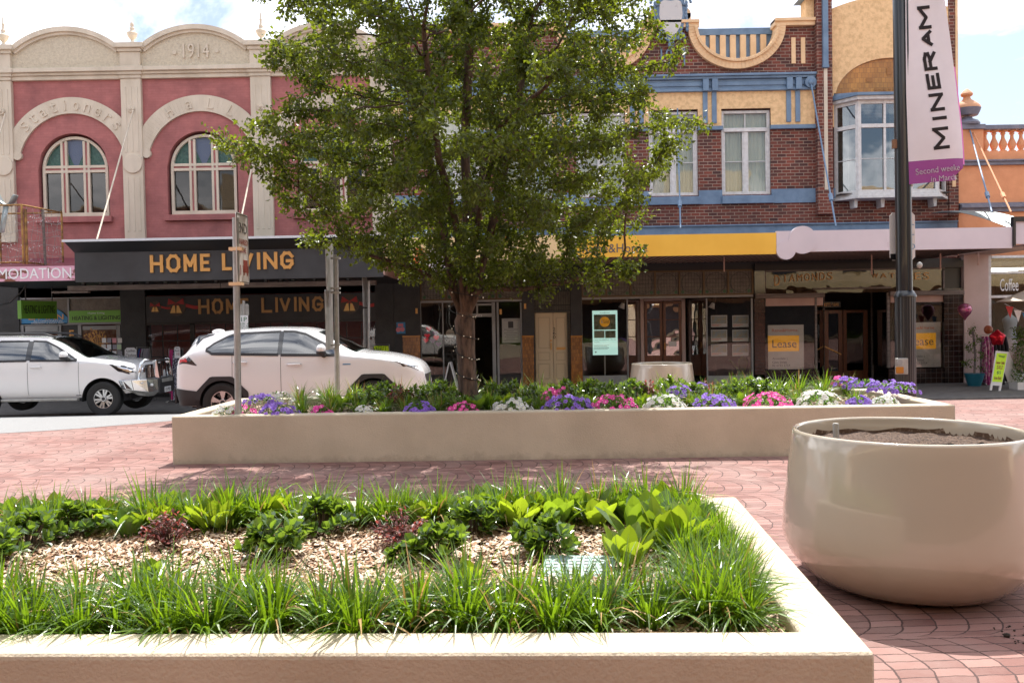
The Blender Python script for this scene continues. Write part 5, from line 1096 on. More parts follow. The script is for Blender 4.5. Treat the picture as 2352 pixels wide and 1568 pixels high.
pn('bumper_cladding', K['plastic'], .1, hub0-.42, lambda x: .30, lambda x: .62-.12*(x-.1), .015, 8, 3); pn('bumper_cladding', K['plastic'], 4.1, 4.57, lambda x: .28, lambda x: .42, .015, 8, 3)
mb = MB(); mb.grid([[(.09, y*wid(.1, .5), z) for z in (.34, .6)] for y in np.linspace(-1, 1, 8)]); mb.build('rear_bumper', K['plastic'], r1, solid=.03)
def polypanel(nm, m, P, off, par=None, sides=(-1, 1), root_=None, wid_=None):
    for sg in sides:
        mb = MB(); n = len(P); cx = sum(p[0] for p in P)/n; cz = sum(p[1] for p in P)/n; R_ = [[(cx+(p[0]-cx)*t, sg*(wid_(cx+(p[0]-cx)*t, cz+(p[1]-cz)*t)+off), cz+(p[1]-cz)*t) for p in P+[P[0]]] for t in (1, .75, .5, .25, .01)]
        mb.grid(R_); mb.build(nm, m, root_, smooth='all')
polypanel('tail_light', K['lamp_black'], [(.17,1.17),(.40,1.18),(.56,1.02),(.20,1.04)], .006, root_=r1, wid_=wid)
polypanel('tail_light', K['red_lens'], [(.17,1.15),(.34,1.16),(.38,1.09),(.20,1.06)], .010, root_=r1, wid_=wid)
polypanel('headlight', K['lamp_black'], [(3.82,1.10),(4.2,1.03),(4.44,.93),(4.46,.86),(4.2,.94)], .006, root_=r1, wid_=wid)
polypanel('headlight', K['chrome'], [(4.05,1.045),(4.22,1.01),(4.40,.92),(4.25,.95)], .010, root_=r1, wid_=wid)
mb = MB(); mb.grid([[(4.585-.02*abs(y)**2+.0, y*.50, z) for z in (.48, .62, .78)] for y in np.linspace(-1, 1, 9)]); mb.build('grille', K['plastic'], r1, solid=.02)
mb = MB(); mb.box(4.3, 4.56, -.80, -.55, .34, .46) if 0 else mb.grid([[(4.50-.35*max(0, abs(y)-.6), y*.86, z) for z in (.30, .40)] for y in np.linspace(-1, 1, 13)]); mb.build('front_lip', K['galv'], r1, solid=.03)
pn('badge', K['blue_sign'], 3.14, 3.28, .99, 1.008, .004, 3, 1, sides=(-1,))
mb = MB(); mb.ell((.75, -.30, 1.61), .12, .03, .05); mb.build('antenna_fin', K['car_white'], r1)
polypanel('rear_pillar_trim', K['lamp_black'], [(.34,1.33),(.44,1.49),(.50,1.545),(.80,1.58),(.78,1.56),(.62,1.52),(.50,1.36)], .006, root_=r1, wid_=wid)
mb = MB(); mb.cyl((.12, -.5, .33), (.28, -.5, .34), .035); mb.build('exhaust', K['galv'], r1)
# driver --------------------------------------------------
def person(name, joints, edges, radii, loc, m):
    me = bpy.data.meshes.new(name); me.from_pydata(joints, edges, []); o = bpy.data.objects.new(name, me); COL.objects.link(o); o.location = loc
    s = o.modifiers.new('skin', 'SKIN'); sv = me.skin_vertices[0].data
    for i, r in enumerate(radii): sv[i].radius = r if hasattr(r, '__len__') else (r, r)
    sv[0].use_root = True; u = o.modifiers.new('sub', 'SUBSURF'); u.levels = u.render_levels = 2
    for mm in (m if isinstance(m, list) else [m]): me.materials.append(mm)
    dg = bpy.context.evaluated_depsgraph_get(); me2 = bpy.data.meshes.new_from_object(o.evaluated_get(dg)); o.modifiers.clear(); o.data = me2; me2.name = name
    for p in me2.polygons: p.use_smooth = True
    ORG[o.name] = Vector((0,0,0)); return o
cx0, cy0 = rh.x-hub0, YN+.925
J = [(0,0,0),(-.04,0,.2),(-.07,0,.42),(-.06,0,.52),(-.03,0,.60),(-.01,0,.68),(0,0,.76),(-.06,.17,.44),(.10,.24,.25),(.34,.16,.33),(.40,.15,.35),(-.06,-.17,.44),(.10,-.24,.25),(.34,-.14,.33),(.40,-.13,.35),(.2,.1,0),(.42,.12,.08),(.5,.12,-.3),(.2,-.1,0),(.42,-.12,.08),(.5,-.12,-.3),(.03,0,.66)]
E = [(0,1),(1,2),(2,3),(3,4),(4,5),(5,6),(2,7),(7,8),(8,9),(9,10),(2,11),(11,12),(12,13),(13,14),(0,15),(15,16),(16,17),(0,18),(18,19),(19,20),(5,21)]
RR = [(.15,.12),(.14,.11),(.15,.10),.055,.06,.09,.06,.07,.045,.035,.025,.07,.045,.035,.025,.08,.07,.05,.08,.07,.05,.075]
hd = at(700, 795, YN+.55); pz = hd.z-.68
drv = tag(person('person', J, E, RR, (hd.x, YN+.57, pz), K['skin']), 'driver of the white moving SUV, dark sunglasses and dark top, hands on the wheel', 'person')
mb = MB(); mb.ell((-.03, 0, .72), .105, .09, .10); mb.ell((-.09, 0, .66), .05, .07, .11); mb.build('hair', mat('hair', (.05,.03,.02), .6), drv, smooth='all')
mb = MB(); mb.box(.06, .095, -.07, -.01, .675, .71); mb.box(.06, .095, .01, .07, .675, .71); mb.box(-.03, .07, -.088, -.08, .69, .70); mb.build('sunglasses', K['black'], drv)
mb = MB(); mb.lathe([(.15, -.05), (.17, .1), (.18, .3), (.16, .42), (.08, .50)], (-.04, 0, 0), 16); mb.build('shirt', K['dark_cloth'], drv, smooth='all')
mb = MB(); 
for k in range(20): a = 2*math.pi*k/20; b = 2*math.pi*(k+1)/20; mb.cyl((2.78+.06*math.sin(a), .38*-1+.17*math.cos(a), 1.06+.16*math.sin(a)), (2.78+.06*math.sin(b), -.38+.17*math.cos(b), 1.06+.16*math.sin(b)), .014, n=6)
mb.build('steering_wheel', K['plastic'], r1)
# waiting four-wheel drive --------------------------------------------------
YN2 = 19.1; fh = at(235, 916, YN2); zg2 = fh.z-.385; fx0 = 3.95
pra = dict(top=[(.04,.62),(.06,1.1),(.16,1.5),(.30,1.74),(.5,1.80),(1.2,1.84),(2.2,1.83),(2.62,1.80),(2.9,1.70),(3.3,1.47),(3.55,1.345),(3.75,1.305),(4.2,1.255),(4.55,1.18),(4.68,1.08),(4.73,.80),(4.75,.62)],
    belt=[(0,1.22),(2,1.24),(3.4,1.24),(4.2,1.14),(4.75,.95)], sill=[(0,.5),(1.5,.42),(3.4,.42),(4.5,.5),(4.75,.6)],
    wid=[(.04,.80),(.2,.88),(.8,.94),(1.5,.945),(3.9,.945),(4.3,.92),(4.6,.84),(4.75,.68)], wtop=[(0,.66),(1,.68),(2.5,.68),(2.9,.67),(3.4,.76),(3.8,.84),(4.4,.80),(4.75,.6)],
    hubs=(1.16, fx0), hz=.385, arch=.475, rim=.245, spokes=6, spw=.46, twin=True, glass=[[(.5,1.28),(.55,1.62),(.9,1.69),(1.22,1.70),(1.22,1.28)], [(1.30,1.28),(1.30,1.70),(2.22,1.705),(2.22,1.285)], [(2.34,1.285),(2.34,1.705),(2.62,1.69),(2.88,1.56),(3.30,1.31),(3.36,1.27)]],
    pillars=[(2.22,2.34,lambda x: 1.28,lambda x: 1.71),(1.22,1.30,lambda x: 1.28,lambda x: 1.71)], ws=(2.68,3.60), seats=(2.5, 1.6), seatz=1, clear=.34, seams=[(2.27,0),(3.42,0),(1.3,0)], cladz=.46, handles=[(2.46,1.13),(1.5,1.13)], mirror=(3.13,1.33))
r2, pn, wid, T, body, zlow, zb = car('white_four_wheel_drive', pra, (fh.x-fx0, YN2+.945, zg2), 'white four-wheel drive with chrome bull bar and roof rails stopped behind the moving SUV')
for sg in (-1, 1):
    mb = MB(); mb.tube([(.7, sg*.60, 1.83), (.8, sg*.60, 1.885), (1.6, sg*.61, 1.90), (2.5, sg*.60, 1.87), (2.75, sg*.59, 1.79)], .022, 8); mb.build('roof_rail', K['plastic'], r2, smooth='all')
    mb = MB(); mb.box(1.7, 3.42, sg*.90, sg*1.02, .36, .42); mb.build('side_step', K['galv'], r2, bevel=.015)
polypanel('headlight', K['lamp_black'], [(4.10,1.165),(4.4,1.13),(4.62,1.06),(4.66,.95),(4.52,.93),(4.3,1.0)], .006, root_=r2, wid_=wid)
polypanel('headlight', K['chrome'], [(4.28,1.10),(4.45,1.08),(4.60,1.02),(4.55,.97),(4.4,1.0)], .010, root_=r2, wid_=wid)
for y in (-.55, .55):
    mb = MB(); mb.cyl((4.68, y, 1.0), (4.74, y, 1.0), .06, n=16); mb.build('headlight', K['chrome'], r2)
mb = MB(); mb.box(4.70, 4.77, -.42, .42, .80, 1.12); gr = mb.build('grille', K['lamp_black'], r2, bevel=.02)
mb = MB()
for k in range(7): y = -.33+.11*k; mb.box(4.75, 4.80, y-.022, y+.022, .82, 1.10)
build_each(mb, 'grille_bar', K['chrome'], gr)
# bull bar
def plane_bar(nm, P, y0, y1, m, par): pass
bb = MB(); wing = []
for sg in (-1, 1):
    vs = [(4.42, sg*.97, .80), (4.62, sg*.97, .80), (4.86, sg*.72, .80), (5.0, sg*.44, .80), (4.50, sg*.97, .60), (4.66, sg*.95, .56), (4.90, sg*.72, .50), (5.02, sg*.44, .50)]
    bk = [(x-.12, y*.93, z) for x, y, z in vs]; q = vs+bk
    fs = [(0,1,5,4), (1,2,6,5), (2,3,7,6), (0,8,9,1), (1,9,10,2), (2,10,11,3), (4,5,13,12), (5,6,14,13), (6,7,15,14), (3,11,15,7), (0,4,12,8)]
    bb.add(q, fs)
b1 = bb.build('bull_bar', K['chrome'], r2, bevel=.012)
mb = MB()
for sg in (-1, 1):
    mb.add([(4.50, sg*.97, .598), (4.66, sg*.95, .558), (4.90, sg*.72, .498), (5.02, sg*.44, .498), (4.70, sg*.80, .44), (4.84, sg*.6, .40), (4.9, sg*.44, .40)], [(0,1,4), (1,2,5,4), (2,3,6,5)])
build_each(mb, 'lower_skirt', K['galv'], b1)
mb = MB(); mb.box(4.88, 5.04, -.44, .44, .44, .80); ce = mb.build('centre_section', K['plastic'], b1, bevel=.03)
mb = MB(); mb.box(4.98, 5.05, -.30, .30, .70, .78); mb.build('winch_plate', K['galv'], b1)
for sg in (-1, 1):
    mb = MB(); mb.tube([(4.72, sg*.80, .80), (4.74, sg*.78, 1.0), (4.76, sg*.76, 1.15), (4.80, sg*.70, 1.22), (4.86, sg*.45, 1.22), (4.93, sg*.36, 1.2)], .032, 10); mb.build('hoop', K['chrome'], b1, smooth='all')
    mb = MB(); mb.prism([(4.93, .80), (5.03, .80), (4.97, 1.22), (4.86, 1.24)], sg*.33, sg*.40); mb.build('upright', K['chrome'], b1, bevel=.01)
    mb = MB(); mb.add([(4.72, sg*.872, .76), (4.95, sg*.552, .76), (4.97, sg*.535, .56), (4.80, sg*.785, .66)], [(0,1,2,3)]); mb.build('lamp_recess', K['plastic'], b1, solid=.03)
    mb = MB(); mb.ell((4.93, sg*.60, .66), .03, .04, .035); mb.ell((4.80, sg*.79, .72), .02, .06, .015); mb.build('driving_light', K['paper'], b1)
mb = MB(); mb.tube([(4.92, -.36, 1.2), (4.95, 0, 1.2), (4.92, .36, 1.2)], .03, 10); mb.build('top_tube', K['plastic'], b1, smooth='all')
mb = MB(); mb.box(5.042, 5.055, -.17, .17, .46, .58); np_ = mb.build('number_plate', K['paper'], b1)
mb = MB(); put_text(mb, 'EZU95D', (5.056, -.15, .48), (0,1,0), (0,0,1), .30, .08, .003, .02); mb.build('plate_lettering', K['black'], b1)
panel_f = pn('mud_flap', K['plastic'], fx0-.62, fx0-.50, .34, .62, .0, 3, 2, sides=(-1,))
# ---------------------------------------------------------------- PLANTERS
rng = random.Random(7)
def planter(name, P, h, t, label, soilz):
    """P: outer corners counter-clockwise, front-left first"""
    P = [Vector((p[0], p[1], 0)) for p in P]; n = 4; I = []
    for i in range(n):
        a, b, c = P[i-1], P[i], P[(i+1) % n]; d0 = (b-a).normalized(); d1 = (c-b).normalized(); n0 = Vector((-d0.y, d0.x, 0)); n1 = Vector((-d1.y, d1.x, 0))
        I.append(b+(n0+n1)*(t/(1+n0.dot(n1))))
    c = sum(P, Vector())/4; root = empty(name, (c.x, c.y, 0), label, 'planter')
    mb = MB(); zb = min(G(p.y) for p in P)-.02
    def subd(A, B, k): return [A+(B-A)*i/k for i in range(k)]
    k = 24; O = sum([subd(P[i], P[(i+1) % n], k) for i in range(n)], []); Q = sum([subd(I[i], I[(i+1) % n], k) for i in range(n)], []); m = len(O)
    vs = [(p.x, p.y, zb) for p in O]+[(p.x, p.y, h) for p in O]+[(p.x, p.y, h) for p in Q]+[(p.x, p.y, h-.25) for p in Q]
    mb.add(vs, [(r*m+i, r*m+(i+1) % m, (r+1)*m+(i+1) % m, (r+1)*m+i) for r in range(3) for i in range(m)])
    w = mb.build('wall', K['planter'], root); bv = w.modifiers.new('b', 'BEVEL'); bv.width = .022; bv.segments = 3; bv.limit_method = 'ANGLE'; bv.angle_limit = R(50)
    mb = MB(); E_ = [p+(c-p).normalized()*-.01 for p in I]; gx = 40; gy = 12; rows = []
    for i in range(gx+1):
        row = []
        for j in range(gy+1):
            u, v = i/gx, j/gy; p = (E_[0]*(1-u)+E_[1]*u)*(1-v)+(E_[3]*(1-u)+E_[2]*u)*v; row.append((p.x, p.y, soilz+rng.uniform(-.012, .012)))
        rows.append(row)
    mb.grid(rows); mb.build('soil', K['soil'], root, smooth='all'); return root, P, I
fl, fr_ = gnd(396, 1066, 0), gnd(2196, 1042, 0); dd_ = (fr_-fl).normalized(); nv = Vector((-dd_.y, dd_.x, 0)); DF = 2.45
ftop = .59; fpl, FP, FI = planter('long_planter', [fl, fr_, fr_+nv*DF, fl+nv*DF], ftop, .2, 'long pale rendered planter behind, with the street tree and petunias in it', .50)
nfr, nbr, nfl = gnd(2012, 1497, .585), gnd(1692, 1140, .585), gnd(-30, 1501, .585)
nfl2 = nfr+(nfl-nfr)*1.5; npl, NP_, NI = planter('front_planter', [nfl2, nfr, nbr, nfl2+(nbr-nfr)], .585, .2, 'pale rendered planter nearest the camera, filled with grass clumps and mulch', .50)
# mulch chips
def chips(n, I, z, name, label_, hole=None):
    vs = []; fs = []
    for k in range(n):
        u, v = rng.random(), rng.random(); p = (I[0]*(1-u)+I[1]*u)*(1-v)+(I[3]*(1-u)+I[2]*u)*v
        a = rng.random()*6.28; l, w = rng.uniform(.009, .028), rng.uniform(.004, .009); q = Euler((rng.uniform(-.5, .5), rng.uniform(-.5, .5), a)).to_matrix(); b = len(vs)
        for sx, sy in ((-1,-1),(1,-1),(1,1),(-1,1)):
            d = q @ Vector((sx*l, sy*w*(1 if sx < 0 else .6), 0)); vs.append((p.x+d.x, p.y+d.y, z+.012+rng.random()*.0+d.z+k % 7*.003))
        fs.append((b, b+1, b+2, b+3))
    mb = MB(); mb.v = vs; mb.f = fs; mb.m = [0]*len(fs); mb.c = []; o = mb.build(name, K['mulch']); return tag(o, label_, 'mulch', None, 'stuff')
Iv = [NI[0], NI[1], NI[2], NI[3]]
chips(36000, Iv, .50, 'mulch', 'pale wood chip mulch in the front planter'); chips(7000, FI, .50, 'mulch', 'wood chip mulch under the plants of the long planter')
# ---------------------------------------------------------------- leaf shapes
K['grass'] = leafmat('grass', (.022,.065,.007), (.10,.19,.018), (.28,.46,.012), .30, .34, .7)
K['straw'] = leafmat('straw', (.35,.20,.06), (.45,.33,.15), (.5,.3,.1), .5, .3)
K['shrub'] = leafmat('shrub', (.022,.060,.020), (.075,.14,.03), (.28,.42,.03), .24, .36, .8)
K['bergenia'] = leafmat('bergenia', (.03,.09,.03), (.11,.19,.035), (.30,.44,.02), .32, .42, .6)
K['purple_leaf'] = leafmat('purple_leaf', (.07,.03,.03), (.20,.07,.06), (.45,.10,.08), .4, .4)
K['pet_leaf'] = leafmat('pet_leaf', (.04,.10,.02), (.08,.16,.03), (.2,.38,.04), .5, .35)
K['tree_leaf'] = leafmat('tree_leaf', (.019,.038,.008), (.074,.104,.018), (.28,.345,.018), .38, .37, .4)
PET = {'purple': ((.24,.13,.55), (.33,.19,.68), (.4,.22,.75)), 'pink': ((.80,.06,.36), (.92,.12,.50), (.9,.15,.5)), 'white': ((.72,.72,.68), (.80,.80,.78), (.7,.7,.66))}
for k_, v_ in PET.items(): K['petal_'+k_] = leafmat('petal_'+k_, v_[0], v_[1], v_[2], .6, .4, .3)
K['throat_purple'] = mat('throat_purple', (.08,.02,.2), .7); K['throat_pink'] = mat('throat_pink', (.8,.6,.55), .7); K['throat_white'] = mat('throat_white', (.65,.66,.35), .7)
def blade(mb, p, az, L, out, droop, w, seg=6, mi=0, tw=0):
    d = Vector((math.cos(az), math.sin(az), 0)); s = Vector((-d.y, d.x, 0)); vs = []
    for i in range(seg+1):
        t = i/seg; q = p+d*(out*L*t**1.7)+Vector((0, 0, L*(t-droop*t**2.6))); ww = w*(1-t**2.2)*.5+.0004; s2 = s+Vector((0,0,tw*t)); vs += [q-s2*ww, q+s2*ww]
    mb.add(vs, [(2*i, 2*i+1, 2*i+3, 2*i+2) for i in range(seg)], mi)
def grass_mesh(seed, n, L, w, lean=(0, 0)):
    r = random.Random(seed); mb = MB()
    for k in range(n):
        az = r.random()*6.283; rad = .06*math.sqrt(r.random()); p = Vector((rad*math.cos(az), rad*math.sin(az), -.01)); e = r.random()
        blade(mb, p+Vector((lean[0]*.02, 0, 0)), az+r.gauss(0, .5), L*r.uniform(.5, 1.12), r.uniform(.08, .60)+(.4 if e > .55 else 0), r.uniform(0, .38)+(.45 if e > .55 else 0), w*r.uniform(.7, 1.2), 6, 1 if r.random() < .06 else 0, r.gauss(0, .4))
    return mb
def leaf(mb, p, d, up, L, W_, curl=.25, mi=0, fold=.25, tip=.5, seg=5):
    d = d.normalized(); s = d.cross(up); s = s.normalized() if s.length > 1e-4 else Vector((1,0,0)); u = s.cross(d).normalized(); vs = []
    for i in range(seg+1):
        t = i/seg; q = p+d*(L*t)-u*(curl*L*t*t); ww = W_*.5*math.sin(math.pi*min(1, (.06+t*.92))**(.7+tip))**.8 if i < seg else .0005
        vs += [q-s*ww+u*(fold*ww), q, q+s*ww+u*(fold*ww)]
    fs = []
    for i in range(seg): a = 3*i; fs += [(a, a+1, a+4, a+3), (a+1, a+2, a+5, a+4)]
    mb.add(vs, fs, mi)
def rdir(r, zmin=0):
    while True:
        v = Vector((r.gauss(0, 1), r.gauss(0, 1), r.gauss(0, 1)))
        if v.length > .1:
            v.normalize()
            if v.z >= zmin: return v
def shrub_mesh(seed, nros, R_, H, L, W_):
    r = random.Random(seed); mb = MB(); st = MB()
    for k in range(nros):
        v = rdir(r, -.1); f = r.uniform(.55, 1); p = Vector((v.x*R_*f, v.y*R_*f, H*.35+v.z*H*.6*f)); ax = (v*.6+Vector((0,0,.8))).normalized()
        st.tube([Vector((v.x*.03, v.y*.03, -.01)), Vector((p.x*.5, p.y*.5, p.z*.45)), p], .004, 4, 1); a0 = r.random()*6
        for j in range(8):
            a = a0+j*2.4; el = .35+.12*j; t1 = ax.orthogonal().normalized(); t2 = ax.cross(t1); d = (t1*math.cos(a)+t2*math.sin(a))*math.cos(el)+ax*math.sin(el)
            leaf(mb, p-ax*.004*(8-j), d, ax, L*r.uniform(.7, 1.1), W_*r.uniform(.8, 1.1), r.uniform(-.15, .3), 0, .3, .9, 4)
    mb.add(st.v, st.f, 1); return mb
def bergenia_mesh(seed, n, L, W_):
    r = random.Random(seed); mb = MB()
    for k in range(n):
        az = k*2.4+r.gauss(0, .3); el = r.uniform(.85, 1.5); d = Vector((math.cos(az)*math.cos(el), math.sin(az)*math.cos(el), math.sin(el))); b = Vector((math.cos(az)*.03, math.sin(az)*.03, 0)); s_ = L*.35
        mb.tube([b, b+d*s_], .004, 4); leaf(mb, b+d*s_*.9, d, Vector((-math.cos(az)*.3, -math.sin(az)*.3, 1)), L*r.uniform(.75, 1.1), W_*r.uniform(.8, 1.1), r.uniform(-.12, .18), 0, .22, .35, 7)
    return mb
def wispy_mesh(seed, n, R_, H):
    r = random.Random(seed); mb = MB()
    for k in range(n):
        v = rdir(r, .05); tip = Vector((v.x*R_, v.y*R_, H*(.3+.7*v.z))); pts = [Vector((0,0,0)).lerp(tip, t)+Vector((r.gauss(0, .008), r.gauss(0, .008), .03*math.sin(3.14*t))) for t in (0, .3, .6, 1)]; mb.tube(pts, .0025, 4, 1)
        for j in range(9):
            q = pts[1].lerp(tip, j/8); d = rdir(r, -.2); leaf(mb, q, d, Vector((0,0,1)), .028*r.uniform(.7, 1.3), .017, .1, 0, .2, .5, 3)
    return mb
def petunia_mesh(seed, nf, R_, H, fr=.037):
    r = random.Random(seed); mb = MB()
    for k in range(int(nf*5)):
        v = rdir(r, 0); p = Vector((v.x*R_*.92, v.y*R_*.92, v.z*H*.9))*r.uniform(.6, 1); leaf(mb, p, (v+rdir(r)*.6), Vector((0,0,1)), .04, .018, .2, 2, .2, .5, 3)
    for k in range(nf):
        v = rdir(r, .02); f = r.uniform(.88, 1.06); c = Vector((v.x*R_*f, v.y*R_*f, v.z*H*f+.01)); ax = (Vector((v.x, v.y-.35, v.z*.8+.25))+rdir(r)*.3).normalized(); t1 = ax.orthogonal().normalized(); t2 = ax.cross(t1); s = fr*r.uniform(.8, 1.1); ph = r.random()*6; n = 15
        th = [c+(t1*math.cos(ph+6.283*i/5)+t2*math.sin(ph+6.283*i/5))*s*.22-ax*.004 for i in range(5)]
        ring1 = [c+(t1*math.cos(ph+6.283*i/n)+t2*math.sin(ph+6.283*i/n))*s*(.96 if i % 3 else .80)+ax*(.004*math.sin(i*2.1)) for i in range(n)]
        ring0 = [c+(t1*math.cos(ph+6.283*i/n)+t2*math.sin(ph+6.283*i/n))*s*.22-ax*.004 for i in range(n)]
        mb.add(ring0+ring1, [(i, (i+1) % n, n+(i+1) % n, n+i) for i in range(n)], 0); mb.add([c-ax*.008]+ring0, [(0, 1+i, 1+(i+1) % n) for i in range(n)], 1)
    return mb
def proto(mb, mats): 
    o = mb.build('p', mats); me = o.data; bpy.data.objects.remove(o); return me
GR = [proto(grass_mesh(s, 175, .335, .0112), [K['grass'], K['straw']]) for s in (1, 2, 3, 4)]
GF = [proto(grass_mesh(s, 130, .38, .011), [K['grass'], K['straw']]) for s in (11, 12, 13)]
SH = [proto(shrub_mesh(s, 34, .17, .23, .068, .042), [K['shrub'], K['twig']]) for s in (5, 6, 7)]
SHF = [proto(shrub_mesh(s, 60, .27, .34, .065, .04), [K['shrub'], K['twig']]) for s in (15, 16)]
K['bergenia_pale'] = leafmat('bergenia_pale', (.06,.13,.02), (.15,.21,.03), (.38,.50,.02), .35, .45, .5)
BG = [proto(bergenia_mesh(s, 14, .175, .105), [K[m]]) for s, m in ((8, 'bergenia'), (9, 'bergenia_pale'), (10, 'bergenia'), (18, 'bergenia_pale'))]
WP = [proto(wispy_mesh(s, 40, .15, .20), [K['purple_leaf'], K['twig']]) for s in (21, 22)]
def put(me, name, p, sc, rz, label, cat, group=None):
    o = bpy.data.objects.new(name, me); COL.objects.link(o); o.location = p; o.scale = (sc, sc, sc) if not hasattr(sc, '__len__') else sc; o.rotation_euler.z = rz; tag(o, label, cat, group); return o
def gp(px, Y, z=.50): p = at(px, 900, Y); return Vector((p.x, Y, z))
# near planter: front grass, two ranks; back grass; right hand grass
yf = (NI[0].y+NI[1].y)/2
def row(n, xa, xb, ya, yb, sc, nm, jit=.04, tilt=0, pl='front planter', G_=None):
    for k in range(n):
        t = k/(n-1); x = xa+(xb-xa)*t+rng.uniform(-jit, jit); y = ya+(yb-ya)*t+rng.uniform(-jit, jit)
        o = put(rng.choice(G_ or GR), 'grass_clump', (x, y, .50), sc*rng.uniform(.85, 1.15), rng.random()*6.28, 'green grass clump, '+ORDW(n-k)+' from the right in '+nm, 'grass clump', 'grass clumps in the '+pl); o.rotation_euler.x = rng.gauss(0, .06); o.rotation_euler.y = tilt+rng.gauss(0, .06)
def ORDW(i): return ordw(i-1)
xr_ = NI[1].x
row(17, gp(-60, 3.2).x, xr_-.13, yf+.13, yf+.13, .95, 'the front rank of the front planter')
row(16, gp(-40, 3.4).x, xr_-.18, yf+.32, yf+.30, .95, 'the second rank of the front planter')
yb_ = (NI[2].y+NI[3].y)/2
row(24, gp(-20, yb_-.15).x, NI[2].x-.18, yb_-.15, yb_-.15, .98, 'the back rank of the front planter', .05)
for k in range(16):
    t = k/15; q = NI[1].lerp(NI[2], .12+.80*t)
    for s_ in (0, 1):
        o = put(rng.choice(GR), 'grass_clump', (q.x-.10-.16*s_+rng.uniform(-.03, .03), q.y+rng.uniform(-.04, .04), .50), rng.uniform(.68, .9), rng.random()*6.28, 'bright grass clump in the %s line by the right wall, %s from the front' % (('outer', 'inner')[s_], ordw(k)), 'grass clump', 'grass clumps along the right wall'); o.rotation_euler.y = .32-.15*s_
def pp(px, py): p = gnd(px, py, .50); return (p.x, p.y, .50)
def cluster(meshes, nm, cat, items, lab, grp, s0=1):
    for k, it in enumerate(items):
        px, py, sc = it[:3]; put(meshes[k % len(meshes)], nm, pp(px, py), sc*s0, rng.random()*6.28, lab % it[3], cat, grp)
cluster(SH, 'leathery_shrub', 'shrub', [(60,1265,1.0,'at the left edge of the front planter'), (175,1238,.95,'beside the left-hand pink-leaved plant'), (0,1300,.9,'cut by the left edge of the photo'), (635,1292,1.05,'left of centre in the mulch'), (740,1232,1.0,'against the back grass, left of centre'), (1005,1300,.95,'in the middle of the mulch'), (1085,1232,.95,'behind the middle shrub'), (1255,1285,1.0,'left of the big paddle-leaved plants'), (920,1300,.5,'smallest, under the purple plant')], 'low shrub of glossy rounded leaves, %s', 'leathery shrubs in the front planter')
cluster(BG, 'broad_leaved_plant', 'plant', [(30,1222,.95,'far left behind the shrubs'), (110,1212,.9,'second from the left'), (300,1240,.85,'left of the pink-leaved plant'), (362,1228,.9,'right behind the pink-leaved plant'), (430,1216,.8,'small, between two yellow-green ones'), (492,1228,1.1,'largest yellow-green one left of centre'), (560,1215,.9,'right of the largest left-hand one'), (640,1205,.95,'among the back shrubs'), (880,1215,.8,'behind the purple-leaved plant'), (960,1215,.8,'left of the back middle shrub'), (1120,1200,1.05,'upright behind the middle shrub'), (1190,1220,1.0,'yellowing, behind the dark shrub'), (1280,1218,1.05,'yellow-green, behind the dark shrub'), (1370,1218,1.0,'left of the big clump'), (1440,1208,.95,'back of the big clump'), (1530,1210,1.1,'right back of the big clump'), (1465,1262,1.25,'left front of the big clump'), (1540,1285,1.3,'right front of the big clump'), (1500,1240,1.2,'centre of the big clump'), (1440,1310,1.0,'low, in front of the big clump'), (1590,1260,1.1,'beside the right grass'), (1080,1350,.6,'small, behind the front grass'), (350,1340,.6,'small, behind the front grass at left'), (240,1224,.9,'between the far left shrub and the pink-leaved plant'), (395,1205,.95,'against the back grass, above the pink-leaved plant'), (525,1208,.95,'behind the largest left-hand one'), (1040,1205,.9,'left of the upright one behind the middle shrub'), (1240,1205,.9,'against the back grass behind the dark shrub'), (1330,1205,.95,'against the back grass, left of the big clump')], 'plant with broad paddle leaves, %s', 'broad-leaved plants in the front planter')
cluster(WP, 'pink_leaved_plant', 'plant', [(390,1262,1.0,'left, sprawling on the mulch'), (925,1262,1.05,'centre, with coppery tips'), (830,1215,.45,'smallest, against the back grass')], 'thin plant with pink and purple leaves, %s', 'pink-leaved plants in the front planter')
cv = pp(1330, 1318); mb = MB(); mb.box(-.17, .17, -.12, .12, 0, .03); cvr = mb.build('valve_cover', K['cover_green'], bevel=.01); cvr.location = (cv[0], cv[1], .515); cvr.rotation_euler = (R(8), 0, R(-6)); tag(cvr, 'grey-green patterned plastic cover lying in the mulch by the big leaves', 'cover')
mb = MB()
for i in range(9):
    for j in range(6): mb.ring(-.15+i*.037, 0, .010, .015, 0, .004, n=8) if 0 else mb.box(-.155+i*.036, -.135+i*.036, -.105+j*.037, -.095+j*.037, .0301, .034)
mb.build('raised_pattern', K['galv'], cvr)
# far planter ----------------------------------------------------
y0f = (FI[0].y+FI[1].y)/2
pets = [(640,937,88,'purple'), (738,938,46,'pink'), (836,938,44,'white'), (962,934,76,'purple'), (1063,932,70,'pink'), (1175,930,92,'white'), (1305,927,115,'purple'), (1412,926,105,'pink'), (1527,925,95,'white'), (1640,924,95,'purple'), (1762,922,108,'pink'), (1878,920,105,'white'), (1975,920,55,'purple'), (2032,918,62,'white')]
for i, (px, py, w, colr) in enumerate(pets):
    p = gp(px, y0f+.16); Rr = w/2/1950*p.y*.95; Rr *= 1.08; Hh = max(.13, min(.21, Rr*.72))
    me = proto(petunia_mesh(100+i, max(12, int(w*.62)), Rr, Hh), [K['petal_'+colr], K['throat_'+colr], K['pet_leaf']]); put(me, 'petunia', p+Vector((0,0,.03)), 1, 0, colr+' petunias along the front of the long planter, '+ordw(i)+' mound from the left', 'flowers', 'petunias in the long planter')
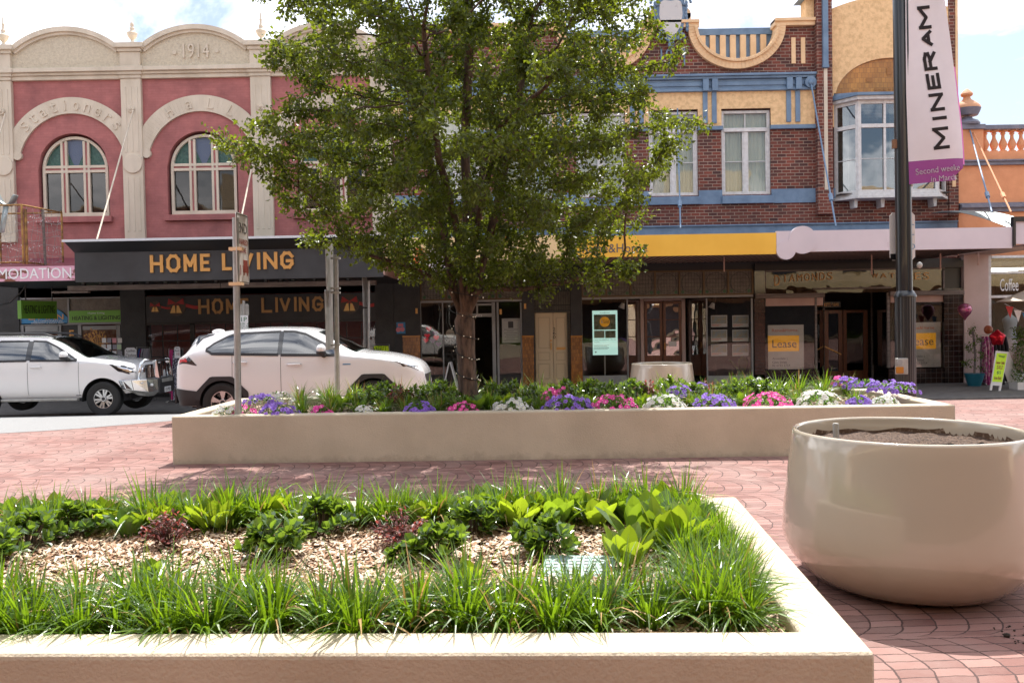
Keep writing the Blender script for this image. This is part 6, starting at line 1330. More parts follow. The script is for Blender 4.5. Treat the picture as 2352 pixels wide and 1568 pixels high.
bk = [(515,.14,60,'white','left end, lying on the planter corner'), (560,.30,55,'pink','left end, beside the sign post'), (596,.55,80,'purple','left end, in the second row'), (640,.95,70,'white','left end, behind the purple ones'), (1262,.7,40,'pink','small, left of the big purple front mound'), (1290,1.0,30,'pink','tiny, behind the small pink one'), (1560,.9,62,'purple','second row, right of the middle'), (1610,1.25,40,'purple','small, further back behind the red shrub'), (1738,1.9,46,'white','small, at the back right of the middle'), (1930,1.9,40,'pink','small, at the back right'), (1945,1.75,60,'purple','right end, highest and furthest back'), (1985,1.45,75,'purple','right end, third from the right wall'), (2030,1.1,80,'purple','right end, second from the right wall'), (2072,.7,75,'purple','right end, against the right wall')]
for i, (px, v, w, colr, lab) in enumerate(bk):
    p = gp(px, y0f+v); Rr = w/2/1950*p.y; me = proto(petunia_mesh(200+i, max(8, int(w*.40)), Rr, .15), [K['petal_'+colr], K['throat_'+colr], K['pet_leaf']]); put(me, 'petunia', p+Vector((0,0,.14 if v > .5 else .04)), 1, 0, colr+' petunias, '+lab, 'flowers', 'petunias in the long planter')
def frow(n, a, b, v, sc, nm, Gs=GF):
    for k in range(n):
        px = a+(b-a)*k/(n-1)+rng.uniform(-9, 9)
        o = put(rng.choice(Gs), 'grass_clump', gp(px, y0f+v+rng.uniform(-.08, .08)), sc*rng.uniform(.8, 1.15), rng.random()*6.28, 'green grass clump, %s from the left in the %s of the long planter' % (ordw(k), nm), 'grass clump', 'grass clumps in the long planter'); o.rotation_euler.x = rng.gauss(0, .08)
frow(22, 700, 1960, .50, .80, 'front rank'); frow(20, 690, 1900, .85, .85, 'second rank'); frow(16, 760, 1880, 1.45, .95, 'third rank'); frow(24, 700, 1950, 1.95, 1.12, 'back rank')
for k, (px, v, sc) in enumerate([(840,1.0,1.0), (885,1.3,1.1), (960,1.1,1.0), (1010,1.4,1.1), (1045,.8,.8), (1130,1.15,1.0), (1185,1.3,1.1), (1225,.95,.9), (1300,1.2,1.1), (1355,1.35,1.05), (1400,1.15,1.0), (1455,1.3,1.05), (1545,1.45,1.1), (1590,1.1,.9), (1680,1.3,1.0), (1725,1.5,1.0), (1770,1.25,.9)]):
    put(SHF[k % 2], 'leathery_shrub', gp(px, y0f+v), sc, k*1.7, 'dark glossy shrub, %s from the left in the long planter' % ordw(k), 'shrub', 'leathery shrubs in the long planter')
for k, (px, v, sc) in enumerate([(775,.8,1.15), (800,1.2,1.1), (1090,.45,1.2), (1120,.6,1.2), (1165,.7,1.1), (1200,.55,1.0), (1350,.65,.9), (1480,.7,.9), (1500,1.0,.9), (1700,.75,.9)]):
    put(BG[k % 3], 'broad_leaved_plant', gp(px, y0f+v), sc, k*2.1, 'plant with broad green paddle leaves, %s from the left in the long planter' % ordw(k), 'plant', 'broad-leaved plants in the long planter')
for k, (px, v, sc) in enumerate([(915,1.0,1.55), (1180,1.3,1.2), (1490,1.2,1.5), (1625,1.4,1.5), (1060,1.2,.9)]):
    put(WP[k % 2], 'pink_leaved_plant', gp(px, y0f+v), (sc, sc, sc*1.05), k*1.3, 'bushy plant with dark red leaves, %s in the long planter' % ['leftmost large one', 'right of the trunk', 'in front of the pale pot', 'right of the pale pot', 'smallest, by the trunk'][k], 'plant', 'red-leaved plants in the long planter')
# ---------------------------------------------------------------- POTS
PS = 1.09
def pot(name, c, label, gz, soil=True):
    root = empty(name, (c[0], c[1], gz), label, 'plant pot', 'smooth beige bowl pots'); mb = MB()
    prof = [(.36, .0), (.45, .012), (.53, .05), (.595, .11), (.652, .19), (.684, .27), (.692, .34), (.686, .44), (.668, .60), (.651, .76), (.637, .88), (.628, .955), (.624, .968), (.614, .972), (.604, .968), (.600, .955), (.612, .80), (.615, .70)]
    prof = [(a*PS, b) for a, b in prof]; mb.lathe(prof, (c[0], c[1], gz), 96); mb.build('bowl', K['pot'], root, smooth='all')
    mb = MB(); n = 80; rows = []
    for r_ in np.linspace(.001, .611*PS, 22): rows.append([(c[0]+r_*math.cos(2*math.pi*j/n), c[1]+r_*math.sin(2*math.pi*j/n), gz+.865+.012*math.sin(j*1.3+r_*30)+rng.uniform(-.006, .006)) for j in range(n+1)])
    mb.grid(rows); mb.build('soil', K['soil'], root, smooth='all')
    n = 240; mb = MB(); rows = [[(c[0]+r_*math.cos(2*math.pi*j/n), c[1]+r_*math.sin(2*math.pi*j/n), gz+z+(.016*math.sin(j*.08)+.008*math.sin(j*.31) if k else 0)) for j in range(n+1)] for k, (r_, z) in enumerate(((.6075*PS, .85), (.6035*PS, .898)))]
    mb.grid(rows); mb.build('soil_stain', K['soil_wall'], root, smooth='all'); return root
pc = (2.47, 5.32); pot('bowl_pot', pc, 'large glossy beige bowl pot of bare soil beside the front planter', 0)
p2 = at(1520, 850, 19.4); pot('bowl_pot', (p2.x, 19.4), 'pale beige bowl pot on the paving before the agent doors, half hidden by flowers', G(19.4))
rp_ = gnd(1926, 1024, .86); mb = MB(); mb.cyl((rp_.x, rp_.y+.03, .80), (rp_.x-.006, rp_.y+.03, 1.0), .019, n=16); mb.cyl((rp_.x-.006, rp_.y+.03, 1.001), (rp_.x-.006, rp_.y+.03, 1.003), .015, n=16); tag(mb.build('riser_pipe', K['galv'], None, smooth=True, origin=(rp_.x, rp_.y, .86)), 'short grey pipe standing up out of the soil in the near pot', 'pipe')
mb = MB()
vs = []
for k in range(500):
    a, r_ = rng.uniform(-.6, 1.5), rng.uniform(.5, 1.0)**.6*1.25; x, y = pc[0]+math.cos(a-.9)*r_*.95, pc[1]+math.sin(a-.9)*r_*.95; s = rng.choice((.004, .006, .008, .02 if k % 12 == 0 else .005)); mb.ell((x, y, s*.5), s, s*.8, s*.6, 5, 4)
tag(mb.build('spilled_soil', K['dirt_rock']), 'crumbs of dark soil spilled on the paving beside the big pot', 'soil', None, 'stuff')
# ---------------------------------------------------------------- SIGN POSTS
def postat(px, Y, ytop, r, label, zb=None, name='sign_post', cat='sign', lean=0):
    b = at(px, 900, Y); t = at(px, ytop, Y); z0 = G(Y) if zb is None else zb; root = empty(name, (b.x, Y, z0), label, cat)
    bx = at(px+lean, 940, Y).x; mb = MB(); mb.cyl((bx, Y, z0-.02), (at(px, ytop, Y).x, Y, t.z), r, n=14); mb.build('post', K['galv'], root, smooth=True); return root, bx, t.z
Y1 = y0f+.12; r1_, bx, tz = postat(541, Y1, 500, .040, 'galvanised post with an END SHARED ZONE sign, in the left end of the long planter', .50, lean=6)
pa = Vector((at(546, 560, Y1).x, Y1-.06, 0)); dv = Vector((.01, .447, 0)).normalized(); za, zb2 = at(543, 650, Y1).z, at(540, 487, Y1).z
def signplate(root, pa, dv, Wd, z0, z1, m, nm='sign_plate'):
    n = Vector((dv.y, -dv.x, 0)); mb = MB(); rr = .03; P = [(rr, 0), (Wd-rr, 0), (Wd, rr), (Wd, z1-z0-rr), (Wd-rr, z1-z0), (rr, z1-z0), (0, z1-z0-rr), (0, rr)]
    f = [pa+dv*a+Vector((0,0,z0+b))+n*.004 for a, b in P]; bk_ = [q-n*.008 for q in f]; k = len(P)
    mb.add(f+bk_, [tuple(range(k)), tuple(range(2*k-1, k-1, -1))]+[(i, i+k, (i+1) % k+k, (i+1) % k) for i in range(k)]); return mb.build(nm, m, root), n
pl_, n1 = signplate(r1_, pa, dv, .45, za, zb2, K['sign_white']); Hs = zb2-za
def st(mb, s, u0, v0, u1, v1, off=.0): put_text(mb, s, pa+dv*(u0*.45)+Vector((0,0,za+v0*Hs))+n1*.0045, dv, (0,0,1), (u1-u0)*.45, (v1-v0)*Hs, .002, off)
mb = MB(); st(mb, 'END', .12, .72, .88, .86, .02)
def bar(mb, u0, v0, u1, v1):
    f = [pa+dv*(u*.45)+Vector((0,0,za+v*Hs))+n1*.0048 for u, v in ((u0,v0),(u1,v0),(u1,v1),(u0,v1))]; mb.add(f+[q+n1*.0012 for q in f], [(0,3,2,1), (4,5,6,7), (0,1,5,4), (1,2,6,5), (2,3,7,6), (3,0,4,7)])
for q in ((.05,.015,.95,.025), (.05,.975,.95,.985), (.04,.02,.06,.98), (.94,.02,.96,.98)): bar(mb, *q)
mb.build('black_lettering', K['black'], pl_)
mb = MB(); st(mb, 'SHARED', .14, .555, .9, .635, .01); st(mb, 'ZONE', .25, .44, .78, .52, .01)
for q in ((.48,.16,.92,.26), (.52,.26,.88,.34), (.52,.12,.6,.16), (.8,.12,.88,.16), (.14,.10,.2,.34), (.26,.12,.31,.26)): bar(mb, *q)
mb.build('red_lettering', K['sign_red'], pl_)
mb = MB()
for yy in (565, 645): q = at(541, yy+7, Y1); mb.box(q.x-.07, q.x+.09, Y1-.05, Y1+.05, q.z-.02, q.z+.02)
build_each(mb, 'clamp', K['sand'], r1_)
Y2 = 13.3; r2_, bx, tz = postat(771, Y2, 585, .040, 'galvanised post carrying two road signs seen from behind, between the cars and the tree', lean=4)
for ya, yb3, x0 in ((668, 557, 757), (803, 666, 753)):
    pa2 = Vector((at(x0, 700, Y2).x, Y2-.2, 0)); signplate(r2_, pa2, Vector((.02, .42, 0)).normalized(), .45, at(x0, ya, Y2).z, at(x0, yb3, Y2).z, K['galv'])
mb = MB()
for yy in (593, 662, 672, 792): q = at(771, yy, Y2); mb.box(q.x-.07, q.x+.07, Y2-.05, Y2+.05, q.z-.015, q.z+.015)
build_each(mb, 'clamp', K['galv'], r2_)
Y3 = 21.6; r3_, bx, tz = postat(847, Y3, 645, .035, 'thin galvanised kerb post with two sign backs, behind the bonnet of the moving SUV', -.42)
for ya, yb3 in ((705, 630), (800, 708)):
    pa2 = Vector((at(837, 700, Y3).x, Y3-.2, 0)); signplate(r3_, pa2, Vector((.04, .42, 0)).normalized(), .42, at(837, ya, Y3).z, at(837, yb3, Y3).z, K['galv'])
r4_, bx, tz = postat(560, Y3, 690, .035, 'parking sign post at the kerb with a one hour limit sign above the SUV roof', -.42)
pq = at(550, 762, Y3); za4, zb4 = at(561, 762, Y3).z, at(561, 724, Y3).z
mb = MB(); mb.box(pq.x, pq.x+.245, Y3-.06, Y3-.05, za4-.12, zb4); pk = mb.build('sign_plate', K['paper'], r4_)
mb = MB(); ptext(mb, '1P', 554, 728, 567, 738, Y3-.061, .004, .02); ptext(mb, '8:30 - 6', 551, 741, 571, 746, Y3-.061, .003, .01); ptext(mb, 'MON - FRI', 553, 748, 570, 750.5, Y3-.061, .003); ptext(mb, '8:30 - 12:30', 551, 752, 572, 757, Y3-.061, .003, .01); mb.build('green_lettering', K['green_ink'], pk)
pa2 = Vector((at(546, 700, Y3).x, Y3-.04, 0)); signplate(r4_, pa2, Vector((.28, .1, 0)).normalized(), .28, at(546, 726, Y3).z, at(546, 698, Y3).z, K['galv'])
# ---------------------------------------------------------------- LAMP POST AND BANNER
YL = 13.6; lx = at(2080, 880, YL).x; lt = at(2080, 682, YL).z; lr = empty('lamp_post', (lx, YL, G(YL)), 'tall black lamp post with a fluted base beside the right end of the long planter', 'lamp post')
mb = MB(); n = 48; vs = []
for z in (G(YL), lt): vs += [(lx+(.157-.006*(j % 2))*math.cos(2*math.pi*j/n), YL+(.157-.006*(j % 2))*math.sin(2*math.pi*j/n), z) for j in range(n)]
mb.add(vs, [(j, (j+1) % n, n+(j+1) % n, n+j) for j in range(n)]+[tuple(range(n, 2*n))]); mb.build('fluted_base', K['pole_black'], lr)
mb = MB(); mb.lathe([(.172, 0), (.172, .03), (.135, .09), (.13, .1)], (lx, YL, lt-.001), 32); mb.build('collar', K['pole_black'], lr, smooth=True)
mb = MB(); mb.cyl((lx-.01, YL, lt+.09), (lx-.05, YL, 9.2), .122, n=28); mb.build('shaft', K['pole_black'], lr, smooth=True)
mb = MB(); mb.cyl((lx+.02, YL-.12, lt+.1), (lx-.02, YL-.12, 9.0), .03, n=8); mb.build('channel', K['black'], lr)
mb = MB(); mb.tube([(lx-.05, YL, 9.1), (lx-.3, YL-.6, 9.6), (lx-.5, YL-1.6, 9.7)], .05); mb.ell((lx-.5, YL-1.8, 9.65), .16, .35, .08); mb.build('lamp_head', K['pole_black'], lr, smooth='all')
mb = MB(); mb.pbox(2048, 322, 2060, 342, YL, .05); mb.build('bracket', mat('rust_bracket', (.2,.1,.05), .7), lr)
for yy in (207, 425):
    q = at(2092, yy, YL-.1); mb = MB(); mb.tube([(lx, YL, q.z), (q.x+.0, YL-.12, q.z)], .015); mb.ell((q.x, YL-.12, q.z), .03, .03, .03); mb.build('banner_arm', K['galv'], lr)
ba = mb = MB(); q = at(2100, 612, YL); mb.ell((q.x+.02, YL-.13, at(2100, 610, YL).z), .05, .03, .05); mb.build('eye_bolt', K['galv'], lr)
ob_ = empty('power_outlet', at(2068, 858, YL-.18), 'small grey and amber power outlet box fixed to the fluted base of the lamp post', 'outlet')
mb = MB(); mb.pbox(2055, 822, 2081, 859, YL-.15, .08); bxo = mb.build('box', K['galv'], ob_, bevel=.01); mb = MB(); mb.pbox(2057, 842, 2075, 857, YL-.231, .02); mb.build('amber_cover', K['amber_tile'], bxo, bevel=.008); mb = MB(); c = at(2066, 832, YL-.231); mb.disc(c.x, c.z, .045, YL-.245, YL-.231); mb.build('dial', K['grey_frame'], bxo)
mb = MB(); X0, X1, Z0, Z1 = rc(2043, 488, 2101, 598, YL+.16); rr = .05; mb.prism([(X0+rr, Z0), (X1-rr, Z0), (X1, Z0+rr), (X1, Z1-rr), (X1-rr, Z1), (X0+rr, Z1), (X0, Z1-rr), (X0, Z0+rr)], YL+.15, YL+.16)
isg = tag(mb.build('information_sign', K['sign_white'], None, origin=at(2072, 598, YL+.15)), 'white rounded information sign fixed behind the lamp post, mostly hidden by it', 'sign'); mb = MB(); mb.pbox(2045, 583, 2062, 597, YL+.15, .003); mb.build('dark_print', K['black'], isg)
mb = MB(); mb.pbox(2094, 515, 2100, 516.5, YL+.15, .003); mb.pbox(2093, 538, 2100, 539.5, YL+.15, .003); c = at(2096, 566, YL+.15); mb.ring(c.x, c.z, .03, .04, YL+.146, YL+.15, n=16); mb.build('blue_print', K['blue_sign'], isg)
# banner cloth
YB = YL-.13
def bl(v): return np.interp(v, [-260, 210, 420], [2076, 2080, 2087])
def br(v): return np.interp(v, [-260, 0, 100, 200, 300, 360, 395, 412], [2150, 2172, 2186, 2198, 2209, 2213, 2214, 2196])
def bpt(u, v):
    px = bl(v)+(br(v)-bl(v))*u; yy = v-u*10*(v > 200)*min(1, (v-200)/200); dy = .10*math.sin(u*3.1)*math.sin(v*.012+1)+(.18*(u-.75)**2*6 if u > .75 else 0); p = at(px, yy, YB); return (p.x, YB-.02+dy*.6, p.z)
bn_ = empty('banner', at(2090, 420, YB), 'white and purple festival banner reading MINERAMA flying from the lamp post', 'banner')
def strip_(v0, v1, m, nm, par, nv_=30, nu=20):
    mb = MB(); mb.grid([[bpt(u, v) for u in np.linspace(0, 1, nu)] for v in np.linspace(v0, v1, nv_)]); return mb.build(nm, m, par, smooth='all')
def conform(mb):                                        # lay the lettering on the waving cloth
    Gd = np.array([bpt(u, v) for u in np.linspace(0, 1, 60) for v in np.linspace(-260, 424, 120)]); out = []
    y0c = min(v[1] for v in mb.v); 
    for x, y, z in mb.v: k = ((Gd[:, 0]-x)**2+(Gd[:, 2]-z)**2).argmin(); out.append((x, Gd[k, 1]-.008, z))
    mb.v = out
ck = strip_(-260, 372, K['banner_cloth'], 'white_cloth', bn_, 60); pk_ = strip_(372.2, 424, K['violet'], 'purple_hem', bn_, 10)
mb = MB(); mb.grid([[tuple(Vector(bpt(1, v))+Vector((w*.07, .03+w*.06, 0))) for w in (0, .5, 1)] for v in np.linspace(150, 385, 20)]); mb.build('magenta_edge', mat('magenta', (.62,.16,.45), .7), ck, smooth='all')
mb = MB()
for ch, x0, y0_, x1, y1_ in (('M',2151,287,2189,338), ('I',2148,258,2187,272) if 0 else ('I',2148,260,2182,273), ('N',2144,208,2178,250), ('E',2139,161,2171,199), ('R',2134,110,2165,154), ('A',2131,58,2158,98), ('M',2124,2,2154,56), ('A',2119,-52,2148,-12)):
    c0_ = at(x1, y1_, YB-.16); h = at(x0, (y0_+y1_)/2, YB-.16); hh = at(x1, (y0_+y1_)/2, YB-.16).x-h.x; ww = at(x0, y0_, YB-.16).z-at(x0, y1_, YB-.16).z; ux = Vector((-.10, 0, 1)).normalized(); uz = Vector((-1, 0, -.10)).normalized()
    u_ = ((x0+x1)/2-bl(y0_))/(br(y0_)-bl(y0_)); yy = bpt(u_, (y0_+y1_)/2)[1]; stroke_letter(mb, ch, (c0_.x, yy-.035, c0_.z), ux, uz, ww, hh, .052, .004)
conform(mb); mb.build('lettering', K['ink'], ck)
mb = MB()
for s, a in (('Second weeke', (2104, 383, 2207, 397)), ('in March', (2139, 401, 2201, 413))):
    X0, X1, Z0, Z1 = rc(*a, YB-.04); put_text(mb, s, (X0, YB-.075, Z0-.03), Vector((1, 0, .10)).normalized(), Vector((-.1, 0, 1)).normalized(), X1-X0, Z1-Z0, .004, .012)
conform(mb); mb.build('lettering', K['paper'], pk_)
# ---------------------------------------------------------------- GIFT-BOX FRAME on the pink awning
gb = empty('gift_box_frame', at(60, 608, 22.4), 'rusty gift-box frame of tubes and wire with a metal bow, standing on the pink awning', 'decoration')
mb = MB(); zt_, zb_ = at(60, 473, 22).z, at(60, 608, 22).z; xa, xb, xc_, xd = at(62, 540, 22).x, at(134, 540, 23.2).x, at(-60, 540, 22).x, at(-10, 540, 23.2).x
C4 = [(xc_, 21.8), (xa, 21.8), (xb, 23.4), (xd, 23.4)]
for x, y in C4: mb.cyl((x, y, zb_), (x, y, zt_), .028, n=8)
for z in (zb_+.05, zt_):
    for i in range(4): mb.cyl((*C4[i], z), (*C4[(i+1) % 4], z), .022, n=8)
mb.cyl((xa+.06, 21.85, zb_), (xa+.06, 21.85, zt_-.1), .04, n=8); mb.build('tube_frame', mat('rusty_gold', (.42,.24,.07), .5, metal=.4, col2=(.12,.06,.03), scale=5), gb)
mb = MB(); mb.cyl((at(102, 540, 22.6).x, 22.6, zb_), (at(98, 480, 22.6).x, 22.6, zt_), .035, n=4); mb.build('upright', K['wood_old'], gb)
mb = MB()
for i in range(4):
    A, B = Vector((*C4[i], 0)), Vector((*C4[(i+1) % 4], 0))
    for k in range(7):
        z = zb_+.15+(zt_-zb_-.2)*k/6; mb.tube([A.lerp(B, t)+Vector((0,0,z+.06*math.sin(t*9+k*1.7+i))) for t in np.linspace(0, 1, 12)], .004, 3)
    for k in range(6):
        t = (k+.5)/6; q = A.lerp(B, t); mb.tube([q+Vector((.05*math.sin(k+j*1.4), 0, zb_+(zt_-zb_)*j/6)) for j in range(7)], .004, 3)
mb.build('wire_mesh', K['galv'], gb)
mb = MB()
for i in range(4):
    A, B = Vector((*C4[i], 0)), Vector((*C4[(i+1) % 4], 0))
    for k in range(40): q = A.lerp(B, rng.random())+Vector((0,-.01, zb_+(zt_-zb_)*rng.choice((.03, .06, .3, .33, .8, .83))+rng.uniform(-.05, .05))); mb.cyl(q, q+Vector((rng.uniform(-.02, .02), 0, .035)), .006, n=4)
o = mb.build('fairy_bulb', K['paper'], gb); o['kind'] = 'stuff'
mb = MB(); bx_ = at(20, 470, 22).x
for sg, s in ((-1, 1.0), (1, .55)):
    P = [(bx_+sg*(.06+.42*s*math.sin(t)*1.0), zt_+.02+.48*s*(1-math.cos(t))/2*1.4) if t < 3.2 else (0, 0) for t in np.linspace(0, 3.1, 14)]
    P = [(bx_+sg*s*(.35*math.sin(t*.5)**1*1.0+.10*math.sin(t)), zt_+.55*s*math.sin(t*.5)*abs(math.sin(t*.5+.5))) for t in np.linspace(0, 5.6, 20)]
    mb.grid([[(x, 21.85+w, z) for w in (0, .22)] for x, z in P])
mb.grid([[(bx_-.02-.14*t+w*1.0, 21.8, zt_-1.0*t*.7) for w in (0, .14)] for t in (0, .5, 1)]); mb.build('bow', K['tin'], gb, solid=.01, smooth='all')
# ---------------------------------------------------------------- hanging pots on the shelf
sx0, sx1, sz = SHELF
TR = [proto(grass_mesh(s, 60, .20, .012), [K['shrub'], K['shrub']]) for s in (61, 62)]
for k in range(18):
    x = sx0+.75+k*(sx1-sx0-1.1)/17+rng.uniform(-.08, .08); p = empty('potted_fern', (x, 22.12, sz+.08), 'small trailing plant on the hanging shelf, '+ordw(k)+' from the left', 'plant', 'small plants on the hanging shelf'); 
    o = bpy.data.objects.new('foliage', TR[k % 2]); COL.objects.link(o); o.parent = p; o.location = (0, 0, .06); s = rng.uniform(.8, 1.2); o.scale = (s, s, s*.8)
    mb = MB(); mb.cyl((x, 22.12, sz+.085), (x, 22.12, sz+.16), .05, .065, 10); mb.build('pot', K['black'], p)
# ---------------------------------------------------------------- goods on the pavement at left
def garment(par, x, y, zt, L, m, w=.22, nm='garment'):
    mb = MB(); rows = []
    for i in range(6):
        t = i/5; ww = w*(.25+.75*min(1, t*4)); rows.append([(x+(.035+.02*t)*math.cos(a)+.01*math.sin(a*5+i), y+ww*math.sin(a)*.8, zt-L*t) for a in np.linspace(0, 6.283, 13)])
    mb.grid(rows); mb.add(rows[0][:-1], [tuple(range(12))]); return mb.build(nm, m, par, smooth='all')
def rack(name, px0, px1, py, Y, label, cols, L, cat='clothes rack'):
    a, b = at(px0, py, Y).x, at(px1, py, Y).x; z = at((px0+px1)/2, py, Y).z; root = empty(name, ((a+b)/2, Y, -.42), label, cat); mb = MB()
    mb.tube([(a, Y, -.36), (a, Y, z), (b, Y, z), (b, Y, -.36)], .014, 8); mb.tube([(a-.0, Y-.25, -.37), (a, Y+.25, -.37)], .014); mb.tube([(b, Y-.25, -.37), (b, Y+.25, -.37)], .014); mb.tube([(a, Y, -.36), (b, Y, -.36)], .012)
    for x in (a, b):
        for s in (-.25, .25): mb.ell((x, Y+s, -.385), .03, .03, .03, 8, 6)
    mb.build('rail', K['galv'], root, smooth='all'); n = len(cols)
    for k, c in enumerate(cols): garment(root, a+.06+(b-a-.12)*k/(n-1), Y+rng.uniform(-.03, .03), z-.04, L*rng.uniform(.85, 1.1), K[c])
    return root
rack('clothes_rack', 314, 344, 797, 24.4, 'clothes rack of dark, blue and grey tops left of the black shop window', ['dark_cloth', 'blue_cloth', 'pink_cloth', 'dark_cloth', 'grey_cloth', 'dark_cloth', 'grey_cloth', 'purple' if 0 else 'grey_cloth', 'grey_cloth'], .85)
rack('clothes_rack', 388, 420, 800, 23.6, 'clothes rack of long magenta and spotted dresses behind the white SUV', ['pink_cloth', 'pink_cloth', 'leopard', 'leopard', 'leopard', 'dark_cloth'], 1.35)
def tagcard(px0, py0, px1, py1, Y, lines, label):
    X0, X1, Z0, Z1 = rc(px0, py0, px1, py1, Y); c = (X1-X0)*.2; mb = MB(); mb.prism([(X0, Z0), (X1, Z0), (X1, Z1-c), (X1-c, Z1), (X0+c, Z1), (X0, Z1-c)], Y-.01, Y); o = tag(mb.build('price_card', K['paper'], None, origin=((X0+X1)/2, Y, Z0)), label, 'sign')
    for s, a, m in lines: mb = MB(); ptext(mb, s, *a, Y-.01, .003, .0); mb.build('handwriting', K[m], o)
tagcard(287, 798, 314, 838, 23.9, [('Ladies', (291, 802, 311, 808), 'ink'), ('Clothing', (289, 812, 313, 821), 'ink'), ('10', (296, 826, 306, 834), 'sign_red')], 'large white price card reading Ladies Clothing 10 hung on the left clothes rack')
tagcard(401, 796, 414, 822, 23.2, [('This', (403, 798, 411, 801), 'ink'), ('Rack', (402, 803, 412, 807), 'ink'), ('10', (406, 810, 412, 816), 'sign_red')], 'small white price card reading This Rack 10 on the magenta dress rack')
# card spinner, tree ornament
cs_ = empty('card_stand', (at(258, 850, 24.6).x, 24.6, -.42), 'wire stand of greeting cards in front of the glass shop door at left', 'stand')
mb = MB(); x0c = at(258, 850, 24.6).x; mb.cyl((x0c, 24.6, -.42), (x0c, 24.6, 1.35), .02); mb.box(x0c-.35, x0c+.35, 24.5, 24.52, 1.28, 1.30); mb.build('pole', K['black'], cs_)
k_ = 0; mb1 = []
for i in range(5):
    for j in range(4):
        px = 234+j*12+rng.uniform(-1, 1); py = 776+i*15; mb = MB(); mb.pbox(px, py, px+9.5, py+11, 24.5, .01); o = mb.build('greeting_card', [K['paper'], K['grey_cloth'], mat('card%d' % k_, (rng.uniform(.3, .7), rng.uniform(.2, .6), rng.uniform(.3, .6)), .6), K['sign_white']][(i*3+j) % 4], cs_); k_ += 1
to = empty('tree_ornament', (at(226, 850, 25.0).x, 25.0, .2), 'round gold leaf-tree ornament behind the greeting cards in the shop doorway', 'ornament')
mb = MB(); c = at(222, 785, 25.0)
for k in range(90): a = rng.random()*6.28; r_ = rng.uniform(.1, .40); x, z = c.x+r_*math.cos(a), c.z+.05+r_*math.sin(a)*.9; t = rng.random()*3; mb.prism([(x, z), (x+.03*math.cos(t), z+.03*math.sin(t)), (x+.065*math.cos(t+.5), z+.065*math.sin(t+.5)), (x+.03*math.cos(t+1.2), z+.03*math.sin(t+1.2))], 24.98, 24.99)
mb.build('gold_leaves', K['gold'], to)
mb = MB()
for k in range(7): a = .5+k*.35; mb.tube([(c.x+.1, 25, c.z-.9), (c.x+.05, 25, c.z-.3), (c.x+.3*math.cos(a), 25, c.z+.05+.3*math.sin(a))], .012, 5)
mb.build('trunk', K['gold'], to)
# high-vis shirts
rk = rack('shirt_rack', 857, 894, 791, 24.3, 'rack of lime green printed shirts at the right end of the black shopfront', ['lime']*6, .45)
mb = MB(); ptext(mb, 'ARM', 857, 799, 875, 806, 24.05, .004, .02); mb.build('print', K['black'], rk)
# ---------------------------------------------------------------- right-hand shop goods
def balloon(px, py, r, m, label, shape='drop', Y=24.4):
    c = at(px, py, Y); root = empty('balloon', c, label, 'balloon'); mb = MB()
    if shape == 'drop': mb.lathe([(.015, -1.45*r), (.03, -1.3*r), (.35*r, -1.0*r), (.75*r, -.55*r), (.98*r, 0), (.9*r, .5*r), (.5*r, .88*r), (.02, 1.0*r)], c, 24)
    elif shape == 'round': mb.ell(c, r, r*.5, r, 20, 12)
    else:
        n = 10; F = []; 
        for lay, (yy, kk) in enumerate(((-.32, .25), (-.2, .72), (0, 1), (.2, .72), (.32, .25))):
            F.append([(c.x+r*kk*(1 if i % 2 == 0 else .58)*math.cos(1.57+i*.628), c.y+yy*r, c.z+r*kk*(1 if i % 2 == 0 else .58)*math.sin(1.57+i*.628)) for i in range(n)])
        vs = [p for f in F for p in f]; mb.add(vs, [(l*n+i, l*n+(i+1) % n, (l+1)*n+(i+1) % n, (l+1)*n+i) for l in range(4) for i in range(n)]+[tuple(range(n)), tuple(range(4*n, 5*n))])
    mb.build('foil', K[m], root, smooth='all', sub=1 if shape == 'star' else 0); mb = MB(); mb.tube([(c.x, c.y, c.z-r), (c.x+.05, c.y, c.z-r-.4), (c.x+.02, c.y+.1, -.1)], .004, 4); mb.build('string', K['paper'], root)
balloon(2216, 712, .20, 'balloon_pink', 'pink foil balloon floating in front of the pink pier'); balloon(2270, 757, .13, 'balloon_orange', 'small brown-orange balloon above the red star balloon', 'round'); balloon(2291, 776, .33, 'balloon_red', 'shiny red star-shaped foil balloon tied to the dress rack', 'star', 24.0)
tp = empty('topiary', at(2238, 881, 24.3), 'spiral topiary in a tapered teal pot against the pink pier', 'plant'); b0 = at(2238, 881, 24.3); zb0 = -.42; tp.location.z = zb0; ORG[tp.name] = Vector((b0.x, 24.3, zb0))
mb = MB(); mb.cyl((b0.x, 24.3, zb0), (b0.x, 24.3, zb0+.36), .17, .27, 4 if 0 else 20); mb.build('pot', K['teal'], tp, smooth=True); mb = MB(); mb.tube([(b0.x, 24.3, zb0+.3), (b0.x+.03, 24.3, zb0+.9), (b0.x-.03, 24.3, zb0+1.55)], .03); mb.build('trunk', K['wood_old'], tp)
mb = MB(); r_ = random.Random(5)
for k in range(900): t = r_.random(); a = t*17; R0 = .22*(1-t)+.07; q = Vector((b0.x+R0*math.cos(a)+r_.gauss(0, .045), 24.3+R0*math.sin(a)+r_.gauss(0, .045), zb0+.45+1.25*t+r_.gauss(0, .035))); leaf(mb, q, rdir(r_, -1), Vector((0,0,1)), .05, .035, .1, 0, .2, .5, 2)
mb.build('foliage', K['shrub'], tp)
rk2 = rack('dress_rack', 2253, 2312, 769, 24.6, 'white clothes rack hung with a long pink floral dress and dark clothes', ['floral', 'floral', 'floral', 'dark_cloth', 'dark_cloth', 'dark_cloth', 'dark_cloth'], 1.5)
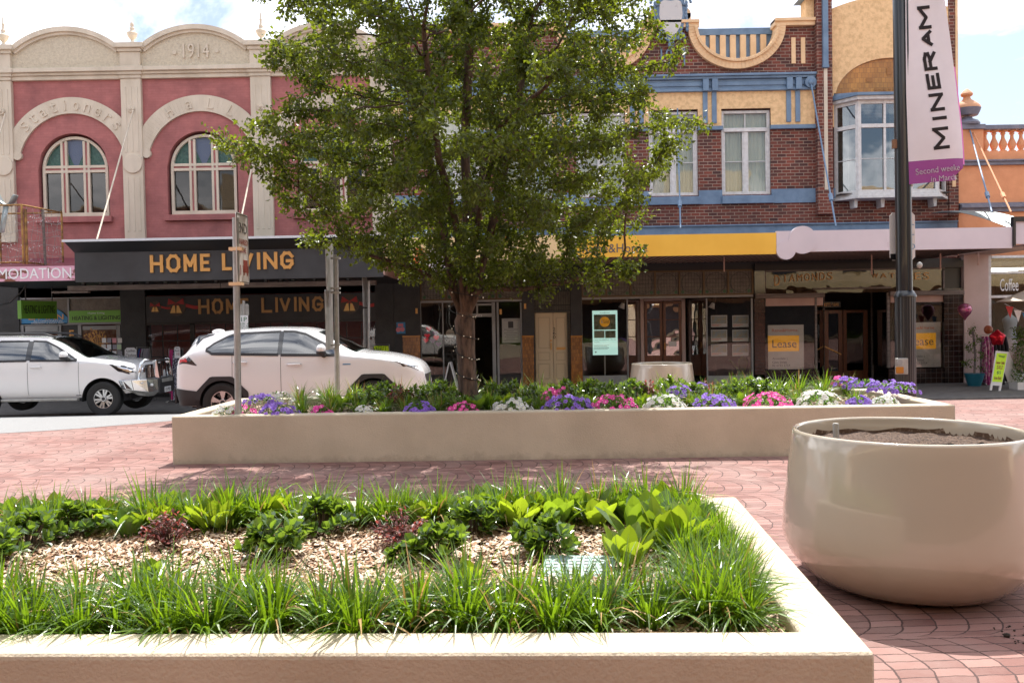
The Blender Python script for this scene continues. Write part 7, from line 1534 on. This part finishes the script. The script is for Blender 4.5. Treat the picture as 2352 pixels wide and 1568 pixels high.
sb_ = at(2293, 890, 22.6); sg_ = empty('sale_board', (sb_.x, 22.6, -.42), 'white sandwich board with a lime green Summer Clothes SALE poster on the footpath', 'sign')
def tilt(px, py, Y): return at(px, py, Y)
mb = MB(); A = [at(2288, 805, 22.75), at(2316, 808, 22.95), at(2299, 895, 22.75-.1), at(2275, 893, 22.5)]
def slab(P, t, m, nm, par):
    n = (P[1]-P[0]).cross(P[3]-P[0]).normalized(); n = n if n.y < 0 else -n; mb = MB(); mb.add([p for p in P]+[p-n*t for p in P], [(0,1,2,3), (4,7,6,5), (0,4,5,1), (1,5,6,2), (2,6,7,3), (3,7,4,0)]); return mb.build(nm, m, par)
def bl4(P, u, v): return (P[0]*(1-u)+P[1]*u)*(1-v)+(P[3]*(1-u)+P[2]*u)*v
slab([bl4(A, u, v) for u, v in ((0,0),(1,0),(1,.90),(0,.90))], .02, K['sign_white'], 'front_panel', sg_)
for u in (.08, .92): slab([bl4(A, u-.08, .86), bl4(A, u+.08, .86), bl4(A, u+.08, 1.03), bl4(A, u-.08, 1.03)], .03, K['sign_white'], 'leg', sg_)
B_ = [at(2290, 806, 22.8), at(2318, 808, 23.0), at(2352, 896, 23.5), at(2322, 893, 23.3)]; slab(B_, .02, K['sign_white'], 'back_panel', sg_)
n_ = (A[1]-A[0]).cross(A[3]-A[0]).normalized(); n_ = n_ if n_.y < 0 else -n_
Pq = [bl4(A, u, v)+n_*.006 for u, v in ((.08,.06),(.92,.05),(.95,.80),(.05,.81))]; po2 = slab(Pq, .004, mat('lime_paper', (.55,.85,.02), .6), 'lime_poster', sg_)
for s, u0, v0, u1, v1, m in (('Vintage', .2, .06, .8, .16, 'green_ink'), ('Summer Clothes', .08, .27, .9, .38, 'sign_red'), ('SALE', .22, .42, .8, .56, 'sign_red'), ('$5', .3, .62, .7, .74, 'green_ink'), ('from Rack', .12, .80, .85, .92, 'sign_red')):
    o_ = bl4(Pq, u0, v1)+n_*.003; ux = (bl4(Pq, u1, v1)-bl4(Pq, u0, v1)); uz = bl4(Pq, u0, v0)-bl4(Pq, u0, v1); mb = MB(); put_text(mb, s, o_, ux.normalized(), uz.normalized(), ux.length, uz.length, .003, 0); mb.build('handwriting', K[m], po2)
hg = empty('hedge_planter', (at(2340, 880, 23.0).x, 23.0, -.42), 'dark leafy screening hedge on a white stand at the right edge of the photo', 'hedge'); hx = at(2340, 880, 23.0).x
mb = MB(); r_ = random.Random(9)
for k in range(2600): q = Vector((hx+.2+r_.uniform(-.33, .5), 23.0+r_.uniform(-.2, .2), -.25+r_.random()**.9*1.5)); leaf(mb, q, rdir(r_, -1), Vector((0,0,1)), .06, .045, .1, 0, .2, .5, 2)
mb.build('foliage', K['shrub'], hg); mb = MB(); mb.box(hx-.15, hx+.7, 22.8, 23.2, -.42, -.22); mb.build('trough', K['sign_white'], hg)
um = empty('market_umbrella', (at(2440, 880, 22.5).x, 22.5, -.42), 'cream market umbrella whose edge enters at the right of the photo', 'umbrella'); ux_ = at(2440, 880, 22.5).x; uz_ = at(2303, 692, 22.5).z; ur = ux_-at(2303, 692, 22.5).x
mb = MB(); P = []
for j in range(9): a = 2*math.pi*j/8; P.append([(ux_+ur*t*math.cos(a), 22.5+ur*t*math.sin(a), uz_+.62*(1-t**1.1)) for t in (1, .66, .33, .01)])
mb.grid(P); mb.build('canopy', K['cream'], um, solid=.01); mb = MB(); mb.cyl((ux_, 22.5, -.42), (ux_, 22.5, uz_+.6), .03); mb.build('pole', K['wood_old'], um)
bu = empty('bunting', at(2310, 700, 22.4), 'string of red, white and blue triangular flags below the market umbrella', 'bunting'); p0, p1 = at(2307, 697, 22.4), at(2420, 722, 22.4); mb = MB(); mb.tube([p0.lerp(p1, t)+Vector((0,0,-.12*math.sin(3.14*t))) for t in np.linspace(0, 1, 8)], .005, 4); mb.build('string', K['paper'], bu)
for k in range(6):
    q = p0.lerp(p1, (k+.6)/6)+Vector((0,0,-.12*math.sin(3.14*(k+.6)/6))); mb = MB(); mb.prism([(q.x-.1, q.z), (q.x+.1, q.z-.02), (q.x+.02, q.z-.32)], 22.39, 22.40); mb.build('flag', K[('bow_red', 'paper', 'blue_sign')[k % 3]], bu)
ms_ = empty('shop_mannequin', (at(2320, 840, 26.2).x, 26.2, .1), 'headless pale mannequin in a light blue top inside the coffee shop window', 'mannequin'); mx0 = at(2320, 840, 26.2).x; mz0 = at(2320, 760, 26.2).z
mb = MB(); mb.lathe([(.10, -.75), (.17, -.5), (.20, -.25), (.15, .0), (.20, .25), (.22, .36), (.12, .45), (.06, .5), (.055, .6), (.01, .62)], (mx0, 26.2, mz0), 18); mb.build('torso', K['blue_sign'] if 0 else mat('pale_blue', (.40,.50,.58), .7), ms_, smooth='all'); mb = MB(); mb.cyl((mx0, 26.2, .0), (mx0, 26.2, mz0-.7), .02); mb.build('stand', K['galv'], ms_)
# potted plant in agent window
for px, lab in ((1382 if 0 else 1388, None),):
    pass
pw_ = empty('window_plant', at(1706, 868, YS+.6), 'pot plant standing inside the right-hand agent window', 'plant'); q = at(1706, 868, YS+.6); mb = MB(); mb.cyl((q.x, q.y, q.z-.3), (q.x, q.y, q.z+.1), .17, .2, 16); mb.build('pot', K['paper'], pw_); o = bpy.data.objects.new('foliage', BG[0]); COL.objects.link(o); o.parent = pw_; o.location = (0, 0, .1); o.scale = (2.6, 2.6, 2.6)
# ---------------------------------------------------------------- STREET TREE (space colonisation)
TY = y0f+.95; tb = at(1077, 905, TY); TX = tb.x; SZ = .50
tree = empty('street_tree', (TX, TY, SZ), 'leafy street tree with dense green crown rising from the long planter', 'tree')
nr = np.random.default_rng(3)
zr_ = [2.15, 2.5, 3.1, 3.7, 4.2, 4.8, 5.6, 6.4, 7.3, 8.2, 8.8]; rr_ = [.5, 1.6, 2.5, 2.85, 2.9, 2.7, 2.5, 2.3, 1.9, 1.1, .2]
cxo = at(1085, 300, TY).x-TX
A = []
lob = nr.uniform(0, 6.28, 12)
while len(A) < 3800:
    z = nr.uniform(2.15, 8.8); R0 = np.interp(z, zr_, rr_); a = nr.uniform(0, 6.283)
    f = 1+.10*math.sin(3*a+z*1.7+lob[0])+.09*math.sin(5*a-z*2.9+lob[1])+.06*math.sin(9*a+z*5+lob[2]); r = R0*f*math.sqrt(nr.uniform(.02, 1))
    if z < 3.1 and r < .5: continue
    A.append((cxo+r*math.cos(a), r*math.sin(a)*.95, z-SZ))
for k in range(260): t = nr.random(); A.append((-2.1-.85*t+nr.normal(0, .16), -.6+nr.normal(0, .3), 3.35+.12*t+nr.normal(0, .2)*(1.2-t)))
for k in range(60): t = nr.random(); A.append((1.7+.9*t+nr.normal(0, .2), -.4+nr.normal(0, .3), 3.9+.35*t+nr.normal(0, .25)*(1.2-t)))
# the long low branch to the right
for k in range(90): t = nr.random(); A.append((.7+1.6*t+nr.normal(0, .1), -.3+nr.normal(0, .2), 1.72+.2*t+nr.normal(0, .13)))
for k in range(60): t = nr.random(); A.append((-.5-1.1*t+nr.normal(0, .1), -.3+nr.normal(0, .2), 2.15+.25*t+nr.normal(0, .08)))
A = np.array(A)
nodes = []; par = []
def chain(pts, p0):
    p = p0
    for q in pts: nodes.append(np.array(q, float)); par.append(p); p = len(nodes)-1
    return p
root_i = chain([(0,0,0), (.0,0,.2), (-.02,0,.4), (-.02,0,.6), (-.03,0,.8), (-.03,0,1.0), (-.04,0,1.2)], -1)
fk = root_i
def lead(pts): return chain(pts, fk)
def interp(P, st_=.16):
    out = [];
    for a, b in zip(P[:-1], P[1:]):
        a, b = np.array(a, float), np.array(b, float); n = max(1, int(np.linalg.norm(b-a)/st_)); out += [tuple(a+(b-a)*(i+1)/n) for i in range(n)]
    return out
b0_ = (-.04, 0, 1.2)
LD = [[b0_, (-.16,.03,1.55), (-.26,.05,2.1), (-.40,.1,3.1), (-.75,.2,4.4), (-1.0,.3,5.8)], [b0_, (-.02,.10,1.6), (.02,.15,2.3), (.0,.2,3.6), (.10,.1,5.0), (.1,0,6.6)], [b0_, (.10,-.03,1.5), (.20,-.05,1.9), (.42,-.1,2.7), (.70,-.1,3.9), (.95,0,5.3)],
      [b0_, (-.06,-.1,1.7), (-.1,-.2,2.4), (-.3,-.6,3.3), (-.4,-1.1,4.6)], [b0_, (.05,-.14,1.8), (.2,-.35,2.6), (.5,-.9,3.6)], [b0_, (-.05,.18,1.9), (.15,.6,3.0), (.4,1.2,4.2)]]
LD += [[b0_, (.06,-.08,1.55), (.30,-.16,1.62), (.75,-.25,1.60), (1.15,-.3,1.66), (1.6,-.32,1.75), (2.0,-.34,1.85)], [(-.10,.0,1.5), (-.35,-.12,1.75), (-.8,-.2,1.95), (-1.3,-.25,2.1)]]
for L_ in LD: lead(interp(L_))
nodes_start = len(nodes)
STEP, DI, DK = .15, 1.1, .22
N = np.array(nodes); alive = np.ones(len(A), bool); near = np.full(len(A), 1e9); idx = np.zeros(len(A), int)
def upd(new0):
    global near, idx
    B = np.array(nodes[new0:])
    for s in range(0, len(B), 400):
        d = np.linalg.norm(A[:, None]-B[None, s:s+400], axis=2); m = d.argmin(1); v = d[np.arange(len(A)), m]; u = v < near; near[u] = v[u]; idx[u] = m[u]+new0+s
upd(3)
for it in range(90):
    alive &= near > DK
    act = alive & (near < (DI if it > 0 else 9)); 
    if not act.any(): break
    dirs = {}
    for i in np.nonzero(act)[0]:
        k = idx[i]; v = A[i]-nodes[k]; dirs.setdefault(k, np.zeros(3)); dirs[k] += v/np.linalg.norm(v)
    n0 = len(nodes)
    for k, v in dirs.items():
        L_ = np.linalg.norm(v)
        if L_ < .05: continue
        v = v/L_+nr.normal(0, .16, 3)+np.array([0, 0, .06]); v /= np.linalg.norm(v); nodes.append(nodes[k]+v*STEP); par.append(k)
    if len(nodes) == n0 or len(nodes) > 9000: break
    upd(n0)
M = len(nodes); ND = np.array(nodes); kids = [[] for _ in range(M)]
for i, p in enumerate(par):
    if p >= 0: kids[p].append(i)
rad = np.zeros(M)
for i in range(M-1, -1, -1): rad[i] = .0045 if not kids[i] else (sum(rad[c]**2.35 for c in kids[i]))**(1/2.35)
sc_ = .125/rad[6]; rad = np.where(rad > .006, .0045+(rad-.0045)*sc_*1.0, rad); rad = np.clip(rad, .0045, .2)
rad[:7] = [.155, .138, .130, .127, .126, .130, .140]
for i in range(7, nodes_start): rad[i] = min(rad[i], .092) if ND[i][2] < 1.8 else min(rad[i], .08)
wood = MB(); twg = MB(); used = set()
for i in range(M):
    if par[i] == -1 or not (len(kids[par[i]]) == 1 and par[i] not in used or True): pass
done = [False]*M
for i in range(1, M):
    if done[i]: continue
    ch = [par[i], i]; done[i] = True; j = i
    while kids[j]:
        k = max(kids[j], key=lambda c: rad[c]); 
        if done[k]: break
        done[k] = True; ch.append(k); j = k
    rs = [rad[c] for c in ch]; rs[0] = min(rs[0], rs[1]*1.15); base = i < nodes_start
    (wood if max(rs) > .02 else twg).tube([Vector((TX+ND[c][0], TY+ND[c][1], SZ+ND[c][2])) for c in ch], rs, 14 if rs[1] > .06 else 7 if rs[1] > .02 else 4)
wood.build('trunk', K['bark'], tree, smooth='all'); twg.build('branches', K['twig'], tree, smooth='all')
# leaves along the thin wood
thin = np.array([i for i in range(M) if rad[i] < .012 and ND[i][2] > 1.3]); NL = 125000
sel = thin[nr.integers(0, len(thin), NL)]; pp_ = np.array(par)[sel]; t = nr.random((NL, 1)); base = ND[sel]*(1-t)+ND[pp_]*t
d = nr.normal(0, 1, (NL, 3)); d[:, 2] -= .25; d /= np.linalg.norm(d, axis=1, keepdims=True)
c = base+d*(nr.random((NL, 1))**.7*.13)+nr.normal(0, .02, (NL, 3)); ld = nr.normal(0, 1, (NL, 3))+d*.8; ld[:, 2] -= .35; ld /= np.linalg.norm(ld, axis=1, keepdims=True)
s = np.cross(ld, nr.normal(0, 1, (NL, 3))+np.array([0, 0, .8])); s /= np.linalg.norm(s, axis=1, keepdims=True); u = np.cross(s, ld)
L_ = nr.uniform(.042, .078, (NL, 1)); w = L_*nr.uniform(.26, .36, (NL, 1)); o0 = np.array([0, 0, 0])
v0 = c; v1 = c+ld*L_*.45-s*w+u*w*.45; v2 = c+ld*L_-u*L_*.12; v3 = c+ld*L_*.45+s*w+u*w*.45
V = np.stack([v0, v1, v2, v3], 1).reshape(-1, 3); F = np.arange(NL)[:, None]*4; T_ = np.concatenate([F+np.array([[0, 1, 2]]), F+np.array([[0, 2, 3]])], 1).reshape(-1)
me = bpy.data.meshes.new('foliage'); me.vertices.add(len(V)); me.vertices.foreach_set('co', V.astype(np.float32).reshape(-1)); me.loops.add(len(T_)); me.loops.foreach_set('vertex_index', T_.astype(np.int32)); me.polygons.add(NL*2); me.polygons.foreach_set('loop_start', np.arange(NL*2, dtype=np.int32)*3); me.polygons.foreach_set('loop_total', np.full(NL*2, 3, np.int32)); me.update(calc_edges=True); me.validate()
me.materials.append(K['tree_leaf']); fo = bpy.data.objects.new('crown', me); COL.objects.link(fo); fo.parent = tree
# fairy lights wound round the trunk
sl = empty('fairy_lights', (TX, TY, SZ+.1), 'dark string of small warm fairy lights wound round the trunk of the tree', 'string lights')
mb = MB(); pts = []; bulbs = MB()
for k in range(430):
    z = .12+k/430*2.0; a = -k*.105; r0 = float(np.interp(z, [0, .2, .6, 1.2, 1.35, 1.7, 2.2], [.16, .145, .137, .142, .19, .25, .33])); xo = float(np.interp(z, [0, 1.2, 2.2], [0, -.04, -.02]))
    p = Vector((TX+xo+r0*math.cos(a), TY+r0*math.sin(a), SZ+z+.03*math.sin(a))); pts.append(p)
    if rng.random() < .16:
        n_ = Vector((math.cos(a), math.sin(a), .3*math.sin(k))).normalized(); bulbs.cyl(p, p+n_*.03, .005, n=5, mi=0); bulbs.ell(p+n_*.034, .007, .007, .007, 6, 4, 1)
mb.tube(pts, .0055, 5); mb.build('cable', K['wire'], sl, smooth='all'); o = bulbs.build('bulb', [K['wire'], K['bulb']], sl); o['kind'] = 'stuff'
